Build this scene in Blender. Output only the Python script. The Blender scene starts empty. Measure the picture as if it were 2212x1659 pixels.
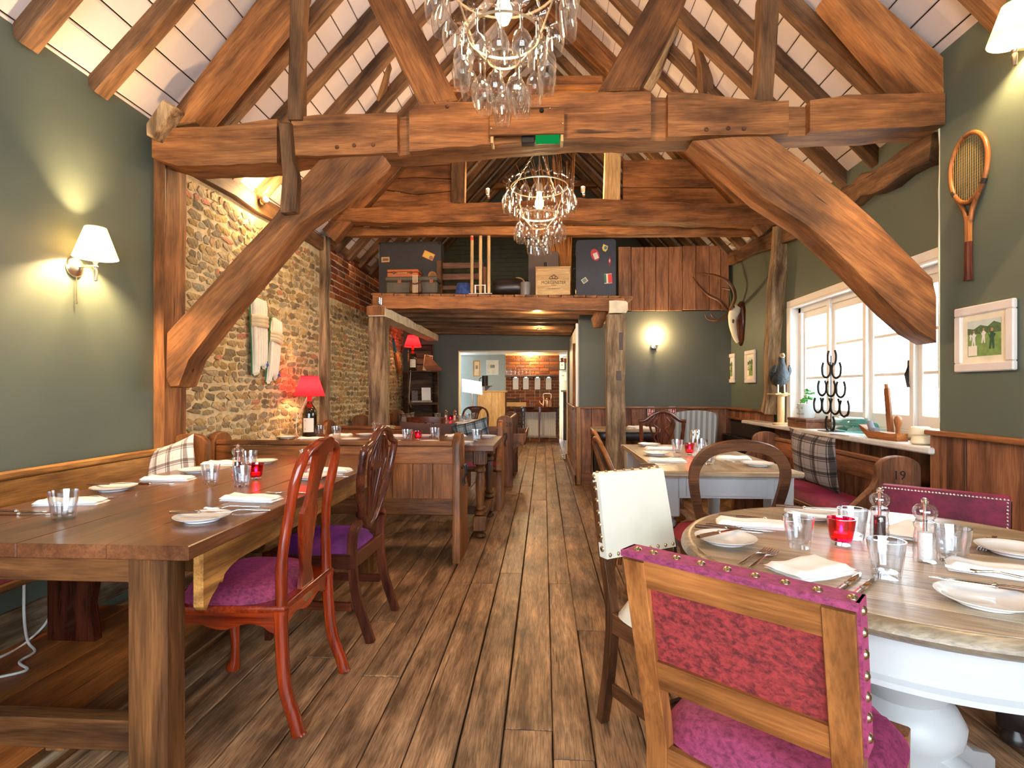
import bpy, bmesh, math, random
from mathutils import Vector, Matrix, noise
PI = math.pi
SC = bpy.context.scene
COL = SC.collection
RND = random.Random(7)

# ---------------------------------------------------------------- camera
F_PX, CX, HY, CAM_H = 1170.0, 1106.0, 843.0, 1.2
YAW = math.atan((1175 - CX) / F_PX)
cam_d = bpy.data.cameras.new('camera')
cam_d.sensor_fit = 'HORIZONTAL'; cam_d.sensor_width = 36.0
cam_d.lens = F_PX / 2212 * 36.0
cam_d.shift_x = 0.0
cam_d.shift_y = (HY - 829.5) / 2212
cam_d.clip_start = .05
cam = bpy.data.objects.new('camera', cam_d); COL.objects.link(cam)
cam.location = (0, 0, CAM_H); cam.rotation_euler = (PI / 2, 0, YAW)
SC.camera = cam

# ---------------------------------------------------------------- sky and exposure
w = bpy.data.worlds.new('sky'); SC.world = w; w.use_nodes = True
bg = w.node_tree.nodes['Background']
bg.inputs[0].default_value = (.80, .91, 1.0, 1); bg.inputs[1].default_value = 12.0
vs = SC.view_settings
vs.view_transform = 'Standard'; vs.look = 'None'; vs.gamma = 1.0; vs.use_curve_mapping = False
vs.exposure = 0.5
SC.cycles.max_bounces = 8; SC.cycles.diffuse_bounces = 3; SC.cycles.transparent_max_bounces = 24
SC.cycles.glossy_bounces = 3; SC.cycles.transmission_bounces = 6
SC.cycles.sample_clamp_indirect = 6.0

def lamp(name, kind, loc, power, color, size=.05, parent=None, rot=None, **kw):
    d = bpy.data.lights.new(name, kind); d.energy = power; d.color = color
    if kind in ('POINT', 'SPOT'): d.shadow_soft_size = size
    for k, v in kw.items(): setattr(d, k, v)
    o = bpy.data.objects.new(name, d); COL.objects.link(o)
    o.location = loc
    if rot: o.rotation_euler = rot
    if parent: o.parent = parent
    return o
WARM = (1.0, .63, .30); WARM2 = (1.0, .68, .34)

# ---------------------------------------------------------------- pixel of the 2212x1659 frame -> point on a plane of the room
_c, _s = math.cos(YAW), math.sin(YAW)
def at(px, py, X=None, Y=None, Z=None):
    u = (px - CX) / F_PX; v = -(py - HY) / F_PX
    d = Vector((u * _c - _s, u * _s + _c, v))
    k = X / d.x if X is not None else Y / d.y if Y is not None else (Z - CAM_H) / d.z
    return Vector((0, 0, CAM_H)) + d * k

# ---------------------------------------------------------------- materials
MATS = {}
def _new(name):
    m = bpy.data.materials.new(name); m.use_nodes = True
    nt = m.node_tree; nt.nodes.clear()
    out = nt.nodes.new('ShaderNodeOutputMaterial')
    return m, nt, out
def N(nt, typ, **kw):
    n = nt.nodes.new(typ)
    for k, v in kw.items():
        if k in n.inputs: n.inputs[k].default_value = v
        else: setattr(n, k, v)
    return n
def L(nt, a, b): nt.links.new(a, b)
def c4(c): return (c[0], c[1], c[2], 1)
def ramp(nt, stops):
    r = nt.nodes.new('ShaderNodeValToRGB')
    e = r.color_ramp.elements
    while len(e) < len(stops): e.new(.5)
    for el, (p, c) in zip(e, stops): el.position = p; el.color = c4(c)
    return r
def srgb(*c):
    f = lambda x: (x / 255 / 12.92) if x / 255 <= .04045 else ((x / 255 + .055) / 1.055) ** 2.4
    return tuple(f(x) for x in c)

def plain(name, col, rough=.5, metal=0, noise_amt=.12, nscale=9, bump=0, bscale=60, coat=0, spec=.5, trans=0, vary=0, sheen=0):
    """paint, metal, cloth: one colour with a little cloudy variation"""
    if name in MATS: return MATS[name]
    m, nt, out = _new(name)
    p = N(nt, 'ShaderNodeBsdfPrincipled'); L(nt, p.outputs[0], out.inputs[0])
    p.inputs['Roughness'].default_value = rough; p.inputs['Metallic'].default_value = metal
    p.inputs['Coat Weight'].default_value = coat; p.inputs['Specular IOR Level'].default_value = spec
    p.inputs['Transmission Weight'].default_value = trans
    p.inputs['Sheen Weight'].default_value = sheen
    tc = N(nt, 'ShaderNodeTexCoord')
    nz = N(nt, 'ShaderNodeTexNoise', Scale=nscale, Detail=4.0)
    L(nt, tc.outputs['Object'], nz.inputs['Vector'])
    a = tuple(x * (1 - noise_amt) for x in col); b = tuple(min(1, x * (1 + noise_amt)) for x in col)
    r = ramp(nt, [(.3, a), (.7, b)]); L(nt, nz.outputs['Fac'], r.inputs['Fac'])
    src = r.outputs['Color']
    if vary:
        src = _vary(nt, src, vary)
    L(nt, src, p.inputs['Base Color'])
    if bump:
        n2 = N(nt, 'ShaderNodeTexNoise', Scale=bscale, Detail=3.0); L(nt, tc.outputs['Object'], n2.inputs['Vector'])
        bp = N(nt, 'ShaderNodeBump', Strength=bump, Distance=.01); L(nt, n2.outputs['Fac'], bp.inputs['Height'])
        L(nt, bp.outputs[0], p.inputs['Normal'])
    MATS[name] = m
    return m
def _vary(nt, src, amt, island=False):
    oi = N(nt, 'ShaderNodeObjectInfo')
    h = N(nt, 'ShaderNodeHueSaturation')
    mr = N(nt, 'ShaderNodeMapRange'); mr.inputs['To Min'].default_value = 1 - amt; mr.inputs['To Max'].default_value = 1 + amt
    L(nt, oi.outputs['Random'], mr.inputs['Value']); L(nt, mr.outputs[0], h.inputs['Value'])
    L(nt, src, h.inputs['Color'])
    return h.outputs[0]

def wood(name, light, dark, axis='x', rough=.45, s=1.0, coat=0, bump=.25, vary=.18, blot=.45, figure=1.0, crack=.0, knots=False, grain=.28):
    key = name + '_' + axis
    if key in MATS: return MATS[key]
    m, nt, out = _new(key)
    p = N(nt, 'ShaderNodeBsdfPrincipled'); L(nt, p.outputs[0], out.inputs[0])
    p.inputs['Roughness'].default_value = rough; p.inputs['Coat Weight'].default_value = coat
    p.inputs['Coat Roughness'].default_value = .12; p.inputs['Specular IOR Level'].default_value = .35
    tc = N(nt, 'ShaderNodeTexCoord'); oi = N(nt, 'ShaderNodeObjectInfo')
    mul = N(nt, 'ShaderNodeMath', operation='MULTIPLY'); mul.inputs[1].default_value = 41.3
    L(nt, oi.outputs['Random'], mul.inputs[0])
    add = N(nt, 'ShaderNodeVectorMath', operation='ADD')
    L(nt, tc.outputs['Object'], add.inputs[0]); L(nt, mul.outputs[0], add.inputs[1])
    def mp(al, cr):
        mm = N(nt, 'ShaderNodeMapping'); sc = [cr * s] * 3; sc['xyz'.index(axis)] = al * s
        mm.inputs['Scale'].default_value = sc; L(nt, add.outputs[0], mm.inputs['Vector']); return mm
    n1 = N(nt, 'ShaderNodeTexNoise', Scale=1.0, Detail=6.0, Roughness=.62, Distortion=.5 * figure); L(nt, mp(1.6, 15).outputs[0], n1.inputs['Vector'])
    n2 = N(nt, 'ShaderNodeTexNoise', Scale=1.0, Detail=4.0, Roughness=.6); L(nt, mp(2.2, 4.5).outputs[0], n2.inputs['Vector'])
    n3 = N(nt, 'ShaderNodeTexNoise', Scale=1.0, Detail=3.0); L(nt, mp(9, 150).outputs[0], n3.inputs['Vector'])
    n4 = N(nt, 'ShaderNodeTexNoise', Scale=1.0, Detail=2.0, Distortion=.6); L(nt, mp(1.1, 26).outputs[0], n4.inputs['Vector'])
    mid = tuple((a + b) / 2 for a, b in zip(light, dark))
    r1 = ramp(nt, [(.34, dark), (.5, mid), (.66, light)]); L(nt, n1.outputs['Fac'], r1.inputs['Fac'])
    r2 = ramp(nt, [(.33, (1 - blot,) * 3), (.56, (1.0,) * 3), (.75, (1.12,) * 3)]); L(nt, n2.outputs['Fac'], r2.inputs['Fac'])
    r3 = ramp(nt, [(.35, (1 - grain,) * 3), (.6, (1.06,) * 3)]); L(nt, n3.outputs['Fac'], r3.inputs['Fac'])
    r4 = ramp(nt, [(.27, (1 - crack,) * 3), (.31, (1.0,) * 3)]); L(nt, n4.outputs['Fac'], r4.inputs['Fac'])
    m1 = N(nt, 'ShaderNodeMix', data_type='RGBA', blend_type='MULTIPLY'); m1.inputs[0].default_value = 1
    L(nt, r1.outputs[0], m1.inputs[6]); L(nt, r2.outputs[0], m1.inputs[7])
    m3 = N(nt, 'ShaderNodeMix', data_type='RGBA', blend_type='MULTIPLY'); m3.inputs[0].default_value = 1
    L(nt, m1.outputs[2], m3.inputs[6]); L(nt, r4.outputs[0], m3.inputs[7])
    m2 = N(nt, 'ShaderNodeMix', data_type='RGBA', blend_type='MULTIPLY'); m2.inputs[0].default_value = 1
    L(nt, m3.outputs[2], m2.inputs[6]); L(nt, r3.outputs[0], m2.inputs[7])
    fin = m2.outputs[2]
    if knots:
        vo = N(nt, 'ShaderNodeTexVoronoi', Scale=1.0); L(nt, mp(1.7, 5.5).outputs[0], vo.inputs['Vector'])
        rk_ = ramp(nt, [(.05, (.30, .24, .22)), (.14, (1, 1, 1))]); L(nt, vo.outputs['Distance'], rk_.inputs['Fac'])
        m5 = N(nt, 'ShaderNodeMix', data_type='RGBA', blend_type='MULTIPLY'); m5.inputs[0].default_value = .85
        L(nt, fin, m5.inputs[6]); L(nt, rk_.outputs[0], m5.inputs[7]); fin = m5.outputs[2]
    src = _vary(nt, fin, vary) if vary else fin
    L(nt, src, p.inputs['Base Color'])
    if bump:
        ad = N(nt, 'ShaderNodeMath', operation='ADD'); L(nt, n1.outputs['Fac'], ad.inputs[0]); L(nt, (r4 if crack else n3).outputs[0], ad.inputs[1])
        bp = N(nt, 'ShaderNodeBump', Strength=bump, Distance=.006); L(nt, ad.outputs[0], bp.inputs['Height'])
        L(nt, bp.outputs[0], p.inputs['Normal'])
    MATS[key] = m
    return m

def multi(name, cols, rough=.85, bump=.5, bscale=40, amt=.3):
    """stones, bricks: each piece (object or loose island) takes its own colour"""
    if name in MATS: return MATS[name]
    m, nt, out = _new(name)
    p = N(nt, 'ShaderNodeBsdfPrincipled'); L(nt, p.outputs[0], out.inputs[0]); p.inputs['Roughness'].default_value = rough
    p.inputs['Specular IOR Level'].default_value = .2
    g = N(nt, 'ShaderNodeNewGeometry'); oi = N(nt, 'ShaderNodeObjectInfo')
    ad = N(nt, 'ShaderNodeMath', operation='ADD'); L(nt, g.outputs['Random Per Island'], ad.inputs[0]); L(nt, oi.outputs['Random'], ad.inputs[1])
    fr = N(nt, 'ShaderNodeMath', operation='FRACT'); L(nt, ad.outputs[0], fr.inputs[0])
    r = ramp(nt, [((i + .0) / len(cols), c) for i, c in enumerate(cols)]); r.color_ramp.interpolation = 'CONSTANT'
    L(nt, fr.outputs[0], r.inputs['Fac'])
    tc = N(nt, 'ShaderNodeTexCoord'); nz = N(nt, 'ShaderNodeTexNoise', Scale=bscale, Detail=5.0); L(nt, tc.outputs['Object'], nz.inputs['Vector'])
    r2 = ramp(nt, [(.3, (1 - amt,) * 3), (.7, (1 + amt * .5,) * 3)]); L(nt, nz.outputs['Fac'], r2.inputs['Fac'])
    mx = N(nt, 'ShaderNodeMix', data_type='RGBA', blend_type='MULTIPLY'); mx.inputs[0].default_value = 1
    L(nt, r.outputs[0], mx.inputs[6]); L(nt, r2.outputs[0], mx.inputs[7]); L(nt, mx.outputs[2], p.inputs['Base Color'])
    bp = N(nt, 'ShaderNodeBump', Strength=bump, Distance=.01); L(nt, nz.outputs['Fac'], bp.inputs['Height']); L(nt, bp.outputs[0], p.inputs['Normal'])
    MATS[name] = m
    return m

def emit(name, col, strength, clear=False):
    if name in MATS: return MATS[name]
    m, nt, out = _new(name)
    e = N(nt, 'ShaderNodeEmission'); e.inputs[0].default_value = c4(col); e.inputs[1].default_value = strength
    if clear or 'bulb' in name or 'flame' in name or 'globe' in name or 'spot' in name or 'cup' in name:      # glowing clear glass: the lamp inside shines through it
        t = N(nt, 'ShaderNodeBsdfTransparent'); a = N(nt, 'ShaderNodeAddShader'); L(nt, e.outputs[0], a.inputs[0]); L(nt, t.outputs[0], a.inputs[1]); L(nt, a.outputs[0], out.inputs[0])
    else: L(nt, e.outputs[0], out.inputs[0])
    MATS[name] = m
    return m
def thin_glass(name, tint=(1, 1, 1), ior=1.5, rough=.0, boost=1.0, pw_=3.5):
    if name in MATS: return MATS[name]
    m, nt, out = _new(name)
    t = N(nt, 'ShaderNodeBsdfTransparent'); t.inputs[0].default_value = c4(tint)
    g = N(nt, 'ShaderNodeBsdfGlossy'); g.inputs['Roughness'].default_value = rough; g.inputs[0].default_value = (1, 1, 1, 1)
    lw = N(nt, 'ShaderNodeLayerWeight'); lw.inputs['Blend'].default_value = .5       # facing term, the same from both sides of the sheet
    pw = N(nt, 'ShaderNodeMath', operation='POWER'); pw.inputs[1].default_value = pw_; L(nt, lw.outputs['Facing'], pw.inputs[0])
    mm = N(nt, 'ShaderNodeMapRange'); mm.inputs['To Min'].default_value = .045 * boost; mm.inputs['To Max'].default_value = min(1, .75 * boost)
    L(nt, pw.outputs[0], mm.inputs['Value'])
    mx = N(nt, 'ShaderNodeMixShader'); L(nt, mm.outputs[0], mx.inputs[0]); L(nt, t.outputs[0], mx.inputs[1]); L(nt, g.outputs[0], mx.inputs[2])
    L(nt, mx.outputs[0], out.inputs[0]); MATS[name] = m
    return m
def shade_cloth(name, col, glow, rough=.8):
    """lampshade: thin cloth that lets its own bulb shine through"""
    if name in MATS: return MATS[name]
    m, nt, out = _new(name)
    d = N(nt, 'ShaderNodeBsdfDiffuse'); d.inputs[0].default_value = c4(col)
    t = N(nt, 'ShaderNodeBsdfTranslucent'); t.inputs[0].default_value = c4(col)
    mx = N(nt, 'ShaderNodeMixShader'); mx.inputs[0].default_value = glow
    L(nt, d.outputs[0], mx.inputs[1]); L(nt, t.outputs[0], mx.inputs[2]); L(nt, mx.outputs[0], out.inputs[0])
    MATS[name] = m
    return m
def velvet(name, light, dark, scale=14):
    if name in MATS: return MATS[name]
    m, nt, out = _new(name)
    p = N(nt, 'ShaderNodeBsdfPrincipled'); L(nt, p.outputs[0], out.inputs[0]); p.inputs['Roughness'].default_value = .7
    p.inputs['Sheen Weight'].default_value = .6; p.inputs['Sheen Tint'].default_value = c4(tuple(min(1, x * 2.2) for x in light)); p.inputs['Sheen Roughness'].default_value = .35
    tc = N(nt, 'ShaderNodeTexCoord'); mp = N(nt, 'ShaderNodeMapping'); mp.inputs['Scale'].default_value = (1, 1, 1.5); L(nt, tc.outputs['Object'], mp.inputs['Vector'])
    nz = N(nt, 'ShaderNodeTexNoise', Scale=scale, Detail=8.0, Roughness=.72, Distortion=.4); L(nt, mp.outputs[0], nz.inputs['Vector'])
    r = ramp(nt, [(.38, dark), (.60, light)]); L(nt, nz.outputs['Fac'], r.inputs['Fac']); L(nt, r.outputs[0], p.inputs['Base Color'])
    n2 = N(nt, 'ShaderNodeTexNoise', Scale=300.0); L(nt, tc.outputs['Object'], n2.inputs['Vector'])
    bp = N(nt, 'ShaderNodeBump', Strength=.25, Distance=.003); L(nt, n2.outputs['Fac'], bp.inputs['Height']); L(nt, bp.outputs[0], p.inputs['Normal'])
    MATS[name] = m
    return m
def plaid(name, base, dark, line, scale=9.0):
    """tartan: bands along both local axes"""
    if name in MATS: return MATS[name]
    m, nt, out = _new(name)
    p = N(nt, 'ShaderNodeBsdfPrincipled'); L(nt, p.outputs[0], out.inputs[0]); p.inputs['Roughness'].default_value = .9
    tc = N(nt, 'ShaderNodeTexCoord'); sp = N(nt, 'ShaderNodeSeparateXYZ'); L(nt, tc.outputs['Object'], sp.inputs[0])
    col = None
    prev = None
    for ax in (0, 2):
        mu = N(nt, 'ShaderNodeMath', operation='MULTIPLY'); mu.inputs[1].default_value = scale; L(nt, sp.outputs[ax], mu.inputs[0])
        fr = N(nt, 'ShaderNodeMath', operation='FRACT'); L(nt, mu.outputs[0], fr.inputs[0])
        r = ramp(nt, [(0, (1, 1, 1)), (.30, dark), (.36, (1, 1, 1)), (.42, dark), (.62, (1, 1, 1)), (.80, line), (.84, (1, 1, 1))]); r.color_ramp.interpolation = 'CONSTANT'
        L(nt, fr.outputs[0], r.inputs['Fac'])
        mx = N(nt, 'ShaderNodeMix', data_type='RGBA', blend_type='MULTIPLY'); mx.inputs[0].default_value = .85
        if prev is None: mx.inputs[6].default_value = c4(base)
        else: L(nt, prev, mx.inputs[6])
        L(nt, r.outputs[0], mx.inputs[7]); prev = mx.outputs[2]
    L(nt, prev, p.inputs['Base Color']); MATS[name] = m
    return m

# palette
GREEN = plain('sage_paint', srgb(90, 99, 86), rough=.55, noise_amt=.05, nscale=2.5, bump=.04, bscale=30)
GREEND = plain('dark_green_paint', srgb(80, 82, 72), rough=.6, noise_amt=.06, nscale=3, bump=.05, bscale=30)
CREAM = plain('cream_plaster', srgb(225, 215, 190), rough=.8, noise_amt=.06, nscale=5, bump=.12, bscale=25)
WHITE = plain('white_paint', srgb(236, 232, 226), rough=.45, noise_amt=.03)
CEIL = plain('white_board_paint', srgb(208, 194, 189), rough=.55, noise_amt=.03, nscale=4)
def OAK(a): return wood('old_oak', srgb(172, 112, 62), srgb(106, 64, 32), a, rough=.62, bump=.6, blot=.62, figure=1.2, s=.9, crack=.75)
def RAFT(a): return wood('rafter_oak', srgb(146, 104, 66), srgb(86, 58, 36), a, rough=.7, bump=.5, blot=.6, crack=.6)
def GREYOAK(a): return wood('weathered_oak', srgb(188, 158, 120), srgb(98, 70, 46), a, rough=.8, bump=.8, blot=.5, s=1.2, crack=.7)
def FLOORW(a): return wood('floor_board', srgb(192, 150, 112), srgb(112, 80, 56), a, rough=.40, bump=.6, vary=.10, blot=.6, s=1.3, crack=.55, knots=True, grain=.5)
def ORANGEW(a): return wood('waxed_pine', srgb(220, 128, 62), srgb(150, 78, 34), a, rough=.4, bump=.3, vary=.15)
def WAINS(a): return wood('wainscot_oak', srgb(168, 110, 74), srgb(92, 56, 38), a, rough=.5, bump=.3, vary=.28, blot=.55)
def PEW(a): return wood('pew_pine', srgb(170, 108, 60), srgb(98, 57, 30), a, rough=.42, bump=.2, vary=.12)
def PEWL(a): return wood('honey_pine', srgb(206, 146, 74), srgb(130, 80, 34), a, rough=.4, bump=.2, vary=.12)
def DARKOAK(a): return wood('dark_table_oak', srgb(138, 86, 52), srgb(92, 54, 32), a, rough=.28, bump=.08, vary=.05, coat=.35, blot=.3)
def LEGOAK(a): return wood('leg_oak', srgb(140, 90, 48), srgb(66, 38, 20), a, rough=.42, bump=.3, vary=.1)
def MAHOG(a): return wood('mahogany', srgb(176, 62, 20), srgb(98, 24, 8), a, rough=.22, bump=.04, vary=.05, coat=.6, blot=.3)
def DMAHOG(a): return wood('dark_mahogany', srgb(112, 54, 34), srgb(58, 22, 14), a, rough=.26, bump=.05, vary=.08, coat=.4, blot=.3)
def CHAIROAK(a): return wood('chair_oak', srgb(186, 116, 60), srgb(122, 68, 30), a, rough=.4, bump=.15, vary=.05)
def WALNUT(a): return wood('walnut', srgb(126, 80, 50), srgb(70, 40, 24), a, rough=.38, bump=.1, vary=.06)
def SCRUB(a): return wood('scrubbed_pine', srgb(196, 174, 144), srgb(138, 112, 84), a, rough=.30, bump=.2, vary=.1, blot=.35)
def BLACKW(a): return wood('ebonised_wood', srgb(52, 42, 38), srgb(24, 18, 16), a, rough=.3, bump=.08)
def PALEW(a): return wood('pale_box_pine', srgb(226, 190, 134), srgb(190, 146, 92), a, rough=.6, bump=.1, vary=.05, blot=.15)
def CRATEW(a): return wood('crate_wood', srgb(120, 88, 64), srgb(60, 40, 28), a, rough=.8, bump=.4, blot=.5)
PAINTLEG = plain('cream_furniture_paint', srgb(184, 183, 182), rough=.4, noise_amt=.04, nscale=12)
BRASS = plain('aged_brass', (.62, .47, .28), rough=.25, metal=1, noise_amt=.1)
CHROME = plain('polished_steel', (.78, .77, .75), rough=.14, metal=1, noise_amt=.03)
NICKEL = plain('brushed_nickel', (.60, .54, .46), rough=.28, metal=1, noise_amt=.05)
IRON = plain('black_iron', srgb(38, 36, 36), rough=.45, metal=.6, noise_amt=.2)
PORC = plain('white_porcelain', srgb(244, 244, 244), rough=.12, noise_amt=.01, coat=.5)
LINEN = plain('white_linen', srgb(246, 244, 242), rough=.9, noise_amt=.02, bump=.1, bscale=400)
BLACK = plain('black_plastic', srgb(24, 24, 26), rough=.4)
GLASS = thin_glass('clear_glass', (.97, .98, .98), 1.5, 0, 1.6)
PANE = thin_glass('window_glass', (.98, .99, 1.0), 1.45, 0, 1.0)
CHGLASS = thin_glass('wine_glass_crystal', (.90, .88, .85), 1.5, .03, 2.4, 2.0)

# ---------------------------------------------------------------- geometry
class G:
    def __init__(s): s.v = []; s.f = []; s.M = Matrix.Identity(4)
    def add(s, vs, fs):
        n = len(s.v); s.v += [tuple(s.M @ Vector(p)) for p in vs]; s.f += [tuple(i + n for i in f) for f in fs]; return s
    def box(s, c, d, ch=.004, jit=0):
        hx, hy, hz = d[0] / 2, d[1] / 2, d[2] / 2
        ch = min(ch, hx * .45, hy * .45, hz * .45)
        if ch <= 0:
            vs = [(c[0] + a * hx, c[1] + b * hy, c[2] + e * hz) for a in (-1, 1) for b in (-1, 1) for e in (-1, 1)]
            return s.add(vs, [(0, 1, 3, 2), (4, 6, 7, 5), (0, 4, 5, 1), (2, 3, 7, 6), (0, 2, 6, 4), (1, 5, 7, 3)])
        vs = []; idx = {}
        for a in (-1, 1):
            for b in (-1, 1):
                for e in (-1, 1):
                    for k in range(3):
                        q = [a * hx, b * hy, e * hz]
                        for j in range(3):
                            if j != k: q[j] -= (a, b, e)[j] * ch
                        idx[(a, b, e, k)] = len(vs)
                        vs.append(tuple(c[i] + q[i] + (RND.uniform(-jit, jit) if jit else 0) for i in range(3)))
        fs = []
        S = (-1, 1)
        for k in range(3):
            o = [i for i in range(3) if i != k]
            for sg in S:
                ring = []
                for (p, q) in ((-1, -1), (1, -1), (1, 1), (-1, 1)):
                    t = [0, 0, 0]; t[k] = sg; t[o[0]] = p; t[o[1]] = q; ring.append(idx[(*t, k)])
                fs.append(tuple(ring))
        for k in range(3):           # edges along axis k
            o = [i for i in range(3) if i != k]
            for p in S:
                for q in S:
                    t1 = [0, 0, 0]; t2 = [0, 0, 0]; t1[k] = -1; t2[k] = 1
                    for t in (t1, t2): t[o[0]] = p; t[o[1]] = q
                    fs.append((idx[(*t1, o[0])], idx[(*t2, o[0])], idx[(*t2, o[1])], idx[(*t1, o[1])]))
        for a in S:
            for b in S:
                for e in S: fs.append((idx[(a, b, e, 0)], idx[(a, b, e, 1)], idx[(a, b, e, 2)]))
        return s.add(vs, fs)
    def b2(s, x0, x1, y0, y1, z0, z1, ch=.004):
        return s.box(((x0 + x1) / 2, (y0 + y1) / 2, (z0 + z1) / 2), (abs(x1 - x0), abs(y1 - y0), abs(z1 - z0)), ch)
    def prism(s, pts, a, b, axis='y', ch=0):
        n = len(pts)
        mp = {'y': lambda p, t: (p[0], t, p[1]), 'x': lambda p, t: (t, p[0], p[1]), 'z': lambda p, t: (p[0], p[1], t)}[axis]
        if ch:
            cx = sum(p[0] for p in pts) / n; cy = sum(p[1] for p in pts) / n
            def ins(p):
                dx, dy = cx - p[0], cy - p[1]; l = math.hypot(dx, dy) or 1; return (p[0] + dx / l * ch, p[1] + dy / l * ch)
            sg = 1 if b > a else -1
            lay = [([ins(p) for p in pts], a), (pts, a + sg * ch), (pts, b - sg * ch), ([ins(p) for p in pts], b)]
        else: lay = [(pts, a), (pts, b)]
        vs = [mp(p, t) for pp, t in lay for p in pp]
        fs = [tuple(range(n))[::-1], tuple(range((len(lay) - 1) * n, len(lay) * n))]
        for l in range(len(lay) - 1):
            for i in range(n):
                j = (i + 1) % n; fs.append((l * n + i, l * n + j, (l + 1) * n + j, (l + 1) * n + i))
        return s.add(vs, fs)
    def strip(s, top, bot, a, b, axis='y'):
        """solid between an upper and a lower polyline of equal length, as quads"""
        mp = {'y': lambda p, t: (p[0], t, p[1]), 'x': lambda p, t: (t, p[0], p[1]), 'z': lambda p, t: (p[0], p[1], t)}[axis]
        n = len(top); vs = []
        for i in range(n): vs += [mp(top[i], a), mp(bot[i], a), mp(bot[i], b), mp(top[i], b)]
        fs = [(0, 1, 2, 3), ((n - 1) * 4 + 3, (n - 1) * 4 + 2, (n - 1) * 4 + 1, (n - 1) * 4)]
        for i in range(n - 1):
            for k in range(4): fs.append((i * 4 + k, (i + 1) * 4 + k, (i + 1) * 4 + (k + 1) % 4, i * 4 + (k + 1) % 4))
        return s.add(vs, fs)
    def lathe(s, prof, seg=16, c=(0, 0, 0), axis='z', close=False):
        vs = []; fs = []; n = len(prof)
        for k in range(seg):
            a = 2 * PI * k / seg
            for r, z in prof:
                p = (r * math.cos(a), r * math.sin(a), z)
                if axis == 'x': p = (p[2], p[0], p[1])
                elif axis == 'y': p = (p[0], p[2], p[1])
                vs.append((p[0] + c[0], p[1] + c[1], p[2] + c[2]))
        for k in range(seg):
            k2 = (k + 1) % seg
            for i in range(n - 1): fs.append((k * n + i, k2 * n + i, k2 * n + i + 1, k * n + i + 1))
        if not close:
            if prof[0][0] > 1e-5: fs.append(tuple(k * n for k in range(seg))[::-1])
            if prof[-1][0] > 1e-5: fs.append(tuple(k * n + n - 1 for k in range(seg)))
        return s.add(vs, fs)
    def tube(s, pts, r, seg=8, cap=True, flat=1.0, up=None):
        pts = [Vector(p) for p in pts]; n = len(pts)
        rr = r if isinstance(r, (list, tuple)) else [r] * n
        vs = []; fs = []; ref = None
        for i in range(n):
            t = (pts[min(i + 1, n - 1)] - pts[max(i - 1, 0)]).normalized()
            if ref is None:
                ref = Vector(up) if up else (Vector((0, 0, 1)) if abs(t.z) < .9 else Vector((1, 0, 0)))
            u = (ref - t * ref.dot(t)).normalized(); ref = u; v = t.cross(u)
            for k in range(seg):
                a = 2 * PI * k / seg; vs.append(tuple(pts[i] + u * (math.cos(a) * rr[i]) + v * (math.sin(a) * rr[i] * flat)))
        for i in range(n - 1):
            for k in range(seg):
                k2 = (k + 1) % seg; fs.append((i * seg + k, i * seg + k2, (i + 1) * seg + k2, (i + 1) * seg + k))
        if cap: fs += [tuple(range(seg))[::-1], tuple(range((n - 1) * seg, n * seg))]
        return s.add(vs, fs)
    def bar(s, pts, ws, hs, up=(0, 0, 1), ch=.2, roll=0):
        """chamfered rectangular bar swept along a path: ws across, hs along `up`"""
        pts = [Vector(p) for p in pts]; n = len(pts); up = Vector(up)
        W = ws if isinstance(ws, (list, tuple)) else [ws] * n; Hh = hs if isinstance(hs, (list, tuple)) else [hs] * n
        vs = []; fs = []
        for i in range(n):
            t = (pts[min(i + 1, n - 1)] - pts[max(i - 1, 0)]).normalized()
            u = (up - t * up.dot(t)).normalized(); v = t.cross(u)
            w2, h2 = W[i] / 2, Hh[i] / 2; c = min(w2, h2) * ch
            for (a, b) in ((-w2 + c, -h2), (w2 - c, -h2), (w2, -h2 + c), (w2, h2 - c), (w2 - c, h2), (-w2 + c, h2), (-w2, h2 - c), (-w2, -h2 + c)):
                vs.append(tuple(pts[i] + v * a + u * b))
        for i in range(n - 1):
            for k in range(8):
                k2 = (k + 1) % 8; fs.append((i * 8 + k, i * 8 + k2, (i + 1) * 8 + k2, (i + 1) * 8 + k))
        fs += [tuple(range(8))[::-1], tuple(range((n - 1) * 8, n * 8))]
        return s.add(vs, fs)
    def grid(s, nu, nv, fn, thick=None):
        vs = [fn(i / nu, j / nv) for i in range(nu + 1) for j in range(nv + 1)]
        fs = [(i * (nv + 1) + j, (i + 1) * (nv + 1) + j, (i + 1) * (nv + 1) + j + 1, i * (nv + 1) + j + 1) for i in range(nu) for j in range(nv)]
        return s.add(vs, fs)
    def build(s, name, mat, parent=None, loc=(0, 0, 0), rot=(0, 0, 0), smooth=None, recalc=True):
        me = bpy.data.meshes.new(name); me.from_pydata(s.v, [], s.f)
        if recalc:
            bm = bmesh.new(); bm.from_mesh(me); bmesh.ops.recalc_face_normals(bm, faces=bm.faces); bm.to_mesh(me); bm.free()
        if smooth:
            me.polygons.foreach_set('use_smooth', [True] * len(me.polygons)); me.set_sharp_from_angle(angle=math.radians(smooth))
        me.materials.append(mat)
        o = bpy.data.objects.new(name, me); COL.objects.link(o)
        o.location = loc; o.rotation_euler = rot
        if parent: o.parent = parent
        return o

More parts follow.
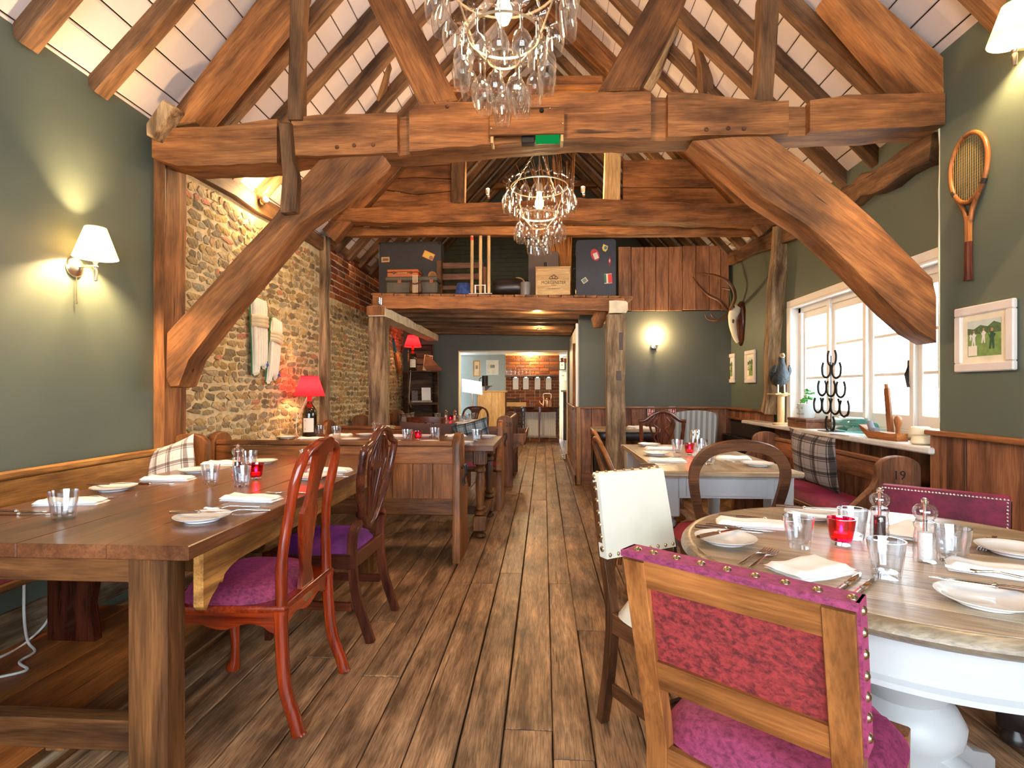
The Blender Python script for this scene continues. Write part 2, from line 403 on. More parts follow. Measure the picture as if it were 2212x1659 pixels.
def tag(o, label, cat, group=None):
    o['label'] = label; o['category'] = cat
    if group: o['group'] = group
    return o
def thing(name, label, cat, loc=(0, 0, 0), rz=0, group=None, rot=None):
    o = bpy.data.objects.new(name, None); COL.objects.link(o); o.empty_display_size = .1
    o.location = loc; o.rotation_euler = rot if rot else (0, 0, rz)
    return tag(o, label, cat, group)
def struct(o):
    o['kind'] = 'structure'; return o
def group_empty(name, loc=(0, 0, 0)):
    o = bpy.data.objects.new(name, None); COL.objects.link(o); o.location = loc; return o
def copy_tree(o, parent=None):
    c = o.copy(); COL.objects.link(c); c.parent = parent
    for ch in o.children: copy_tree(ch, c)
    return c
def again(proto, label, loc, rz=None, group=None, rot=None):
    c = copy_tree(proto); c['label'] = label; c.location = loc
    if rz is not None: c.rotation_euler = (0, 0, rz)
    if rot is not None: c.rotation_euler = rot
    if group: c['group'] = group
    return c
def inst(o, name, parent, loc, rot=(0, 0, 0), scale=None):
    c = bpy.data.objects.new(name, o if isinstance(o, bpy.types.Mesh) else o.data); COL.objects.link(c); c.parent = parent
    c.location = loc; c.rotation_euler = rot
    if scale: c.scale = scale
    return c
def timber(name, p0, p1, wd, dp, mat, parent=None, wob=.012, seg=7, up=(0, 1, 0), seed=0, ends=(1, 1)):
    """hewn beam from p0 to p1: built along local x, edges waney"""
    p0, p1 = Vector(p0), Vector(p1); d = p1 - p0; ln = d.length
    x = d.normalized(); u = Vector(up); y = (u - x * u.dot(x)).normalized(); z = x.cross(y)
    r = random.Random(seed + int(ln * 1000)); g = G()
    pts = []; ws = []; hs = []
    for i in range(seg + 1):
        t = i / seg; k = 0 if i in (0, seg) else 1
        pts.append((t * ln, r.uniform(-wob, wob) * k, r.uniform(-wob, wob) * k))
        e = ends[0] * (1 - t) + ends[1] * t
        ws.append(dp * e * (1 + r.uniform(-.06, .06))); hs.append(wd * e * (1 + r.uniform(-.06, .06)))
    g.bar(pts, ws, hs, up=(0, 0, 1), ch=.14)
    o = g.build(name, mat('x'), parent, smooth=30)
    o.matrix_local = Matrix.Translation(p0) @ Matrix((x, y, z)).transposed().to_4x4()
    return o
# ================================================================ the building
XL, XR, XN = -2.40, 2.35, 2.20          # left wall, window wall, near right wall
ZE, TAN = 2.83, 1.07                     # eaves and roof pitch
YB, YF, YG = 3.2, 9.15, 13.2             # front truss, far partition, end of the room beyond
def roof_z(x): return ZE + (2.42 - abs(x)) * TAN

# ---- floor boards
g = G().b2(-2.6, 2.6, -1.6, 13.6, -.10, -.024, 0)
floor = struct(g.build('floor', plain('floor_void', srgb(26, 18, 14), rough=.9)))
r = random.Random(3)
x = -2.44
while x < 2.4:
    wd = r.uniform(.125, .185)
    y = -1.5 + r.uniform(-2, 0)
    while y < 13.4:
        ln = r.uniform(1.6, 4.2); y0, y1 = max(y, -1.5), min(y + ln, 13.5)
        if y1 - y0 > .1:
            gg = G().box((0, 0, 0), (wd - r.uniform(.002, .007), y1 - y0 - .004, .024), .0035)
            o = gg.build('plank', FLOORW('y'), floor, loc=(x + wd / 2 + r.uniform(-.002, .002), (y0 + y1) / 2, -.012 + r.uniform(-.002, .0015)),
                         rot=(0, r.uniform(-.008, .008), r.uniform(-.0007, .0007)))
        y += ln
    x += wd
# raised strip of floor beneath the wall bench
PX1 = -1.56
g = G().b2(XL, PX1 - .03, -1.5, 2.78, -.02, .02, 0)
plat = struct(g.build('floor_platform', plain('floor_void', (0, 0, 0))))
for i in range(4):
    a = XL + i * .2; b = a + .2 if i < 3 else PX1 - .045
    y = -1.5
    while y < 2.75:
        ln = min(r.uniform(1.5, 2.6), 2.77 - y); 
        if 2.77 - y - ln < .3: ln = 2.77 - y
        G().box((0, 0, 0), (b - a - .007, ln - .004, .03), .003).build('plank', ORANGEW('y'), plat, loc=((a + b) / 2, y + ln / 2, .035)); y += ln
G().b2(-.03, .03, -1.5, 2.78, 0, .05, .004).build('nosing', LEGOAK('y'), plat, loc=(PX1 - .015, 0, 0))
G().tube([(0, -1.5, 0), (0, 2.78, 0)], .014, 8).build('nosing_bead', GREYOAK('y'), plat, loc=(PX1 + .012, 0, .043), smooth=40)

# ---- left wall, plastered part
wl = struct(G().b2(XL - .25, XL, -1.6, 3.28, -.02, 2.86, 0).build('wall_left', GREEN))
struct(G().b2(XL, XL + .022, -1.5, 3.2, .05, .21, .004).build('baseboard_left', GREYOAK('y')))

# ---- left wall, rubble stone
MORT = plain('lime_mortar', srgb(214, 190, 144), rough=.95, noise_amt=.18, nscale=14, bump=.9, bscale=70)
ws = struct(G().b2(XL - .25, XL - .003, 3.28, YF + .1, -.02, 2.84, 0).build('wall_left_stone', MORT))
STONE = multi('rubble_stone', [srgb(*c) for c in ((178, 150, 104), (158, 134, 96), (192, 164, 116), (136, 118, 90), (186, 154, 100), (150, 134, 106), (200, 174, 128), (168, 138, 88), (124, 108, 84), (180, 160, 124), (188, 150, 108), (160, 148, 122), (194, 132, 102), (170, 150, 110), (146, 126, 94))], bump=.9, bscale=45, amt=.4)
def stone(gm, cy, cz, wd, ht, rr):
    n = rr.choice((5, 6, 7)); out = []; a0 = rr.uniform(0, 6)
    for k in range(n):
        a = 2 * PI * k / n + rr.uniform(-.3, .3) + .6
        sq = 1 / max(abs(math.cos(a)), abs(math.sin(a))) ** .8
        out.append((wd / 2 * math.cos(a) * sq * rr.uniform(.78, 1.05), ht / 2 * math.sin(a) * sq * rr.uniform(.72, 1.05)))
    ti = rr.uniform(-.12, .12); out = [(p * math.cos(ti) - q * math.sin(ti), p * math.sin(ti) + q * math.cos(ti)) for p, q in out]
    pr = rr.uniform(.0015, .008)
    vs = [(-.02, cy + p, cz + q) for p, q in out] + [(pr * .6, cy + p * .97, cz + q * .97) for p, q in out] + [(pr + rr.uniform(-.003, .004), cy + p * .9, cz + q * .86) for p, q in out]
    fs = [tuple(range(2 * n, 3 * n))]
    for l in (0, 1):
        for k in range(n): fs.append((l * n + k, l * n + (k + 1) % n, (l + 1) * n + (k + 1) % n, (l + 1) * n + k))
    gm.add(vs, fs)
r = random.Random(11)
spots = []
z = .55
while z < 2.66:
    ht = r.uniform(.035, .072); y = 3.46 + r.uniform(0, .06)
    while y < 9.05:
        wd = r.uniform(.06, .17) if r.random() < .8 else r.uniform(.03, .06)
        zt = 2.62 - .0 * y if y < 5.66 else 2.22 + .03 * math.sin(y * 3)
        if z < zt and not (5.68 < y + wd / 2 < 5.86) and not (5.62 < y < 5.9): spots.append((y + wd / 2, z + r.uniform(-.012, .012), wd * 1.12, ht * r.uniform(.95, 1.3)))
        y += wd + r.uniform(.004, .02)
    z += ht + .007
spots = [s for s in spots if not (7.2 < s[0] < 8.1 and s[1] < .98)]
vis = sorted(spots, key=lambda s: -(s[2] * s[3] / s[0] ** 3) * (1 if s[1] > .8 else .02))
for s in vis[:300]:
    gm = G(); stone(gm, 0, 0, s[2], s[3], r); gm.build('stone', STONE, ws, loc=(XL, s[0], s[1]), smooth=28)
gm = G()
for s in vis[300:]: stone(gm, s[0], s[1], s[2], s[3], r)
o = gm.build('small_stones', STONE, ws, loc=(XL, 0, 0), smooth=28); o['kind'] = 'stuff'
# white lime reveal beside the post
g = G(); n = 14
g.strip([(3.40 + r.uniform(-.004, .004), .5 + 2.0 * i / n) for i in range(n + 1)], [(3.455 + r.uniform(-.012, .012), .5 + 2.0 * i / n) for i in range(n + 1)], XL - .02, XL + .012, 'x')
g.build('plaster_reveal', plain('white_lime', srgb(240, 234, 218), rough=.9, bump=.4, bscale=40), ws)
# brick panels in that wall
BRICK = multi('red_brick', [srgb(*c) for c in ((176, 98, 56), (158, 84, 50), (196, 116, 66), (140, 72, 46), (184, 108, 74), (128, 74, 58), (168, 90, 48), (150, 96, 72), (122, 62, 40))], bump=.7, bscale=55, amt=.35)
def brickmesh(w_, d_, h_, seed):
    RND.seed(seed); gg = G().box((0, 0, 0), (w_, d_, h_), .006, jit=.0025)
    o = gg.build('brick', BRICK); m = o.data; bpy.data.objects.remove(o); return m
WB = struct(G().b2(XL - .22, XL - .006, 5.86, YF, 2.24, 2.80, 0).build('wall_left_brick', MORT))
bm_full = [brickmesh(.05, .205, .060, k) for k in range(4)]; bm_half = [brickmesh(.05, .098, .060, 9 + k) for k in range(3)]
z = 2.275; row = 0
while z < 2.80:
    y = 5.87 + (.05 if row % 2 else 0)
    while y < 8.95:
        hf = r.random() < .35
        wd = .098 if hf else .205
        if y + wd < 9.1: inst(r.choice(bm_half if hf else bm_full), 'brick', WB, (XL - .02 + r.uniform(-.004, .005), y + wd / 2, z + r.uniform(-.003, .003)), (r.uniform(-.02, .02), r.uniform(-.03, .03), r.uniform(-.02, .02)))
        y += wd + .014
    z += .0745; row += 1
for row in range(4):      # small brick patch low down, below a timber lintel
    for k in range(4):
        inst(r.choice(bm_full), 'brick', WB, (XL - .02, 7.27 + k * .218 + (row % 2) * .06, .74 + row * .0745), (r.uniform(-.02, .02), 0, 0))
G().b2(-.03, .02, -.42, .42, -.045, .045, .008).build('lintel', GREYOAK('y'), WB, loc=(XL, 7.62, 1.06))
# timber wall plate above
for a, b, zz in ((3.32, 5.75, 2.72), (5.85, 9.1, 2.88)):
    timber('wall_plate', (XL - .03, a, zz + .02), (XL - .02, b, zz + .05 if a < 5 else zz), .15, .13, RAFT, ws, up=(1, 0, 0), seed=4)

# ---- far partition with its wide opening
DX0, DX1, DZ = -1.455, .40, 1.87
FW = struct(G().b2(XL - .1, DX0, YF, YF + .16, -.02, 5.5, 0).b2(DX1, 2.6, YF, YF + .16, -.02, 5.5, 0).b2(DX0, DX1, YF, YF + .16, DZ, 5.5, 0).build('wall_far', GREEND))
struct(G().b2(DX0 - .0, DX0 + .012, YF + .0, YF + .18, 0, DZ, 0).b2(DX0, DX1, YF + .002, YF + .18, DZ - .012, DZ, 0).b2(DX1 - .012, DX1, YF + .02, YF + .18, 0, DZ, 0).build('trim_1', CREAM))
struct(G().b2(.36, .52, YF - .025, YF - .0, 0, .13, .004).build('baseboard_far', PEW('x')))
# painted brick texture courses on the gable
PB = plain('painted_gable_brick', srgb(84, 84, 62), rough=.7, noise_amt=.1, nscale=6, bump=.2, bscale=20)
row = 0; z = 2.34
gb = G()
while z < 4.3:
    for k in range(18):
        xx = -1.9 + k * .23 + (.115 if row % 2 else 0)
        if abs(xx) + .12 < (roof_z(0) - z) / TAN and xx < 1.1: gb.box((xx, YF - .004, z), (.215, .02, .062), .004)
    z += .075; row += 1
o = gb.build('painted_bricks', PB, FW); o['kind'] = 'stuff'

WZ_ = .965
# ---- partition between passage and alcove, alcove wall
struct(G().b2(.43, .50, 6.985, YF, -.02, 2.05, 0).build('wall_passage', plain('passage_paint', srgb(196, 190, 172), rough=.5)))
struct(G().b2(.405, .43, 6.90, 6.98, WZ_ + .025, 2.05, .004).build('trim_2', WHITE))
struct(G().b2(.395, .43, 6.93, YF - .03, 0, WZ_, .004).b2(.38, .43, 6.93, YF - .03, 0, .12, .004).b2(.38, .43, 6.93, YF - .03, WZ_, WZ_ + .025, .004).build('wall_passage_panelling', PEW('y')))
struct(G().b2(.45, 2.6, 6.96, 7.1, -.02, 2.20, 0).build('wall_alcove', GREEND))
WZ = .965
def wains_run(name, parent_kind, fixed, a, b, face, zt, zb=.1, seed=1, lo=.1, hi=.2, base=True, axis='x'):
    """boarded dado: every board its own piece, a base board below and a cap above"""
    rr = random.Random(seed); s = 1 if b > a else -1
    if axis == 'x': bk = G().b2(a, b, fixed, fixed + face * .006, 0, zt, 0)
    else: bk = G().b2(fixed, fixed + face * .006, a, b, 0, zt, 0)
    root = struct(bk.build(name, plain('board_gap', srgb(30, 18, 12), rough=.9)))
    t = a
    while t < b - .02:
        wd = min(rr.uniform(lo, hi), b - t)
        if b - t - wd < .04: wd = b - t
        th = .016 + rr.uniform(0, .004)
        if axis == 'x': G().box((0, 0, 0), (wd - .004, th, zt - zb), .003).build('board', WAINS('z'), root, loc=(t + wd / 2, fixed + face * (th / 2 + .004), (zt + zb) / 2))
        else: G().box((0, 0, 0), (th, wd - .004, zt - zb), .003).build('board', WAINS('z'), root, loc=(fixed + face * (th / 2 + .004), t + wd / 2, (zt + zb) / 2))
        t += wd
    if axis == 'x':
        if base: G().b2(a, b, fixed, fixed + face * .035, 0, zb + .02, .004).build('base_board', PEW('x'), root)
        G().b2(a - .01, b, fixed, fixed + face * .05, zt, zt + .025, .006).build('cap_rail', PEW('x'), root)
    else:
        if base: G().b2(fixed, fixed + face * .035, a, b, 0, zb + .02, .004).build('base_board', PEW('y'), root)
        G().b2(fixed, fixed + face * .055, a, b, zt, zt + .028, .006).build('cap_rail', PEW('y'), root)
    return root
wains_run('wall_alcove_panelling', 0, 6.96, .43, XR, -1, WZ, .13, 5, .13, .2)
G().b2(-.03, .03, -.03, .03, 0, WZ + .02, .006).build('corner_post', PEWL('z'), None, loc=(.44, 6.93, 0))
struct(bpy.data.objects['corner_post']); bpy.data.objects['corner_post'].name = 'trim_3'

# ---- right wall
WY0, WY1, WZ0, WZ1 = 3.12, 5.30, .885, 1.985
wr = struct(G().b2(XR, XR + .3, WY1, 9.3, -.02, 2.9, 0).b2(XR, XR + .3, WY0 - .1, WY1, -.02, WZ0, 0).b2(XR, XR + .3, WY0 - .1, WY1, WZ1, 2.9, 0).build('wall_right', GREEN))
wn = struct(G().b2(XN, XN + .45, -1.6, 3.15, -.02, 3.12, 0).build('wall_right_near', GREEN))
wains_run('wall_right_panelling', 0, XR, 3.18, 6.93, -1, .845, .1, 8, .1, .2, axis='y')
wains_run('wall_right_near_panelling', 0, XN, -1.5, 3.2, -1, .95, .1, 9, .13, .24, axis='y')
wains_run('wall_right_corner_panelling', 0, XR - .02, 5.62, 6.9, -1, .965, .845, 12, .12, .2, base=False, axis='y')
# end of the near wall where it steps back, rough white edge
g = G(); n = 16
g.strip([(XN - .004 + r.uniform(-.004, .004), 1.02 + 2.05 * i / n) for i in range(n + 1)], [(XN + .02, 1.02 + 2.05 * i / n) for i in range(n + 1)], 3.149, 3.156)
struct(g.build('trim_4', CREAM))
# sill
struct(G().b2(XR - .20, XR + .16, 3.16, 6.05, WZ0 - .045, WZ0 - .008, .012).build('trim_5', plain('sill_paint', srgb(214, 208, 200), rough=.35)))
# window: four casements of three panes
win = struct(G().b2(XR + .06, XR + .13, WY0 - .05, WY1, WZ0 - .01, WZ0 + .05, .004).b2(XR + .06, XR + .13, WY0 - .05, WY1, WZ1 - .06, WZ1, .004).b2(XR + .06, XR + .13, WY1 - .06, WY1, WZ0, WZ1, .004)
             .build('window_1', WHITE))
G().b2(XR - .018, XR - .001, WY0, WY1 + .06, WZ1 + .004, WZ1 + .065, .006).b2(XR - .018, XR - .001, WY1 + .004, WY1 + .065, WZ0, WZ1 + .004, .006).build('window_casing', WHITE, win)
G().b2(XR - .017, XR + .14, WY1 - .012, WY1 + .003, WZ0, WZ1, .002).b2(XR - .017, XR + .14, WY0, WY1 - .012, WZ1 - .012, WZ1 + .003, .002).build('window_lining', WHITE, win)
edges = [5.24, 4.72, 4.20, 3.68, 3.16]
for i in range(4):
    y1, y0 = edges[i], edges[i + 1]
    G().b2(XR + .04, XR + .12, y0 - .022, y0 + .022, WZ0, WZ1, .004).build('mullion', WHITE, win)
    st = G()
    for a, b in ((y0 + .022, y0 + .06), (y1 - .06, y1 - .022)): st.b2(XR + .07, XR + .11, a, b, WZ0 + .05, WZ1 - .06, .004)
    st.b2(XR + .07, XR + .11, y0 + .05, y1 - .05, WZ0 + .05, WZ0 + .15, .004).b2(XR + .07, XR + .11, y0 + .05, y1 - .05, WZ1 - .12, WZ1 - .06, .004)
    cas = st.build('casement', WHITE, win)
    for k in range(2):
        zz = WZ0 + .15 + (WZ1 - WZ0 - .27) * (k + 1) / 3
        G().b2(XR + .08, XR + .10, y0 + .05, y1 - .05, zz - .011, zz + .011, .003).build('glazing_bar', WHITE, cas)
    for k in range(3):
        h_ = (WZ1 - WZ0 - .27) / 3; za = WZ0 + .15 + h_ * k
        G().b2(XR + .088, XR + .092, y0 + .06, y1 - .06, za + .011, za + h_ - .011, 0).build('pane', PANE, cas)
G().b2(XR + .045, XR + .07, 3.70, 3.73, 1.25, 1.40, .005).tube([(XR + .05, 3.715, 1.36), (XR + .02, 3.70, 1.30), (XR + .03, 3.69, 1.22)], .009, 8).build('casement_handle', IRON, win)
# wall plate on the right
timber('wall_plate', at(1836, 428, X=XR - .02), at(2040, 318, X=XR - .02), .16, .16, RAFT, wr, up=(1, 0, 0), wob=.02, seed=2)
timber('wall_plate', (XR, 4.6, 2.62), (XR, 7.0, 2.85), .16, .14, RAFT, wr, up=(1, 0, 0), seed=6)

# ---- rear wall of the room, behind the viewer, with its tall glazed doors
RX0, RX1, RZ0, RZ1 = -1.9, 1.9, .55, 2.35
rear = struct(G().b2(-2.65, RX0, -1.75, -1.6, 0, 5.6, 0).b2(RX1, 2.65, -1.75, -1.6, 0, 5.6, 0).b2(RX0, RX1, -1.75, -1.6, RZ1, 5.6, 0).b2(RX0, RX1, -1.75, -1.6, 0, RZ0, 0).build('wall_rear', GREEN))
win2 = struct(G().b2(RX0, RX1, -1.70, -1.64, RZ0, RZ0 + .06, .004).b2(RX0, RX1, -1.70, -1.64, RZ1 - .06, RZ1, .004).build('window_2', WHITE))
pw_ = (RX1 - RX0 - .06) / 4
for k in range(5): G().b2(RX0 + pw_ * k, RX0 + pw_ * k + .06, -1.70, -1.64, RZ0 + .06, RZ1 - .06, .004).build('mullion', WHITE, win2)
for k in range(4): G().b2(RX0 + pw_ * k + .06, RX0 + pw_ * (k + 1), -1.672, -1.668, RZ0 + .06, RZ1 - .06, 0).build('pane', PANE, win2)

# ---- ceiling: boards on both slopes, rafters below them
ceil = struct(G().add([(-2.75, -1.7, roof_z(2.75) + .06), (0, -1.7, roof_z(0) + .06), (0, 9.3, roof_z(0) + .06), (-2.75, 9.3, roof_z(2.75) + .06), (2.75, -1.7, roof_z(2.75) + .06), (2.75, 9.3, roof_z(2.75) + .06)],
       [(0, 1, 2, 3), (1, 4, 5, 2)]).build('ceiling', plain('roof_void', srgb(90, 80, 72), rough=.9)))
ang = math.atan(TAN); sl = math.hypot(1, TAN)
for sd in (-1, 1):
    d = 0.0
    while d < 2.62:
        wd = .112
        xm = 2.62 - d - wd / 2
        gg = G().box((0, 0, 0), (wd * sl - .007, 10.8, .02), .004).box((wd * sl / 2 - .018, 0, -.0105), (.005, 10.8, .003), 0)
        gg.build('ceiling_board', CEIL, ceil, loc=(sd * xm, 3.75, roof_z(xm) + .022), rot=(0, sd * ang, 0))
        d += wd
for sd in (-1, 1):
    y = 1.1
    k = 0
    while y < 9.0:
        if abs(y - 3.2) > .18 and abs(y - 5.7) > .15:
            x0 = 2.40 if (sd < 0 or y > 3.2) else 2.24
            rr = random.Random(k * 7 + sd)
            p0 = (sd * x0, y + rr.uniform(-.02, .02), roof_z(x0) - .045); p1 = (sd * .02, y + rr.uniform(-.03, .03), roof_z(.02) - .045)
            timber('rafter', p0, p1, .095, .095, RAFT, ceil, up=(0, 1, 0), wob=.01, seg=6, seed=k)
        y += .415; k += 1
G().b2(-.03, .03, -1.5, 9.1, roof_z(0) - .16, roof_z(0) - .02, .004).build('ridge_board', RAFT('y'), ceil)

# ---- room beyond the opening
struct(G().b2(-3.2, 3.2, YF + .16, YG + .4, 2.05, 2.12, 0).build('ceiling_far', WHITE))
struct(G().b2(-2.05, -1.95, YF + .16, 12.4, -.02, 2.06, 0).b2(-2.05, -.92, 13.05, 13.2, -.02, 2.06, 0).b2(.38, 2.6, 13.4, 13.5, -.02, 2.06, 0).b2(1.3, 1.4, YF + .16, 13.5, -.02, 2.06, 0).b2(-2.6, -1.95, 12.3, 12.4, 0, 2.06, 0).b2(-2.7, -2.6, 12.3, 13.2, 0, 2.06, 0)
       .build('wall_back_room', plain('pale_grey_paint', srgb(176, 184, 182), rough=.6, noise_amt=.04)))
cb = struct(G().b2(-.90, .36, 12.62, 13.1, -.02, 2.05, 0).build('wall_chimney', plain('chimney_mortar', srgb(222, 196, 150), rough=.9, bump=.5, bscale=60)))
BRK2 = multi('chimney_brick', [srgb(*c) for c in ((150, 84, 52), (136, 72, 46), (168, 98, 62), (118, 66, 48), (158, 92, 62), (126, 84, 70))], bump=.5, bscale=50, amt=.3)
def bmesh2(w_):
    o = G().box((0, 0, 0), (w_, .05, .062), .005).build('brick', BRK2); m = o.data; bpy.data.objects.remove(o); return m
f2, h2 = bmesh2(.212), bmesh2(.10)
z = .04; row = 0
while z < 2.03:
    xx = -.885
    half = row % 2 == 0
    while xx < .34:
        wd = .10 if half else .212
        if xx + wd > .36: wd = .10
        if xx + wd <= .37: inst(h2 if wd < .2 else f2, 'brick', cb, (xx + wd / 2, 12.606, z))
        half = r.random() < .2; xx += wd + .014
    z += .0745; row += 1
for k in range(4): inst(h2, 'brick', cb, (.42 + k * .075, 12.62, 1.90 - k * .012), (0, 1.45, 0))
# ================================================================ timber frame
def outline(pts, Y): return [(at(x, y, Y=Y).x, at(x, y, Y=Y).z) for x, y in pts]
def interp(poly, x):
    for (a, b), (c, d) in zip(poly, poly[1:]):
        if a <= x <= c: return b + (d - b) * (x - a) / (c - a)
    return poly[-1][1] if x > poly[-1][0] else poly[0][1]
def hewn(name, topp, botp, Y0, Y1, parent, mat, step=26, notches=(), recess=.055, seed=0, axis='x'):
    """crooked beam: its front face follows an upper and a lower edge, notched where old joints were cut"""
    rr = random.Random(seed); x0, x1 = topp[0][0], topp[-1][0]
    cuts = [x0] + [c for nt_ in notches for c in nt_] + [x1]
    org = at((x0 + x1) / 2, (topp[0][1] + botp[0][1]) / 2, Y=Y0)
    g = G()
    def lay(a, b, ya, yb, ins=0):
        n = max(2, int((b - a) / step)); t = []; bt = []
        for i in range(n + 1):
            xx = a + (b - a) * i / n
            p = at(xx, interp(topp, xx) + rr.uniform(-1.5, 1.5), Y=Y0); q = at(xx, interp(botp, xx) + rr.uniform(-1.5, 1.5), Y=Y0)
            t.append((p.x - org.x, p.z - org.z - ins)); bt.append((q.x - org.x, q.z - org.z + ins))
        g.strip(t, bt, ya, yb)
    lay(x0, x1, recess, Y1 - Y0, .004)
    for i in range(0, len(cuts), 2): lay(cuts[i], cuts[i + 1], 0, recess + .002)
    return g.build(name, mat(axis), parent, loc=org, smooth=25)

t1 = thing('roof_truss', 'great oak roof truss with crooked tie beam and curved braces behind the nearer glass chandelier', 'roof truss', (0, YB, 0))
t1.location = (0, 0, 0)
tie_top = [(328, 290), (335, 286), (380, 275), (475, 275), (538, 263), (596, 258), (628, 253), (690, 248), (800, 246), (880, 240), (905, 228), (985, 219), (1060, 219), (1120, 208), (1200, 201), (1406, 196), (1440, 198), (1540, 204), (1618, 215), (1703, 218), (1754, 218), (1833, 204), (1900, 202), (2042, 200)]
tie_bot = [(328, 340), (380, 358), (443, 358), (598, 351), (628, 335), (700, 336), (828, 331), (886, 326), (1056, 312), (1236, 297), (1406, 297), (1444, 294), (1516, 293), (1659, 290), (1738, 285), (1900, 278), (2042, 270)]
hewn('tie_beam', tie_top, tie_bot, 3.1, 3.31, t1, OAK, notches=((598, 629), (858, 884), (1406, 1443), (1704, 1750)), seed=1)
for px, py in ((728, 318), (765, 314), (806, 313), (966, 230), (1526, 280), (1573, 277), (1607, 278)):
    p = at(px, py, Y=3.1); G().lathe([(0, -.006), (.011, -.005), (.013, 0), (.013, .02)], 8, (p.x, p.y, p.z), 'y').build('peg', WALNUT('y'), t1, smooth=40)
def prismbeam(name, px, Y0, Y1, parent, mat, axis='z', ch=.012):
    pts = outline(px, Y0); cx = sum(p[0] for p in pts) / len(pts); cz = sum(p[1] for p in pts) / len(pts)
    return G().prism([(a - cx, b - cz) for a, b in pts], 0, Y1 - Y0, 'y', ch).build(name, mat(axis), parent, loc=(cx, Y0, cz), smooth=25)
def rotbeam(name, px, ang_deg, Y0, Y1, parent, mat, ch=.012):
    """outlined timber whose grain runs along its own length"""
    pts = outline(px, Y0); cx = sum(p[0] for p in pts) / len(pts); cz = sum(p[1] for p in pts) / len(pts)
    a = math.radians(ang_deg); ca, sa = math.cos(a), math.sin(a)
    loc = [((u - cx) * ca + (v - cz) * sa, -(u - cx) * sa + (v - cz) * ca) for u, v in pts]
    return G().prism(loc, 0, Y1 - Y0, 'y', ch).build(name, mat('x'), parent, loc=(cx, Y0, cz), rot=(0, -a, 0), smooth=25)
rotbeam('brace', [(358, 722), (383, 694), (443, 628), (525, 536), (595, 463), (635, 405), (692, 342), (760, 334), (829, 332), (822, 345), (777, 384), (728, 426), (650, 480), (565, 585), (480, 683), (405, 780), (384, 836), (366, 838), (357, 820)], 46, 3.13, 3.30, t1, OAK)
rotbeam('brace', [(1497, 302), (1580, 293), (1659, 291), (1700, 320), (1770, 373), (1833, 421), (1900, 482), (1955, 540), (2018, 604), (2026, 640), (2026, 740), (1990, 720), (1939, 676), (1876, 612), (1779, 520), (1738, 486), (1643, 424), (1580, 368), (1532, 330)], -38, 3.12, 3.30, t1, OAK)
g = G(); rr = random.Random(5)
g.strip([(-.03 + rr.uniform(-.006, .006), .3 + i * .25) for i in range(11)], [(.09 + rr.uniform(-.006, .006), .3 + i * .25) for i in range(11)], 0, .2)
g.build('post', OAK('z'), t1, loc=(-2.42, 3.2, 0), smooth=25)
# principal rafters and struts of the front truss
rotbeam('principal_rafter', [(345, 278), (560, -10), (650, -40), (640, -10), (420, 262)], 47, 3.12, 3.28, t1, OAK)
rotbeam('principal_rafter', [(1983, 205), (1790, -20), (1870, -25), (2042, 125), (2042, 200)], -49, 3.12, 3.28, t1, OAK)
prismbeam('rafter_foot', [(313, 268), (352, 212), (377, 228), (330, 296), (314, 290)], 3.02, 3.12, t1, GREYOAK, 'z')
prismbeam('hanging_post', [(626, -20), (657, -20), (652, 120), (650, 256), (620, 256), (622, 120)], 3.07, 3.15, t1, RAFT)
prismbeam('hanging_post', [(601, 262), (626, 262), (632, 340), (640, 380), (636, 455), (604, 458), (608, 380)], 3.06, 3.14, t1, RAFT)
prismbeam('hanging_post', [(1646, -20), (1686, -20), (1680, 100), (1670, 220), (1634, 220), (1640, 120)], 3.14, 3.24, t1, RAFT)
rotbeam('strut', [(785, -20), (865, -20), (925, 90), (988, 214), (950, 222), (908, 226), (850, 110)], -64, 3.14, 3.28, t1, OAK)
rotbeam('strut', [(1412, -20), (1490, -20), (1440, 90), (1382, 192), (1292, 196), (1350, 90)], 62, 3.14, 3.28, t1, OAK)
# boxed emergency sign screwed to the tie beam
bx = thing('sign_box', 'wooden box on the tie beam with a green exit light glowing underneath', 'light box')
p0 = at(1057, 240, Y=3.02); p1 = at(1219, 288, Y=3.02)
G().b2(p0.x, p1.x, 3.015, 3.035, p1.z, p0.z, .002).build('front_board', OAK('x'), bx)
for xa in (p0.x + .005, p1.x - .02): G().b2(xa, xa + .015, 3.035, 3.12, p1.z - .035, p0.z, .002).build('side_board', PALEW('z'), bx)
G().b2(p1.x - .16, p1.x - .025, 3.04, 3.10, p1.z - .022, p1.z + .03, .003).build('exit_light', emit('green_exit_glow', (.01, .42, .09), .45), bx)
G().b2(p1.x - .24, p1.x - .165, 3.06, 3.11, p1.z - .03, p1.z + .02, .004).build('sensor', BLACK, bx)
for px, py in ((1061, 277), (1188, 234), (1216, 266)):
    p = at(px, py, Y=3.014); G().lathe([(0, -.003), (.004, -.002), (.005, .001)], 8, (p.x, p.y, p.z), 'y').build('screw', BRASS, bx, smooth=40)
p = at(1170, 239, Y=3.014); G().lathe([(0, -.012), (.012, -.012), (.014, 0), (.014, .01)], 8, (p.x, p.y, p.z), 'y').build('bolt', IRON, bx, smooth=40)
lamp('exit_glow', 'POINT', (p1.x - .09, 3.07, p1.z - .03), .12, (.05, 1, .2), .02, bx)

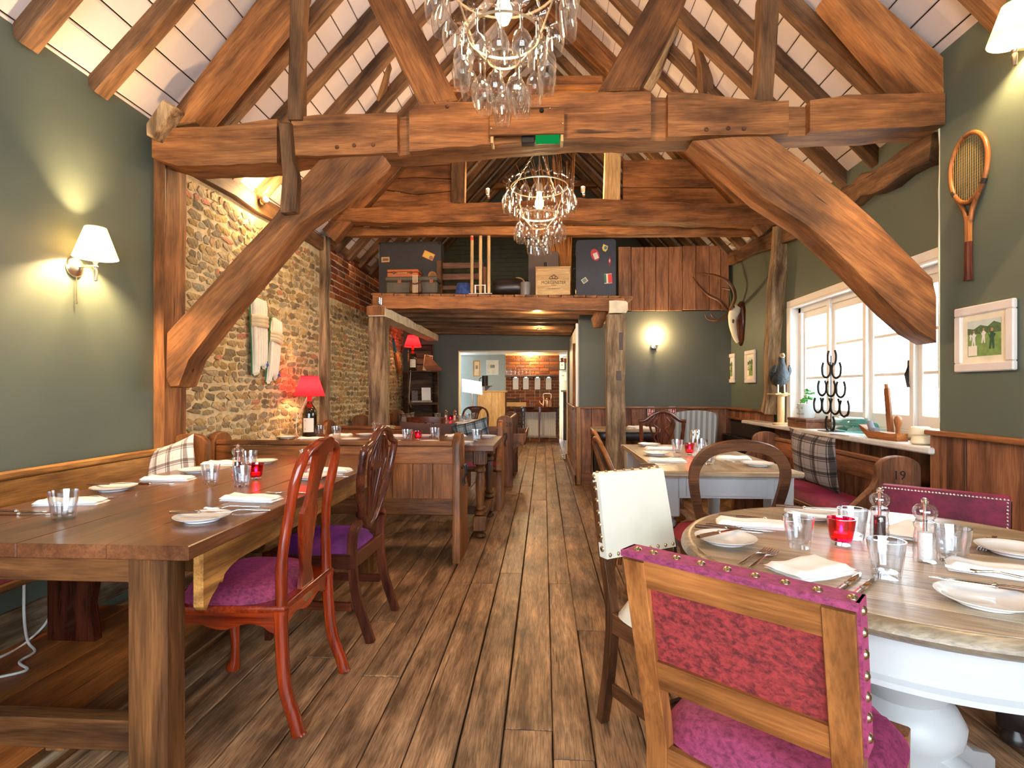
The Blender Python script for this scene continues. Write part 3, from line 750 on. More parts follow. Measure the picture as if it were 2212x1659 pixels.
# second truss
Y2 = 5.62
t2 = thing('roof_truss', 'second oak roof truss with boarded sides above the smaller hanging chandelier', 'roof truss')
hewn('tie_beam', [(690, 460), (704, 448), (790, 449), (935, 443), (957, 434), (980, 440), (1075, 437), (1160, 432), (1247, 427), (1358, 433), (1516, 438), (1656, 439), (1692, 462)],
     [(690, 474), (701, 478), (853, 481), (1075, 478), (1200, 476), (1485, 480), (1692, 487)], Y2, Y2 + .17, t2, OAK, step=20, seed=3)
for a in ([(976, 318), (1006, 318), (1004, 440), (974, 440)], [(1308, 300), (1342, 300), (1340, 432), (1304, 432)]): prismbeam('strut', a, Y2 + .03, Y2 + .13, t2, PALEW if a[0][0] > 1200 else RAFT)
def board(name, px, Y0, Y1, par, mat=OAK): return prismbeam(name, px, Y0, Y1, par, mat, 'x', .004)
board('infill_board', [(775, 352), (974, 344), (974, 386), (900, 382), (800, 389), (740, 392)], Y2 + .12, Y2 + .15, t2)
board('infill_board', [(735, 394), (800, 391), (900, 384), (974, 388), (974, 412), (900, 420), (830, 408), (722, 412)], Y2 + .11, Y2 + .14, t2)
board('infill_board', [(718, 414), (830, 411), (900, 422), (974, 414), (974, 446), (706, 450)], Y2 + .12, Y2 + .15, t2)
board('infill_board', [(812, 330), (974, 326), (974, 343), (778, 351)], Y2 + .12, Y2 + .15, t2)
board('infill_board', [(1345, 346), (1560, 342), (1610, 372), (1630, 405), (1345, 404)], Y2 + .11, Y2 + .14, t2)
board('infill_board', [(1345, 406), (1632, 407), (1656, 440), (1345, 436)], Y2 + .12, Y2 + .15, t2)
for sd in (-1, 1):
    timber('principal_rafter', (sd * 2.3, Y2 + .08, roof_z(2.3) - .1), (sd * .05, Y2 + .08, roof_z(.05) - .1), .2, .14, OAK, t2, seed=8)
timber('collar', at(975, 187, Y=Y2), at(1300, 182, Y=Y2), .15, .1, OAK, t2, up=(0, 0, 1), seed=2)
g = G(); rr = random.Random(6)
g.strip([(-.05 + rr.uniform(-.01, .012), i * .22) for i in range(14)], [(.045 + rr.uniform(-.012, .012), i * .22) for i in range(14)], 0, .13)
g.build('post', GREYOAK('z'), t2, loc=(XL + .02, Y2 + .05, 0), smooth=25)
p0 = at(1664, 892, X=2.31); p1 = at(1690, 488, X=2.31)
timber('post', p0, p1, .15, .12, GREYOAK, t2, up=(0, 1, 0), wob=.02, seg=9, seed=5)
# slim trimmer behind it and raking braces
tb = thing('trimmer_beam', 'slim squared beam running just beneath the second tie beam', 'beam')
timber('trimmer', at(706, 502, Y=6.05), at(1630, 500, Y=6.05), .105, .1, OAK, tb, up=(0, 0, 1), wob=.004)
timber('brace', at(845, 88, Y=4.5), at(792, 300, Y=5.1), .10, .09, RAFT, t2, seed=3)
timber('brace', at(1500, -40, Y=4.3), at(1532, 260, Y=5.0), .10, .09, RAFT, t2, seed=4)
timber('brace', at(1500, -40, Y=4.4), at(1395, 190, Y=5.0), .12, .1, GREYOAK, t2, seed=9, wob=.02)
timber('collar', (-1.0, 8.9, 4.55), (1.0, 8.9, 4.55), .14, .1, OAK, t2, up=(0, 0, 1))

# ================================================================ loft
lf = thing('loft_platform', 'raised timber loft deck on two rough posts above the passage', 'loft', (0, 0, 0))
TL = .021
def deck(x): return 2.292 - TL * (x + 1.9)
LR = (0, TL, 0)
lr = group_empty('loft_frame', (-1.9, 0, 2.292)); lr.rotation_euler = LR
bpy.data.objects.remove(lr)
def lpart(g, name, mat, smooth=25): 
    return g.build(name, mat, lf, loc=(-1.9, 0, 2.292), rot=LR, smooth=smooth)
rr = random.Random(9)
g = G(); n = 16
g.strip([(-.02 + 2.8 * i / n, -.028) for i in range(n + 1)], [(-.02 + 2.8 * i / n, -.165 + rr.uniform(-.008, .008)) for i in range(n + 1)], 5.98, 6.12)
lpart(g, 'front_beam', OAK('x'))
x = -.04
while x < 2.78:
    wd = rr.uniform(.12, .15)
    G().box((0, 0, 0), (wd - .006, 3.12, .026), .003).build('deck_board', OAK('y'), lf, loc=(x + wd / 2 - 1.9, 7.55 - rr.uniform(0, .02), deck(x + wd / 2 - 1.9) - .014 + rr.uniform(-.002, .002)), rot=(0, TL, 0))
    x += wd
for k in range(7):
    yy = 6.42 + k * .41
    xe = 2.72 if k < 1 else 2.35
    g = G().b2(-.02, xe, -.05, .05, -.15, -.03, .008); o = lpart(g, 'joist', RAFT('x')); o.location.y = yy
cx0, cx1 = -1.965, -1.775
def column(x0, x1, top, seed):
    rr = random.Random(seed); g = G(); n = 12
    A = [((x0 + rr.uniform(-.008, .008)), top * i / n) for i in range(n + 1)]; B = [((x1 + rr.uniform(-.008, .008)), top * i / n) for i in range(n + 1)]
    g.strip(A, B, -.09, .08)
    return g
c1 = column(-.095, .095, 2.045, 1).build('post', GREYOAK('z'), lf, loc=(-1.87, 6.06, 0), smooth=25)
c2 = column(-.1, .1, 2.03, 2).build('post', GREYOAK('z'), lf, loc=(.79, 6.06, 0), smooth=25)
G().b2(-.03, .02, -.098, -.088, -.05, .05, .002).build('mortise', plain('mortise_dark', srgb(70, 50, 34)), lf, loc=(.82, 6.06, 1.36))
G().b2(-.02, .02, -.098, -.088, -.11, .08, .002).build('mortise', plain('mortise_dark', srgb(70, 50, 34)), lf, loc=(.84, 6.06, 1.75))
g = G(); n = 12
g.strip([(5.93 + 3.1 * i / n, 2.135 + rr.uniform(-.012, .008)) for i in range(n + 1)], [(5.93 + 3.1 * i / n, 2.03 + rr.uniform(-.006, .006)) for i in range(n + 1)], -.09, .09, 'x')
g.build('side_beam', plain('limed_beam', srgb(214, 198, 166), rough=.85, bump=.5, bscale=30, noise_amt=.2), lf, loc=(-1.865, 0, 0), smooth=25)
G().b2(-.1, .1, -.012, .002, -.05, .052, .004).build('beam_end', OAK('z'), lf, loc=(-1.87, 5.93, 2.085))
g = G(); g.strip([(-.1, .075), (-.03, .08), (.08, .07), (.1, .05)], [(-.1, -.06), (-.03, -.055), (.08, -.06), (.1, -.03)], -.1, .9)
g.build('corbel', plain('limed_beam', (0, 0, 0)), lf, loc=(.81, 6.05, 2.10), smooth=40)
G().tube([(.60, 6.1, 1.90), (.60, 6.1, 1.98), (.645, 6.1, 2.06), (.70, 6.1, 2.13)], [.05, .075, .075, .05], 8, flat=.8).build('knee', OAK('z'), lf, smooth=50)
# vertical board screen to the right of the loft
sc = thing('board_screen', 'screen of nine vertical reddish planks above the alcove', 'screen', (0, 0, 0))
xs = [.935, 1.095, 1.255, 1.40, 1.56, 1.73, 1.895, 2.06, 2.20, 2.30]
for a, b in zip(xs, xs[1:]):
    G().box((0, 0, 0), (b - a - .006, .022, .80), .003).build('plank', wood('screen_plank', srgb(186, 126, 84), srgb(128, 80, 50), 'z', rough=.6, vary=.1, bump=.25, blot=.35), sc, loc=((a + b) / 2, 6.9, 2.60 + rr.uniform(-.006, .006)), rot=(0, rr.uniform(-.004, .004), 0))
for za in (2.25, 2.90): G().b2(.95, 2.32, 6.915, 6.95, za, za + .06, .004).build('rail', RAFT('x'), sc)
# small downlights in the passage soffit
for k, (px, py) in enumerate(((1160, 668), (1165, 712))):
    yy = 6.25 if k == 0 else 7.9
    xx = at(px, py, Y=yy).x
    d = thing('downlight', ('round recessed downlight under the front edge of the loft', 'round recessed downlight deeper under the loft')[k], 'downlight', (xx, yy, 2.13 if k == 0 else 2.09))
    G().lathe([(.028, 0), (.036, -.004), (.036, .01), (.028, .012)], 20, close=True).build('bezel', NICKEL, d, smooth=40)
    G().lathe([(0, .004), (.027, .004)], 16, close=True).build('lens', emit('downlight_glow', WARM2, 12), d)
    lamp('downlight_lamp', 'POINT', (0, 0, -.06), 12, WARM2, .03, d)

# ================================================================ chandeliers
gl = G().lathe([(.0335, 0), (.030, -.004), (.008, -.010), (.0038, -.022), (.0036, -.085), (.008, -.096), (.024, -.112), (.034, -.135), (.0365, -.155), (.034, -.18), (.0285, -.212)], 16, close=True)
GLASSM = gl.build('wine_glass', CHGLASS, smooth=60); gm_ = GLASSM.data; bpy.data.objects.remove(GLASSM)
def ring(g, r_, z, t=.004, h_=.009, seg=40): return g.lathe([(r_ - t / 2, z - h_ / 2), (r_ + t / 2, z - h_ / 2), (r_ + t / 2, z + h_ / 2), (r_ - t / 2, z + h_ / 2), (r_ - t / 2, z - h_ / 2)], seg, close=True)
STEEL = plain('warm_steel', (.36, .31, .26), rough=.45, metal=1)
BULB = emit('bulb_glow', (1.0, .72, .36), 60)
def chandelier(label, x, y, zb, power, seed, top):
    t = thing('wine_glass_chandelier', label, 'chandelier', (x, y, zb), group='wine glass chandeliers')
    rr = random.Random(seed)
    fr = ring(ring(ring(G(), .215, .50), .135, .285), .062, .20)
    for k in range(3):
        a = k * 2.094 + .5; c_, s_ = math.cos(a), math.sin(a)
        fr.tube([(c_ * .215, s_ * .215, .50), (c_ * .135, s_ * .135, .285), (c_ * .062, s_ * .062, .20)], .004, 6)
    fr.build('frame', STEEL, t, smooth=40)
    for n_, r_, z_, o_ in ((19, .248, .53, 0), (13, .165, .305, .3), (5, .066, .212, .5)):
        for k in range(n_):
            a = 2 * PI * k / n_ + o_; q = r_ + rr.uniform(-.006, .006)
            inst(gm_, 'wine_glass', t, (q * math.cos(a), q * math.sin(a), z_ + rr.uniform(-.006, .006)), (rr.uniform(-.06, .06), rr.uniform(-.06, .06), rr.uniform(0, 3)))
    hz = .80
    for k in range(3):
        a = k * 2.094 + .9; g = G(); c_, s_ = math.cos(a), math.sin(a); nl = 15
        for j in range(nl):
            u = (j + .5) / nl; p = Vector((c_ * .21 * (1 - u) + c_ * .012 * u, s_ * .21 * (1 - u) + s_ * .012 * u, .505 + (hz - .505) * u))
            d = Vector((-c_ * .2, -s_ * .2, hz - .505)).normalized(); sd = Vector((-s_, c_, 0)) if j % 2 else d.cross(Vector((-s_, c_, 0)))
            pts = [p + d * (.0145 * math.cos(q)) + sd * (.006 * math.sin(q)) for q in [i * PI / 4 for i in range(9)]]
            g.tube(pts, .0018, 5, cap=False)
        g.build('chain', STEEL, t, smooth=40)
    G().tube([(0, 0, hz - .01), (0, 0, top - zb)], .006, 8).lathe([(.022, .46), (.022, .52), (.004, .54)], 12).tube([(0, 0, .52), (0, 0, hz)], .004, 6).build('stem', STEEL, t, smooth=40)
    G().lathe([(0, .325), (.018, .335), (.031, .365), (.031, .385), (.018, .43), (.016, .46)], 14).build('bulb', BULB, t, smooth=60)
    lamp('bulb_light', 'POINT', (0, 0, .375), power, WARM, .04, t)
    return t
chandelier('large chandelier of upturned wine glasses hanging nearest the viewer, cut by the top edge', at(1088, 245, Y=2.0).x, 2.0, 2.225, 34, 1, 5.3)
chandelier('smaller looking wine glass chandelier hanging on chains beyond the great tie beam', at(1165, 545, Y=4.1).x, 4.1, 2.235, 52, 2, 5.3)

# spotlights on the timbers
def spot(label, loc, aim, power, bulb_r=.022):
    t = thing('spotlight', label, 'spotlight', loc, group='small swivel spotlights')
    d = (Vector(aim) - Vector(loc)).normalized(); q = d.to_track_quat('Z', 'Y').to_matrix().to_4x4()
    G().lathe([(0, 0), (.026, 0), (.026, .02), (.01, .024)], 14, axis='x').build('mount', NICKEL, t, smooth=40)
    g = G(); g.M = Matrix.Translation(d * .05) @ q; g.lathe([(.02, -.03), (.024, -.02), (.026, .025), (.022, .025), (.02, -.02)], 14, close=True)
    g.M = Matrix.Identity(4); g.tube([(0, 0, 0), tuple(d * .03)], .006, 6); g.build('head', NICKEL, t, smooth=40)
    g = G(); g.M = Matrix.Translation(d * .07) @ q; g.lathe([(0, .012), (.014, .008), (bulb_r, 0), (.012, -.01), (0, -.01)], 12); g.build('bulb', emit('spot_glow', (1, .8, .45), 90), t, smooth=60)
    lamp('spot_lamp', 'POINT', d * .12, power, WARM2, .025, t)
    return t
spot('swivel spotlight on the wall plate above the stone wall, beside the left brace', at(565, 436, X=XL + .06), at(700, 350, X=-1.6), 26)
spot('swivel spotlight on the wall plate above the brick panel', at(768, 546, X=XL + .06), at(800, 520, X=-2.0), 20)
for k, (px, py) in enumerate(((1054, 412), (1259, 408))):
    p = at(px, py + 12, Y=Y2 + .1)
    spot(('bright spotlight on the second tie beam, left of the hanging chandelier', 'bright spotlight on the second tie beam, right of the hanging chandelier')[k], p, p + Vector((0, -.3, .9)), 16)

# ================================================================ wall lamps
SHADE = shade_cloth('cream_lampshade', (.95, .86, .66), .62)
def sconce(label, wall, out, p, power, cord=False):
    """p: wall point of the back plate; out: unit vector away from the wall"""
    t = thing('wall_sconce', label, 'wall lamp', p, group='shaded wall sconces'); o = Vector(out)
    ax = 'x' if abs(o.x) > .5 else 'y'; sg = o.x if ax == 'x' else o.y
    G().lathe([(0, .03 * sg), (.02, .03 * sg), (.03, .022 * sg), (.045, .016 * sg), (.052, .006 * sg), (.052, 0)], 24, axis=ax).build('back_plate', NICKEL, t, smooth=50)
    e = o * .115
    G().tube([tuple(o * .02), tuple(o * .07 + Vector((0, 0, .004))), tuple(e)], .007, 8).lathe([(.0, -.075), (.009, -.07), (.011, -.02), (.008, -.012), (.014, 0), (.008, .012), (.013, .024), (.008, .036), (.012, .05), (.012, .075)], 14, tuple(e)).build('arm', NICKEL, t, smooth=50)
    G().lathe([(.0985, .045), (.047, .20), (.045, .20), (.0965, .045)], 32, tuple(e), close=True).build('lamp_shade', SHADE, t, smooth=50)
    G().lathe([(0, .14), (.012, .13), (.018, .11), (.01, .085), (.009, .07)], 12, tuple(e)).build('bulb', emit('sconce_bulb_glow', (1, .8, .46), 45), t, smooth=60)
    if cord: G().tube([tuple(o * .012 + Vector((0, 0, -.05))), tuple(o * .012 + Vector((0, 0, -.17)))], .0022, 6).lathe([(0, -.19), (.005, -.188), (.004, -.17)], 8, tuple(o * .012)).build('pull_cord', BRASS, t)
    lamp('sconce_lamp', 'POINT', e + Vector((0, 0, .115)), power, WARM2, .03, t)
    return t
sconce('brass wall sconce with cream shade and pull cord glowing on the left green wall', XL, (1, 0, 0), (XL, 2.635, 1.83), 75, True)
sconce('brass wall sconce with cream shade high on the right wall above the tennis racket', XN, (-1, 0, 0), (XN, 2.53, 2.71), 60)
t = thing('wall_light', 'small uplighter with frosted glass cup glowing on the alcove wall', 'wall lamp', at(1412, 748, Y=6.955))
G().lathe([(0, -.03), (.03, -.025), (.04, -.008), (.04, 0)], 20, axis='y').build('back_plate', NICKEL, t, smooth=50)
G().tube([(0, -.02, 0), (.012, -.08, -.02), (.02, -.09, .0)], .006, 8).lathe([(0, -.07), (.008, -.065), (.01, -.03), (.018, 0), (.02, .015)], 12, (.02, -.09, 0)).build('arm', NICKEL, t, smooth=50)
G().lathe([(.02, .01), (.034, .03), (.045, .06), (.052, .105), (.049, .105), (.042, .06), (.03, .032), (.0, .014)], 20, (.02, -.09, 0), close=True).build('lamp_shade', emit('frosted_cup_glow', (1, .78, .45), 7), t, smooth=50)
lamp('cup_lamp', 'POINT', (.02, -.09, .15), 24, WARM2, .03, t)
# ================================================================ furniture helpers
def face(fx, fy): return math.atan2(-fx, fy)
def pad(g, w_, d_, h_, c=(0, 0, 0), e=3.2, n=14, flare=1.0, under=.25):
    """upholstered cushion: domed top, rolled edge"""
    def f(u, v, s):
        a = 2 * u - 1; b = 2 * v - 1
        m = max(abs(a), abs(b)); q = (abs(a) ** e + abs(b) ** e) ** (1 / e) or 1e-6
        k = m / q if m else 1
        x, y = a * k, b * k
        t = max(0, 1 - (abs(a) ** 6)) * max(0, 1 - (abs(b) ** 6))
        z = h_ * (t ** .45) if s > 0 else -h_ * under * (t ** .45)
        fl = 1 + (flare - 1) * (y + 1) / 2
        return (c[0] + x * w_ / 2 * fl, c[1] + y * d_ / 2, c[2] + z)
    n0 = len(g.v)
    g.grid(n, n, lambda u, v: f(u, v, 1)); g.grid(n, n, lambda u, v: f(u, v, -1))
    return g
def pillow(g, w_, h_, t_, n=12):
    """scatter cushion standing in local xz"""
    for s in (1, -1):
        def f(u, v, s=s):
            a = 2 * u - 1; b = 2 * v - 1
            th = t_ / 2 * ((1 - a * a) * (1 - b * b)) ** .5
            pin = 1 - .10 * (1 - abs(a) ** 2) * (abs(b) ** 2); pin2 = 1 - .10 * (1 - abs(b) ** 2) * (abs(a) ** 2)
            return (a * w_ / 2 * pin2, s * th, b * h_ / 2 * pin)
        g.grid(n, n, f)
    return g
def back_slab(rows, th, yb):
    """solid splat: rows of (height, left x, right x) that follows the rake yb(height)"""
    g = G(); vs = []; fs = []
    for h_, a, b in rows:
        y = yb(h_); vs += [(a, y - th / 2, h_), (b, y - th / 2, h_), (b, y + th / 2, h_), (a, y + th / 2, h_)]
    n = len(rows)
    fs = [(0, 1, 2, 3), tuple(4 * (n - 1) + k for k in (3, 2, 1, 0))]
    for i in range(n - 1):
        for k in range(4): fs.append((4 * i + k, 4 * i + (k + 1) % 4, 4 * i + 4 + (k + 1) % 4, 4 * i + 4 + k))
    return g.add(vs, fs)
def smoothpath(pts, n=6):
    """Catmull-Rom through points"""
    P = [Vector(p) for p in pts]; P = [P[0] * 2 - P[1]] + P + [P[-1] * 2 - P[-2]]; out = []
    for i in range(1, len(P) - 2):
        for k in range(n):
            t = k / n; a, b, c, d = P[i - 1], P[i], P[i + 1], P[i + 2]
            out.append(.5 * ((2 * b) + (c - a) * t + (2 * a - 5 * b + 4 * c - d) * t * t + (3 * b - a - 3 * c + d) * t ** 3))
    out.append(P[-2]); return out
def scallop_rail(L_, h_, drop, n=24):
    """outline of a shaped seat rail in (x, z), wavy below"""
    top = [(-L_ / 2 + L_ * i / n, h_) for i in range(n + 1)]
    bot = [(-L_ / 2 + L_ * i / n, -drop * (.5 + .5 * math.cos(2 * PI * 2 * i / n)) * (1 if 2 < i < n - 2 else 1.6)) for i in range(n + 1)]
    return top, bot
VPURP = velvet('violet_velvet', srgb(112, 36, 116), srgb(62, 16, 66), 9)
VMAG = velvet('magenta_velvet', srgb(152, 54, 92), srgb(98, 26, 54), 55)
VRED = velvet('crushed_red_velvet', srgb(160, 50, 48), srgb(78, 16, 20), 60)
VBURG = velvet('burgundy_velvet', srgb(128, 22, 56), srgb(78, 10, 34), 7)

# ---------------------------------------------------------------- chairs at the long table
def queen_anne(label, loc, rz):
    t = thing('dining_chair', label, 'chair', loc, rz)
    yb = lambda h: -.205 - .075 * max(0, (h - .42) / .6) ** 1.4 + .02 * math.sin((h - .42) / .6 * PI)
    m = MAHOG
    tp, bt = scallop_rail(.40, .045, .022)
    G().strip(tp, bt, -.012, .012).build('seat_rail', m('x'), t, loc=(0, -.2, .385), smooth=40)
    G().strip(tp, bt, -.012, .012).build('seat_rail', m('x'), t, loc=(0, .2, .385), smooth=40)
    for s in (-1, 1): G().strip(tp, bt, -.012, .012).build('seat_rail', m('x'), t, loc=(s * .21, 0, .385), rot=(0, 0, PI / 2 - s * .04), smooth=40)
    G().prism([(-.22, -.225), (.22, -.225), (.25, .235), (-.25, .235)], .425, .448, 'z', .008).build('seat_frame', m('x'), t, smooth=40)
    pad(G(), .43, .40, .055, (0, .015, .448), flare=1.06).build('seat_cushion', VMAG, t, smooth=60)
    for s in (-1, 1):
        G().bar(smoothpath([(s * .205, -.205, .43), (s * .205, -.21, .30), (s * .21, -.225, .16), (s * .215, -.262, .05), (s * .215, -.275, 0)]), .034, [.05] + [.04] * 23 + [.05], up=(0, 1, 0), ch=.35).build('leg', m('z'), t, smooth=50)
        G().tube(smoothpath([(s * .215, .20, .43), (s * .228, .225, .36), (s * .215, .21, .2), (s * .205, .20, .06), (s * .21, .215, .0)]), [.03, .03, .031, .033, .034, .034, .034, .033, .031, .029, .027, .025, .023, .021, .020, .019, .018, .018, .018, .019, .021, .025, .028, .03, .026], 10).build('leg', m('z'), t, smooth=50)
        path = smoothpath([(s * .198, yb(.44), .44), (s * .190, yb(.6), .6), (s * .172, yb(.75), .75), (s * .172, yb(.88), .88), (s * .140, yb(.965), .965), (s * .062, yb(1.0), .998)])
        G().tube(path, [.021] * 6 + [.019] * 20 + [.018] * 5, 10).build('back_stile', m('z'), t, smooth=50)
    back_slab([(.955, -.068, .068), (.975, -.075, .075), (.995, -.065, .065), (1.012, -.03, .03), (1.016, -.01, .01)], .034, yb).build('crest_rail', m('x'), t, smooth=50)
    back_slab([(.445, -.055, .055), (.47, -.05, .05), (.52, -.034, .034), (.60, -.045, .045), (.68, -.062, .062), (.735, -.066, .066), (.755, -.05, .05), (.80, -.036, .036), (.88, -.044, .044), (.96, -.06, .06)], .018, yb).build('splat', m('z'), t, smooth=40)
    G().b2(-.03, .03, -.218, -.2125, .395, .412, 0).build('maker_plate', BRASS, t)
    return t
qa = queen_anne('glossy red mahogany chair with vase splat and magenta velvet seat', (-1.125, 2.05, 0), face(-1, 0))

def shield_back(label, loc, rz, wood_=DMAHOG, seat=VPURP, h=1.01, w=.23):
    t = thing('dining_chair', label, 'chair', loc, rz)
    yb = lambda q: -.20 - .09 * max(0, (q - .42) / .6) ** 1.2
    m = wood_
    for s in (-1, 1):
        G().bar(smoothpath([(s * .19, -.29, 0), (s * .19, -.22, .22), (s * .195, -.20, .42), (s * .20, yb(.52), .52), (s * .145, yb(.545), .56)]), .03, .042, up=(0, 1, 0)).build('leg', m('z'), t, smooth=40)
        G().bar([(s * .21, .21, .42), (s * .205, .21, 0)], [.045, .032], [.045, .032], up=(0, 1, 0)).build('leg', m('z'), t, smooth=40)
        G().b2(-.012, .012, -.2, .2, -.02, .02, .004).build('stretcher', m('y'), t, loc=(s * .2, 0, .17))
        G().b2(-.012, .012, -.2, .22, -.035, .035, .004).build('seat_rail', m('y'), t, loc=(s * .205, 0, .385))
    G().b2(-.2, .2, -.012, .012, -.02, .02, .004).build('stretcher', m('x'), t, loc=(0, .02, .17))
    for y in (-.205, .21): G().b2(-.21, .21, -.014, .014, -.035, .035, .004).build('seat_rail', m('x'), t, loc=(0, y, .385))
    pad(G(), .44, .42, .05, (0, .01, .415), flare=1.06).build('seat_cushion', seat, t, smooth=60)
    sh = [(0, .505), (.075, .54), (.15, .64), (w - .015, .78), (w, .895), (w - .02, .925), (.14, .945), (.07, h - .015), (0, h)]
    pts = [(x, z) for x, z in sh] + [(-x, z) for x, z in sh[-2:0:-1]]
    path = smoothpath([(x, yb(z), z) for x, z in pts + [pts[0]]], 4)
    G().tube(path, .0185, 8, flat=1.1).build('shield_frame', m('x'), t, smooth=60)
    for k, q in enumerate((-.10, -.05, 0, .05, .10)):
        G().bar(smoothpath([(q * .25, yb(.53), .53), (q * .5, yb(.65), .65), (q * 1.05, yb(.78), .78), (q * 1.2, yb(.87), .87), (q * .6, yb(.96), .955 + .02 * (1 - abs(q) * 10))]), [.026 if k == 2 else .02] * 25, .012, up=(0, 1, 0)).build('back_rib', m('z'), t, smooth=50)
    back_slab([(.80, -.07, .07), (.82, -.085, .085), (.835, -.07, .07)], .014, yb).build('carved_band', m('x'), t, smooth=40)
    back_slab([(.515, -.05, .05), (.55, -.06, .06), (.58, -.03, .03)], .016, yb).build('splat_foot', m('x'), t, smooth=40)
    return t
shield_back('dark mahogany shield-back chair with violet velvet seat beside the long oak table', (-1.105, 2.735, 0), face(-1, .04))

# ---------------------------------------------------------------- long oak table
lt = thing('dining_table', 'long dark oak table in the left foreground on square and turned legs', 'table', (-1.515, 2.53, 0))
xs = [-.515, -.26, .0, .27, .515]
for a, b in zip(xs, xs[1:]): G().box((0, 0, 0), (b - a - .0012, 2.12, .042), .003).build('table_board', DARKOAK('y'), lt, loc=((a + b) / 2, 0, .739))
G().b2(-.40, .40, -.02, .02, -.045, .045, .003).build('apron', LEGOAK('x'), lt, loc=(0, -.97, .673))
G().b2(-.40, .40, -.02, .02, -.045, .045, .003).build('apron', LEGOAK('x'), lt, loc=(0, .97, .673))
g = G()
prof = [(-.925, -.045), (-.925, -.14), (-.91, -.155), (-.895, -.135), (-.88, -.12), (-.855, -.105), (-.84, -.09), (-.825, -.10), (-.815, -.075), (-.78, -.06), (-.73, -.05), (0, -.045), (.95, -.045)]
tp = [(a, .045) for a, b in prof]
G().strip(tp, prof, -.016, .016, 'x').build('side_apron', PEWL('y'), lt, loc=(.455, 0, .673))
G().strip(tp, prof, -.016, .016, 'x').build('side_apron', PEWL('y'), lt, loc=(-.455, 0, .673))
for x in (-.405, .355): G().b2(-.06, .06, -.042, .042, 0, .718, .004).build('leg', LEGOAK('z'), lt, loc=(x if x > 0 else x + .05, -.968, 0))
for x in (-.355, .355): G().b2(-.05, .05, -.05, .05, .0, .15, .006).lathe([(.034, .15), (.05, .165), (.053, .19), (.04, .215), (.034, .37), (.05, .39), (.05, .41), (.036, .43), (.042, .52), (.046, .58), (.038, .64), (.05, .66), (.05, .72)], 16).build('leg', LEGOAK('z'), lt, loc=(x, .90, 0), smooth=40)
G().b2(-.36, .32, -.03, .03, -.045, .045, .004).build('stretcher', LEGOAK('x'), lt, loc=(0, -.968, .175))
G().b2(-.03, .03, -.94, .87, -.03, .03, .004).build('stretcher', LEGOAK('y'), lt, loc=(0, 0, .11))
G().b2(-.31, .31, -.03, .03, -.03, .03, .004).build('stretcher', LEGOAK('x'), lt, loc=(0, .90, .11))

# ---------------------------------------------------------------- pews
def pew(label, L_, loc, rz, he=.90, hb=.845, hb0=.33, cush=None, woodm=PEW, railm=None, boards=True, dep=.43, top=.22, num=None, holder=False, support=(), edge=None, ends=(1, 1), seatless=False, n=None):
    railm = railm or woodm
    t = thing('pew', label, 'bench', loc, rz)
    arc = [(top / 2 + top / 2 * math.cos(a), he - .07 + .07 * math.sin(a)) for a in [PI * k / 8 for k in range(9)]][::-1]
    prof = [(0, 0), (0, he - .07)] + arc[1:-1] + [(top, he - .07), (top, .70), (top + .03, .63), (dep - .05, .50), (dep, .46), (dep, .41), (dep - .05, .38), (dep - .06, .30), (dep - .02, .1), (dep - .02, 0)]
    for s, on in zip((-1, 1), ends):
        if on:
            e = G().prism(prof, -.026, .026, 'x', .006).build('end_panel', woodm('z'), t, loc=(s * (L_ / 2 - .026), 0, 0), smooth=35)
            if edge is not None: 
                G().prism([(p[0], p[1]) for p in prof], .0275, .029, 'x').build('worn_edge', edge('z'), e)
    Li = L_ - .104
    G().b2(-Li / 2, Li / 2, -.004, .032, hb - .035, hb, .008).build('cap_rail', railm('x'), t, loc=(0, .02, 0))
    G().b2(-Li / 2, Li / 2, .0, .024, hb - .16, hb - .04, .004).build('top_rail', railm('x'), t, loc=(0, .02, 0))
    nb = n or max(3, int(Li / .125)); w_ = Li / nb
    z0 = max(hb0 + .11, .2)
    for k in range(nb):
        G().box((0, 0, 0), (w_ - .004, .014, hb - .16 - z0 + .01), .002).build('back_board', woodm('z'), t, loc=(-Li / 2 + w_ * (k + .5), .032, (hb - .16 + z0) / 2))
    G().b2(-Li / 2, Li / 2, 0, .026, hb0, hb0 + .115, .005).build('bottom_rail', railm('x'), t, loc=(0, .018, 0))
    if not seatless: G().b2(-Li / 2, Li / 2, .05, dep - .02, .405, .435, .006).build('seat', woodm('x'), t)
    if cush: pad(G(), Li - .02, dep - .09, .05, (0, .06 + (dep - .09) / 2, .437), e=8, n=12).build('seat_cushion', cush, t, smooth=60)
    for xx in support:
        G().prism([(.10, 0), (.10, .405), (.42, .405), (.40, .36), (.33, .28), (.31, .16), (.33, 0)], -.022, .022, 'x', .004).build('support', DMAHOG('z'), t, loc=(xx, 0, 0))
    return t
wp = pew('long honey pine wall bench with plaid cushion along the left green wall', 3.4, (XL + .02, 1.66, .05), face(1, 0), he=.875, hb=.795, hb0=.44, cush=VBURG, woodm=PEW, railm=PEWL, support=(-.72,), top=.25, ends=(1, 1), dep=.42)
s1 = pew('brown boarded pew turned away, with iron hooks on its end, before the stone wall table', 1.81, (-1.485, 3.715, 0), 0, he=.90, hb=.845, hb0=.33, cush=None, n=12)
s2 = pew('brown pew facing the viewer behind the table with the red magnum lamp', 1.9, (-1.375, 5.78, 0), PI, he=.885, hb=.815, hb0=.33, cush=VMAG)
s3 = pew('dark pew numbered 28 with a book rest, its back to the aisle', 1.35, (-.385, 7.35, 0), face(-1, 0), he=.885, hb=.86, hb0=.3, dep=.42, top=.2, woodm=WAINS)
s4 = pew('pew against the stone wall beside the far table, holding a checked cushion', 1.7, (XL + .05, 7.35, 0), face(1, 0), he=.90, hb=.86, hb0=.3)
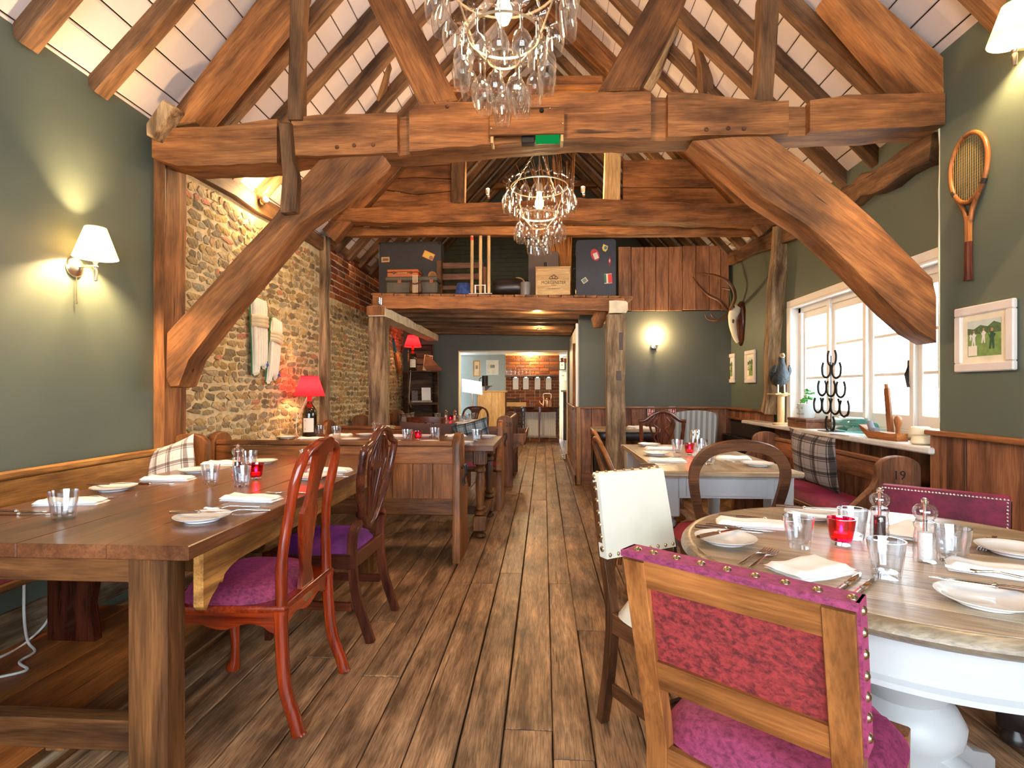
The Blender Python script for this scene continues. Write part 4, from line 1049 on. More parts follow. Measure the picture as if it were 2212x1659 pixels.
s5 = pew('dark pew numbered 19 under the window sill with burgundy seat', 1.95, (2.20, 4.27, 0), face(-1, 0), he=.815, hb=.765, hb0=.3, cush=VBURG, dep=.45, top=.24, woodm=WAINS, n=16)
# book rest on the aisle side of pew 28
G().b2(-.55, .55, -.12, -.02, -.012, .012, .003).build('book_rest', PEW('x'), s3, loc=(0, -.02, .56), rot=(.35, 0, 0))
G().b2(-.55, .55, -.014, .0, -.06, .06, .003).build('book_rail', PEW('x'), s3, loc=(0, -.145, .62), rot=(.1, 0, 0))
for x in (-.52, .52): G().prism([(-.15, .03), (-.15, .12), (0, .12), (0, -.08)], -.01, .01, 'x').build('bracket', PEW('z'), s3, loc=(x, 0, .53))
# iron hymn-book hooks on the end of the nearest pew and the next one
for pw, lx in ((s1, .905), (s2, -.95)):
    g = G(); s_ = 1 if lx > 0 else -1
    for yy in (.06, .13):
        g.tube(smoothpath([(0, yy, .58), (.025 * s_, yy, .60), (.03 * s_, yy, .54), (.012 * s_, yy, .50), (.02 * s_, yy, .46)], 4), .006, 6)
    g.tube([(.02 * s_, .05, .60), (.02 * s_, .14, .60)], .006, 6).tube([(.028 * s_, .05, .545), (.028 * s_, .14, .545)], .005, 6)
    g.build('iron_hook', IRON, pw, loc=(lx, 0, .07 if pw is s1 else .15), smooth=50)
def text(body, size, mat, parent, loc, rot, name='lettering', ext=.0008, align='CENTER', sx=1.0):
    c = bpy.data.curves.new('txt', 'FONT'); c.body = body; c.size = size; c.extrude = ext; c.align_x = align; c.align_y = 'CENTER'; c.resolution_u = 2
    o = bpy.data.objects.new('txt', c); COL.objects.link(o)
    me = bpy.data.meshes.new_from_object(o); bpy.data.objects.remove(o); bpy.data.curves.remove(c)
    me.materials.clear(); me.materials.append(mat)
    q = bpy.data.objects.new(name, me); COL.objects.link(q); q.parent = parent; q.location = loc; q.rotation_euler = rot; q.scale = (sx, 1, 1)
    return q
INK = plain('dark_ink', srgb(14, 10, 10), rough=.7, noise_amt=.02)
text('19', .075, INK, s5, (-.976, .125, .70), (PI / 2, 0, -PI / 2), 'painted_number')
text('28', .075, INK, s3, (-.676, .052, .775), (PI / 2, 0, -PI / 2), 'painted_number')

# ---------------------------------------------------------------- table behind the first pew
def turned_leg(g, H, r_=.05, block=.12, c=(0, 0, 0), foot=True, top=.12):
    x, y, z = c; b = r_ * 1.05
    g.box((x, y, z + (.06 if foot else 0) + block / 2), (2 * b, 2 * b, block), .006)
    if foot: g.lathe([(r_ * .5, 0), (r_ * .95, .012), (r_ * .95, .035), (r_ * .6, .05), (r_ * .6, .062)], 16, c)
    a0 = (.06 if foot else 0) + block; a1 = H - top; h_ = a1 - a0
    pr = [(.62, 0), (1.0, .03), (1.0, .07), (.66, .10), (.9, .13), (.9, .16), (.6, .19), (.66, .3), (.74, .5), (.78, .68), (.66, .78), (.62, .84), (.92, .87), (.92, .92), (.6, .95), (.85, 1.0)]
    g.lathe([(r_ * a, a0 + h_ * b_) for a, b_ in pr], 16, c)
    if top: g.box((x, y, z + H - top / 2), (2 * b, 2 * b, top), .006)
    return g
mt = thing('dining_table', 'oak refectory table with turned legs in front of the stone wall, carrying the magnum lamp', 'table', (-1.30, 4.76, 0))
for k in range(4): G().box((0, 0, 0), (1.80, .239, .045), .003).build('table_board', DARKOAK('x'), mt, loc=(0, -.36 + .24 * k, .7375))
for sx in (-.78, .78):
    for sy in (-.36, .36): turned_leg(G(), .715, .05).build('leg', LEGOAK('z'), mt, loc=(sx, sy, 0), smooth=40)
for sy in (-.36, .36): G().strip([(-.74, .045), (0, .045), (.74, .045)], [(-.74, -.06), (0, -.03), (.74, -.06)], -.014, .014).build('apron', LEGOAK('x'), mt, loc=(0, sy, .67))
for sx in (-.78, .78):
    G().strip([(-.32, .045), (-.25, .045), (.25, .045), (.32, .045)], [(-.32, -.07), (-.25, -.02), (.25, -.02), (.32, -.07)], -.014, .014, 'x').build('apron', PEWL('y'), mt, loc=(sx, 0, .67))
    G().b2(-.03, .03, -.32, .32, -.03, .03, .005).build('stretcher', LEGOAK('y'), mt, loc=(sx, 0, .14))
G().b2(-.75, .75, -.03, .03, -.03, .03, .005).build('stretcher', LEGOAK('x'), mt, loc=(0, 0, .14))

# far table, its two chairs
ft = thing('dining_table', 'far oak table laid for dinner beside the crate shelves', 'table', (-1.33, 7.45, 0))
for k in range(4): G().box((0, 0, 0), (.223, 1.6, .04), .003).build('table_board', DARKOAK('y'), ft, loc=(-.337 + .2245 * k, 0, .74))
for sx in (-.39, .39):
    for sy in (-.72, .72): G().bar([(0, 0, .72), (0, 0, 0)], [.07, .05], [.07, .05], up=(0, 1, 0)).build('leg', LEGOAK('z'), ft, loc=(sx, sy, 0))
    G().b2(-.012, .012, -.7, .7, -.04, .04, .003).build('apron', LEGOAK('y'), ft, loc=(sx, 0, .68))
for sy in (-.72, .72): G().b2(-.37, .37, -.012, .012, -.04, .04, .003).build('apron', LEGOAK('x'), ft, loc=(0, sy, .68))
def simple_chair(label, loc, rz, wood_, style, seatmat):
    t = thing('dining_chair', label, 'chair', loc, rz); m = wood_
    yb = lambda q: -.2 - .08 * max(0, (q - .42) / .5) ** 1.2
    pad(G(), .43, .41, .035, (0, 0, .43), flare=1.05).build('seat', seatmat, t, smooth=60)
    for s in (-1, 1):
        G().bar([(s * .2, .2, .43), (s * .2, .2, 0)], [.04, .028], [.04, .028], up=(0, 1, 0)).build('leg', m('z'), t)
        G().bar(smoothpath([(s * .19, -.27, 0), (s * .19, -.2, .3), (s * .19, -.2, .44)]), .032, .038, up=(0, 1, 0)).build('leg', m('z'), t, smooth=40)
        G().b2(-.012, .012, -.19, .2, -.03, .03, .003).build('seat_rail', m('y'), t, loc=(s * .195, 0, .39))
    for y in (-.2, .2): G().b2(-.2, .2, -.012, .012, -.03, .03, .003).build('seat_rail', m('x'), t, loc=(0, y, .39))
    if style == 'bar':
        for s in (-1, 1): G().bar(smoothpath([(s * .19, yb(.43), .43), (s * .195, yb(.7), .7), (s * .20, yb(.86), .865)]), .03, .028, up=(0, 1, 0)).build('back_stile', m('z'), t, smooth=40)
        g = G(); n = 10
        rows = [(-.235 + .47 * i / n) for i in range(n + 1)]
        pts = [(x, yb(.84) - .03 + .05 * (x / .235) ** 2 * 1, 0) for x in rows]
        g.bar([(x, y, .835 + .012 * (1 - (x / .235) ** 2)) for x, y, _ in pts], .022, .075, up=(0, 0, 1)).build('crest_rail', m('x'), t, smooth=40)
        for q in (-.09, 0, .09): G().bar([(q, yb(.45), .45), (q, yb(.8) - .02, .81)], .03, .012, up=(0, 1, 0)).build('back_slat', m('z'), t)
    elif style == 'fiddle':
        path = smoothpath([(-.19, yb(.43), .43), (-.205, yb(.65), .65), (-.20, yb(.82), .82), (-.14, yb(.90), .905), (0, yb(.92), .925), (.14, yb(.90), .905), (.20, yb(.82), .82), (.205, yb(.65), .65), (.19, yb(.43), .43)], 5)
        G().tube(path, .017, 8).build('back_frame', m('x'), t, smooth=60)
        back_slab([(.45, -.05, .05), (.55, -.03, .03), (.68, -.035, .035), (.78, -.05, .05), (.86, -.075, .075), (.905, -.12, .12)], .014, yb).build('splat', m('z'), t, smooth=40)
    return t
simple_chair('dark chair with curved bar back drawn up to the near end of the far table', (-1.42, 6.72, 0), 0, DMAHOG, 'bar', VBURG)
simple_chair('mahogany chair with rounded back and fiddle splat before the far opening', (-1.12, 8.55, 0), PI, DMAHOG, 'fiddle', VBURG)

# ---------------------------------------------------------------- round table, right foreground
RT = (1.015, 1.60); RR = .60; RZ = .745
rt = thing('round_table', 'round scrubbed pine table on a fat white pedestal in the right foreground', 'table', (RT[0], RT[1], 0))
ang0 = math.radians(-28)
N_ = 9; wb = 2 * RR / N_
for k in range(N_):
    y0, y1 = -RR + k * wb + .001, -RR + (k + 1) * wb - .001
    def cx_(y, R=RR - .03): return math.sqrt(max(.0004, R * R - y * y))
    R2 = RR - .03; y0c, y1c = max(y0, -R2 + .002), min(y1, R2 - .002)
    if y1c - y0c < .01: continue
    ys = [y0c + (y1c - y0c) * i / 6 for i in range(7)]
    pts = [(cx_(y), y) for y in ys] + [(-cx_(y), y) for y in ys[::-1]]
    G().prism(pts, RZ - .035, RZ, 'z', .0015).build('table_board', SCRUB('x'), rt, rot=(0, 0, ang0))
G().lathe([(RR - .03, RZ - .001), (RR - .012, RZ - .002), (RR - .003, RZ - .012), (RR, RZ - .022), (RR - .012, RZ - .034), (RR - .022, RZ - .042), (RR - .03, RZ - .042)], 72, close=True).build('moulded_rim', SCRUB('x'), rt, smooth=50)
G().lathe([(.50, RZ - .036), (.50, RZ - .15), (.512, RZ - .158), (.512, RZ - .17), (.49, RZ - .172), (.47, RZ - .15), (.47, RZ - .036)], 64, close=True).build('apron', PAINTLEG, rt, smooth=50)
G().lathe([(.10, .60), (.13, .585), (.155, .53), (.16, .47), (.145, .41), (.11, .365), (.10, .35), (.125, .33), (.145, .29), (.14, .25), (.115, .22), (.115, .12)], 32).build('pedestal', PAINTLEG, rt, smooth=60)
G().b2(-.45, .45, -.04, .04, .56, .60, .006).b2(-.04, .04, -.45, .45, .559, .599, .006).build('bearer', PAINTLEG, rt, rot=(0, 0, .5))
for k in range(4):
    G().prism([(.06, .05), (.06, .24), (.16, .22), (.30, .12), (.40, .075), (.43, .05), (.43, 0), (.37, 0), (.34, .03), (.2, .04)], -.035, .035, 'y', .008).build('foot', PAINTLEG, rt, rot=(0, 0, .5 + k * PI / 2), smooth=40)

# foreground chair, back to the viewer
def panel_chair(label, loc, rz, wood_, cloth_back, cloth_seat, H=.87, W=.45, zb0=.59, zb1=None, stud=True, side_cloth=None, front_open=False):
    t = thing('dining_chair', label, 'chair', loc, rz); m = wood_
    zb1 = zb1 or H
    yb = lambda q: -.21 - .10 * max(0, (q - .42) / .45)
    for s in (-1, 1):
        x = s * (W / 2 - .0275)
        G().bar(smoothpath([(x, -.27, 0), (x, -.225, .22), (x, yb(.42), .42), (x, yb(.6), .6), (x, yb(H), H - .01)]), .052, .036, up=(0, 1, 0), ch=.1).build('back_post', m('z'), t, smooth=30)
        G().bar([(s * .205, .205, .42), (s * .205, .205, 0)], [.05, .04], [.05, .04], up=(0, 1, 0)).build('leg', m('z'), t)
        G().b2(-.011, .011, -.2, .2, -.022, .022, .003).build('stretcher', m('y'), t, loc=(s * .2, 0, .14))
        G().b2(-.012, .012, -.2, .2, -.035, .035, .003).build('seat_rail', m('y'), t, loc=(s * .205, 0, .38))
    G().b2(-.2, .2, -.011, .011, -.022, .022, .003).build('stretcher', m('x'), t, loc=(0, .0, .14))
    for y in (-.21, .205): G().b2(-.2, .2, -.012, .012, -.035, .035, .003).build('seat_rail', m('x'), t, loc=(0, y, .38))
    pad(G(), .47, .45, .06, (0, .015, .415), flare=1.06, e=4).build('seat_cushion', cloth_seat, t, smooth=60)
    return t, yb
fc, yb = panel_chair('light oak chair with crushed red velvet back and brass studs, nearest the viewer', (.337 + .315 * .64, 1.035 + .315 * .77, 0), face(.64, .77), CHAIROAK, VRED, VMAG)
def raked(z0, z1, x0, x1, y0, y1, yb, ch=.003):
    g = G(); back = []
    return back_slab([(z0, x0, x1), ((z0 + z1) / 2, x0, x1), (z1, x0, x1)], y1 - y0, lambda q: yb(q) + (y0 + y1) / 2)
fc.scale = (.95, 1, .985)
back_slab([(.80, -.172, .172), (.862, -.172, .172)], .034, yb).build('top_rail', CHAIROAK('x'), fc)
back_slab([(.565, -.172, .172), (.63, -.172, .172)], .030, yb).build('lower_rail', CHAIROAK('x'), fc)
back_slab([(.62, -.175, .175), (.71, -.175, .175), (.81, -.175, .175)], .014, lambda q: yb(q) + .003).build('back_panel', VRED, fc)
back_slab([(.585, -.223, .223), (.70, -.223, .223), (.872, -.223, .223)], .03, lambda q: yb(q) + .034).build('back_pad', VRED, fc)
# velvet wrapped over the top and the sides, held by studs
back_slab([(.861, -.228, .228), (.874, -.228, .228)], .058, lambda q: yb(.87) + .012).build('top_binding', VMAG, fc)
for s in (-1, 1): back_slab([(.59, s * .226 - .003, s * .226 + .003), (.874, s * .226 - .003, s * .226 + .003)], .050, lambda q: yb(q) + .016).build('side_binding', VMAG, fc)
STUD = G().lathe([(0, .0065), (.004, .006), (.0075, .0035), (.009, 0)], 12).build('stud', BRASS, fc, loc=(-.2, yb(.87) + .008, .874), smooth=60)
for k in range(1, 9): inst(STUD, 'stud', fc, (-.215 + .430 * k / 8, yb(.87) + .008, .874))
for s in (-1, 1):
    for k in range(7): q = .62 + .235 * k / 6; inst(STUD, 'stud', fc, (s * .229, yb(q) + .012, q), (0, s * PI / 2, 0))

# cream leather chair left of the round table
LEATH = plain('cream_leather', srgb(236, 232, 214), rough=.28, noise_amt=.03, coat=.3, bump=.03, bscale=30)
ccf = Vector((.53, -.85)); ccx = Vector((.85, .53))      # facing direction and the chair's own right-to-left axis
cc, ybc = panel_chair('cream leather studded chair with oak legs beside the round table', (.318 + .28 * .53, 2.10 - .28 * .85, 0), face(.53, -.85), WALNUT, LEATH, LEATH)
cc.scale = (.74, .9, 1)
back_slab([(.60, -.225, .225), (.70, -.222, .222), (.80, -.218, .218), (.885, -.214, .214), (.895, -.205, .205)], .045, lambda q: ybc(q) + .014).build('back_pad', LEATH, cc, smooth=50)
for k in range(9): inst(STUD, 'stud', cc, (-.205 + .41 * k / 8, ybc(.613) + .038, .613), (-PI / 2, 0, 0))
for s in (-1, 1):
    for k in range(7): q = .63 + .25 * k / 6; inst(STUD, 'stud', cc, (s * .224, ybc(q) + .012, q), (0, s * PI / 2, 0), (1.3, 1.3, 1.3))
for k in range(8): inst(STUD, 'stud', cc, (-.2 + .4 * k / 7, ybc(.895) + .012, .896))
for k in range(4): inst(STUD, 'stud', cc, (-.243, -.16 + .1 * k, .40), (0, -PI / 2, 0))

# armchair with burgundy nailhead back at the right wall
ac = thing('armchair', 'dark turned armchair with burgundy velvet back edged in silver nailheads', 'chair', (1.56, 2.26, 0), face(-.64, -.77))
yba = lambda q: -.22 - .06 * max(0, (q - .42) / .35)
back_slab([(.46, -.218, .218), (.60, -.22, .22), (.755, -.222, .222), (.765, -.215, .215)], .05, yba).build('back_pad', VBURG, ac, smooth=40)
NAIL = G().lathe([(0, .004), (.003, .0035), (.0052, 0)], 8).build('nail', CHROME, ac, loc=(-.214, yba(.75) + .026, .752), rot=(-PI / 2, 0, 0), smooth=60)
for k in range(1, 36): inst(NAIL, 'nail', ac, (-.214 + .428 * k / 35, yba(.752) + .026, .752), (-PI / 2, 0, 0))
for s in (-1, 1):
    for k in range(18): q = .50 + .24 * k / 17; inst(NAIL, 'nail', ac, (s * .212, yba(q) + .026, q), (-PI / 2, 0, 0))
pad(G(), .48, .46, .07, (0, .0, .40), flare=1.05).build('seat_cushion', VBURG, ac, smooth=60)
for s in (-1, 1):
    turned_leg(G(), .42, .046, .10, foot=True, top=.08).build('leg', BLACKW('z'), ac, loc=(s * .235, .225, 0), smooth=50)
    G().bar([(s * .2, -.26, 0), (s * .2, -.22, .42), (s * .205, yba(.75) - .02, .74)], .04, .04, up=(0, 1, 0)).build('back_post', BLACKW('z'), ac)
    G().bar(smoothpath([(s * .225, -.22, .60), (s * .245, 0, .62), (s * .25, .18, .615), (s * .25, .235, .595), (s * .25, .24, .57)]), .05, .03, up=(0, 0, 1), ch=.4).build('arm', BLACKW('y'), ac, smooth=60)
    G().lathe([(.02, .40), (.028, .44), (.018, .48), (.026, .54), (.02, .60)], 12, (s * .245, .20, 0)).build('arm_support', BLACKW('z'), ac, smooth=50)
    G().b2(-.02, .02, -.22, .20, -.025, .025, .004).build('stretcher', DMAHOG('y'), ac, loc=(s * .225, 0, .11))
G().b2(-.21, .21, -.02, .02, -.025, .025, .004).build('stretcher', DMAHOG('x'), ac, loc=(0, 0, .11))
G().b2(-.23, .23, -.02, .02, -.035, .035, .004).build('seat_rail', BLACKW('x'), ac, loc=(0, .225, .37))

# ---------------------------------------------------------------- white painted table and the chairs around it
wt = thing('dining_table', 'cream painted table with scrubbed top and fat turned legs below the window', 'table', (1.01, 3.72, 0))
for k in range(5): G().box((0, 0, 0), (.149, 1.40, .032), .002).build('table_board', SCRUB('y'), wt, loc=(-.30 + .15 * k, 0, .744))
G().b2(-.385, .385, -.02, .02, -.016, .016, .012).build('end_moulding', SCRUB('x'), wt, loc=(0, -.715, .744)); G().b2(-.385, .385, -.02, .02, -.016, .016, .012).build('end_moulding', SCRUB('x'), wt, loc=(0, .715, .744))
for sx in (-.31, .31):
    for sy in (-.58, .58): turned_leg(G(), .73, .058, .0001, foot=True, top=.24).build('leg', PAINTLEG, wt, loc=(sx, sy, 0), smooth=40)
    G().b2(-.012, .012, -.58, .58, -.065, .065, .003).build('apron', PAINTLEG, wt, loc=(sx, 0, .663))
for sy in (-.64, .64): G().b2(-.26, .26, -.012, .012, -.065, .065, .003).build('apron', PAINTLEG, wt, loc=(0, sy, .663))
G().b2(-.22, .22, -.004, .004, -.048, .048, .003).build('drawer', PAINTLEG, wt, loc=(0, -.656, .66))

def balloon(label, loc, rz):
    t = thing('dining_chair', label, 'chair', loc, rz); m = WALNUT
    yb = lambda q: -.2 - .10 * max(0, (q - .42) / .5)
    SEAT = plain('red_diamond_cloth', srgb(150, 44, 60), rough=.8, noise_amt=.15, nscale=60)
    pad(G(), .46, .43, .06, (0, .01, .415), flare=1.05).build('seat', SEAT, t, smooth=60)
    for s in (-1, 1):
        G().tube(smoothpath([(s * .2, .2, .43), (s * .205, .21, .38), (s * .2, .2, .2), (s * .2, .205, 0)]), [.026] * 6 + [.023] * 6 + [.02] * 7, 10).build('leg', m('z'), t, smooth=50)
        G().bar(smoothpath([(s * .18, -.27, 0), (s * .18, -.2, .3), (s * .175, yb(.44), .44), (s * .162, yb(.56), .56)]), .04, .034, up=(0, 1, 0)).build('leg', m('z'), t, smooth=40)
        G().b2(-.012, .012, -.19, .2, -.035, .035, .003).build('seat_rail', m('y'), t, loc=(s * .195, 0, .385))
    for y in (-.2, .2): G().b2(-.2, .2, -.012, .012, -.035, .035, .003).build('seat_rail', m('x'), t, loc=(0, y, .385))
    path = smoothpath([(-.158, yb(.54), .54), (-.185, yb(.62), .62), (-.212, yb(.75), .75), (-.205, yb(.84), .84), (-.14, yb(.91), .912), (0, yb(.945), .94), (.14, yb(.91), .912), (.205, yb(.84), .84), (.212, yb(.75), .75), (.185, yb(.62), .62), (.158, yb(.54), .54)], 5)
    n = len(path)
    ws = [.036 + .014 * math.sin(PI * i / (n - 1)) for i in range(n)]
    # flat bent band: wide in the plane of the back
    vs = []; fs = []
    g = G()
    for i in range(n):
        a = path[max(i - 1, 0)]; b = path[min(i + 1, n - 1)]; tn = (b - a).normalized(); nv = Vector((0, 1, .2)).normalized(); wv = tn.cross(nv).normalized()
        for (p, q) in ((-1, -1), (1, -1), (1, 1), (-1, 1)): vs.append(tuple(path[i] + wv * (p * ws[i] / 2) + nv * (q * .013)))
    for i in range(n - 1):
        for k in range(4): fs.append((i * 4 + k, i * 4 + (k + 1) % 4, i * 4 + 4 + (k + 1) % 4, i * 4 + 4 + k))
    fs += [(0, 1, 2, 3), tuple(4 * (n - 1) + k for k in (3, 2, 1, 0))]
    g.add(vs, fs).build('back_frame', m('x'), t, smooth=40)
    g = G(); n = 12
    g.strip([(-.165 + .33 * i / n, .025 + .008 * math.cos(4 * PI * i / n)) for i in range(n + 1)], [(-.165 + .33 * i / n, -.028) for i in range(n + 1)], -.012, .012).build('cross_rail', m('x'), t, loc=(0, yb(.565), .565), smooth=40)
    return t
balloon('walnut balloon-back chair with open back and red patterned seat', (.935, 2.66 + .27, 0), 0)

def windsor(label, loc, rz):
    t = thing('windsor_chair', label, 'chair', loc, rz); m = CHAIROAK
    yb = lambda q: -.17 - .17 * (q - .44) / .46
    pad(G(), .42, .42, .03, (0, 0, .42), e=2.6).build('seat', m('x'), t, smooth=60)
    G().tube(smoothpath([(-.18, yb(.45), .45), (-.20, yb(.65), .65), (-.15, yb(.83), .83), (0, yb(.90), .90), (.15, yb(.83), .83), (.20, yb(.65), .65), (.18, yb(.45), .45)], 5), .0145, 8).build('hoop', m('x'), t, smooth=60)
    for k in range(6):
        q = -.125 + .05 * k; tz = .9 - .9 * abs(q) ** 2 * 3.2
        G().tube([(q * .8, -.16, .45), (q, yb(tz), tz)], .0065, 6).build('spindle', WALNUT('z'), t, smooth=60)
    for sx in (-1, 1):
        for sy in (-1, 1): G().tube([(sx * .13, sy * .13, .42), (sx * .16, sy * .16, .25), (sx * .19, sy * .19, 0)], [.016, .022, .013], 8).build('leg', m('z'), t, smooth=60)
        G().tube([(sx * .165, -.165, .2), (sx * .165, .165, .2)], .010, 6).build('stretcher', m('y'), t)
    G().tube([(-.165, 0, .2), (.165, 0, .2)], .010, 6).build('stretcher', m('x'), t)
    return t
windsor('spindle hoop-back chair tucked against the left side of the cream table', (.66, 3.44, 0), face(1, .1))
windsor('second spindle hoop-back chair further along the cream table, by the post', (.70, 3.97, 0), face(1, .05))

hb = shield_back('carved mahogany camel-back chair with lacy pierced splat near the alcove', (1.20, 5.85, 0), 0, wood_=DMAHOG, seat=VBURG, h=.99, w=.235)
# its back is squared with a humped top rail: restyle
for o in [c for c in hb.children if c.name.split('.')[0] in ('shield_frame', 'carved_band', 'splat_foot')]: bpy.data.objects.remove(o)
ybh = lambda q: -.20 - .09 * max(0, (q - .42) / .6) ** 1.2
for s in (-1, 1): G().bar([(s * .19, ybh(.42), .42), (s * .215, ybh(.88), .885)], .034, .03, up=(0, 1, 0)).build('back_stile', DMAHOG('z'), hb)
G().bar(smoothpath([(-.235, ybh(.89), .885), (-.17, ybh(.9), .895), (-.09, ybh(.95), .955), (0, ybh(.98), .985), (.09, ybh(.95), .955), (.17, ybh(.9), .895), (.235, ybh(.89), .885)], 5), .026, .034, up=(0, 0, 1), ch=.4).build('crest_rail', DMAHOG('x'), hb, smooth=50)
for s in (-1, 1): G().tube(smoothpath([(s * .02, ybh(.6), .60), (s * .075, ybh(.72), .72), (s * .03, ybh(.80), .80), (s * .085, ybh(.86), .86), (s * .04, ybh(.93), .93)], 5), .009, 6).build('pierced_splat', DMAHOG('z'), hb, smooth=60)

sp_m, nt, out = _new('striped_cloth')
p = N(nt, 'ShaderNodeBsdfPrincipled'); L(nt, p.outputs[0], out.inputs[0]); p.inputs['Roughness'].default_value = .85
tc = N(nt, 'ShaderNodeTexCoord'); sp_ = N(nt, 'ShaderNodeSeparateXYZ'); L(nt, tc.outputs['Object'], sp_.inputs[0])
mu = N(nt, 'ShaderNodeMath', operation='MULTIPLY'); mu.inputs[1].default_value = 16; L(nt, sp_.outputs[0], mu.inputs[0])
fr = N(nt, 'ShaderNodeMath', operation='FRACT'); L(nt, mu.outputs[0], fr.inputs[0])
r_ = ramp(nt, [(0, srgb(176, 182, 184)), (.5, srgb(132, 142, 148))]); r_.color_ramp.interpolation = 'CONSTANT'; L(nt, fr.outputs[0], r_.inputs[0]); L(nt, r_.outputs[0], p.inputs['Base Color'])
MATS['striped_cloth'] = sp_m
st = thing('upholstered_chair', 'grey striped upholstered chair standing in the alcove', 'chair', (1.68, 6.35, 0), face(-.5, -.85))
back_slab([(.44, -.22, .22), (.62, -.235, .235), (.80, -.245, .245), (.90, -.245, .245), (.935, -.22, .22), (.955, -.1, .1), (.958, -.02, .02)], .08, lambda q: -.2 - .1 * (q - .42)).build('back', sp_m, st, smooth=50)
pad(G(), .48, .44, .08, (0, .02, .40), e=5).build('seat', sp_m, st, smooth=60)
for s in (-1, 1):
    for y in (-.19, .2): G().bar([(s * .2, y, .40), (s * .2, y, 0)], [.045, .03], [.045, .03], up=(0, 1, 0)).build('leg', DMAHOG('z'), st)
# black turned leg side table in the alcove
bt = thing('side_table', 'black turned-leg table with pale wooden top behind the right loft post', 'table', (.96, 6.52, 0))
pts = [(-.48 + .12 - .12 * math.cos(a), -.30 + .12 - .12 * math.sin(a)) for a in [PI / 2 * k / 5 for k in range(6)]]
rect = []
for cx_2, cy_2, a0 in ((.28, .18, 0), (-.28, .18, PI / 2), (-.28, -.18, PI), (.28, -.18, 1.5 * PI)):
    rect += [(cx_2 + .12 * math.cos(a0 + PI / 2 * k / 5), cy_2 + .12 * math.sin(a0 + PI / 2 * k / 5)) for k in range(6)]
G().prism(rect, .72, .75, 'z', .006).build('table_top', SCRUB('x'), bt, smooth=40)
G().prism([(x * .93, y * .90) for x, y in rect], .62, .72, 'z', .004).build('apron', BLACKW('x'), bt, smooth=40)
for sx in (-.33, .33):
    for sy in (-.22, .22): turned_leg(G(), .63, .042, .0001, foot=True, top=.06).build('leg', BLACKW('z'), bt, loc=(sx, sy, 0), smooth=40)

# ---------------------------------------------------------------- scatter cushions
PL1 = plaid('grey_plaid', srgb(216, 206, 198), srgb(150, 138, 138), srgb(240, 236, 230), 11)
PL2 = plaid('brown_plaid', srgb(150, 136, 126), srgb(104, 92, 96), srgb(200, 196, 196), 9)
BRV = plain('brown_velvet', srgb(70, 44, 36), rough=.8, sheen=.4)
def scat(label, loc, rot, w_, h_, t_, mat):
    o = pillow(G(), w_, h_, t_).build('cushion', mat, loc=loc, rot=rot, smooth=60); return tag(o, label, 'cushion')
scat('grey plaid cushion slumped on the wall bench before its end panel', (-2.215, 3.10, .70), (-.22, -.30, -.12), .36, .40, .14, PL1)
scat('grey and brown plaid cushion standing on the burgundy pew seat under the window', (1.93, 4.0, .70), (.25, .12, -1.2), .40, .42, .14, PL2)
scat('checked grey cushion on the wall pew near the crate shelves', (-2.08, 8.0, .68), (.25, 0, 1.2), .38, .40, .14, PL2)
scat('dark brown velvet cushion along the pew back behind the magnum table', (-1.22, 5.66, .70), (.18, .03, 0), .62, .34, .14, BRV)
scat('blue grey tartan cushion at the aisle end of the pew behind the magnum table', (-.74, 5.64, .72), (.2, -.25, 0), .38, .34, .13, plaid('blue_plaid', srgb(120, 134, 142), srgb(90, 92, 96), srgb(170, 180, 186), 10))
# ================================================================ tableware
def refr(name, tint=(1, 1, 1), ior=1.45):
    m, nt, out = _new(name); p = N(nt, 'ShaderNodeBsdfPrincipled'); L(nt, p.outputs[0], out.inputs[0])
    p.inputs['Transmission Weight'].default_value = 1; p.inputs['Roughness'].default_value = 0; p.inputs['IOR'].default_value = ior; p.inputs['Base Color'].default_value = c4(tint)
    MATS[name] = m; return m
TGL = thin_glass('tumbler_glass', (.92, .94, .955), 1.5, .02, 2.6, 2.2)
RGL = thin_glass('red_votive_glass', (.88, .04, .20), 1.5, .03, 2.0)
WAX = emit('candle_flame', (1.0, .62, .22), 30)
def m_tumbler():
    g = G(); seg = 27
    prof = [(.0295, 0), (.031, .003), (.0335, .02), (.036, .04), (.0375, .052), (.0385, .062), (.041, .085), (.0418, .090), (.0395, .090), (.0375, .066), (.034, .045), (.030, .02), (.026, .014), (.0, .013)]
    vs = []; n = len(prof)
    for k in range(seg):
        a = 2 * PI * k / seg
        for i, (r_, z) in enumerate(prof):
            q = r_ * (1 - .12 * (k % 3 == 0)) if i < 5 else r_
            vs.append((q * math.cos(a), q * math.sin(a), z))
    fs = []
    for k in range(seg):
        k2 = (k + 1) % seg
        for i in range(n - 1): fs.append((k * n + i, k2 * n + i, k2 * n + i + 1, k * n + i + 1))
    fs.append(tuple(k * n for k in range(seg)))
    return g.add(vs, fs)
_t = m_tumbler().build('tumbler', TGL, smooth=22); TUMB = _t.data; bpy.data.objects.remove(_t)
_t = G().lathe([(0, .004), (.045, .004), (.05, .0), (.054, .001), (.056, .006), (.075, .011), (.0875, .0175), (.0885, .0195), (.086, .0195), (.073, .0145), (.056, .010), (.0, .009)], 36).build('plate', PORC, smooth=50); PLATE = _t.data; bpy.data.objects.remove(_t)
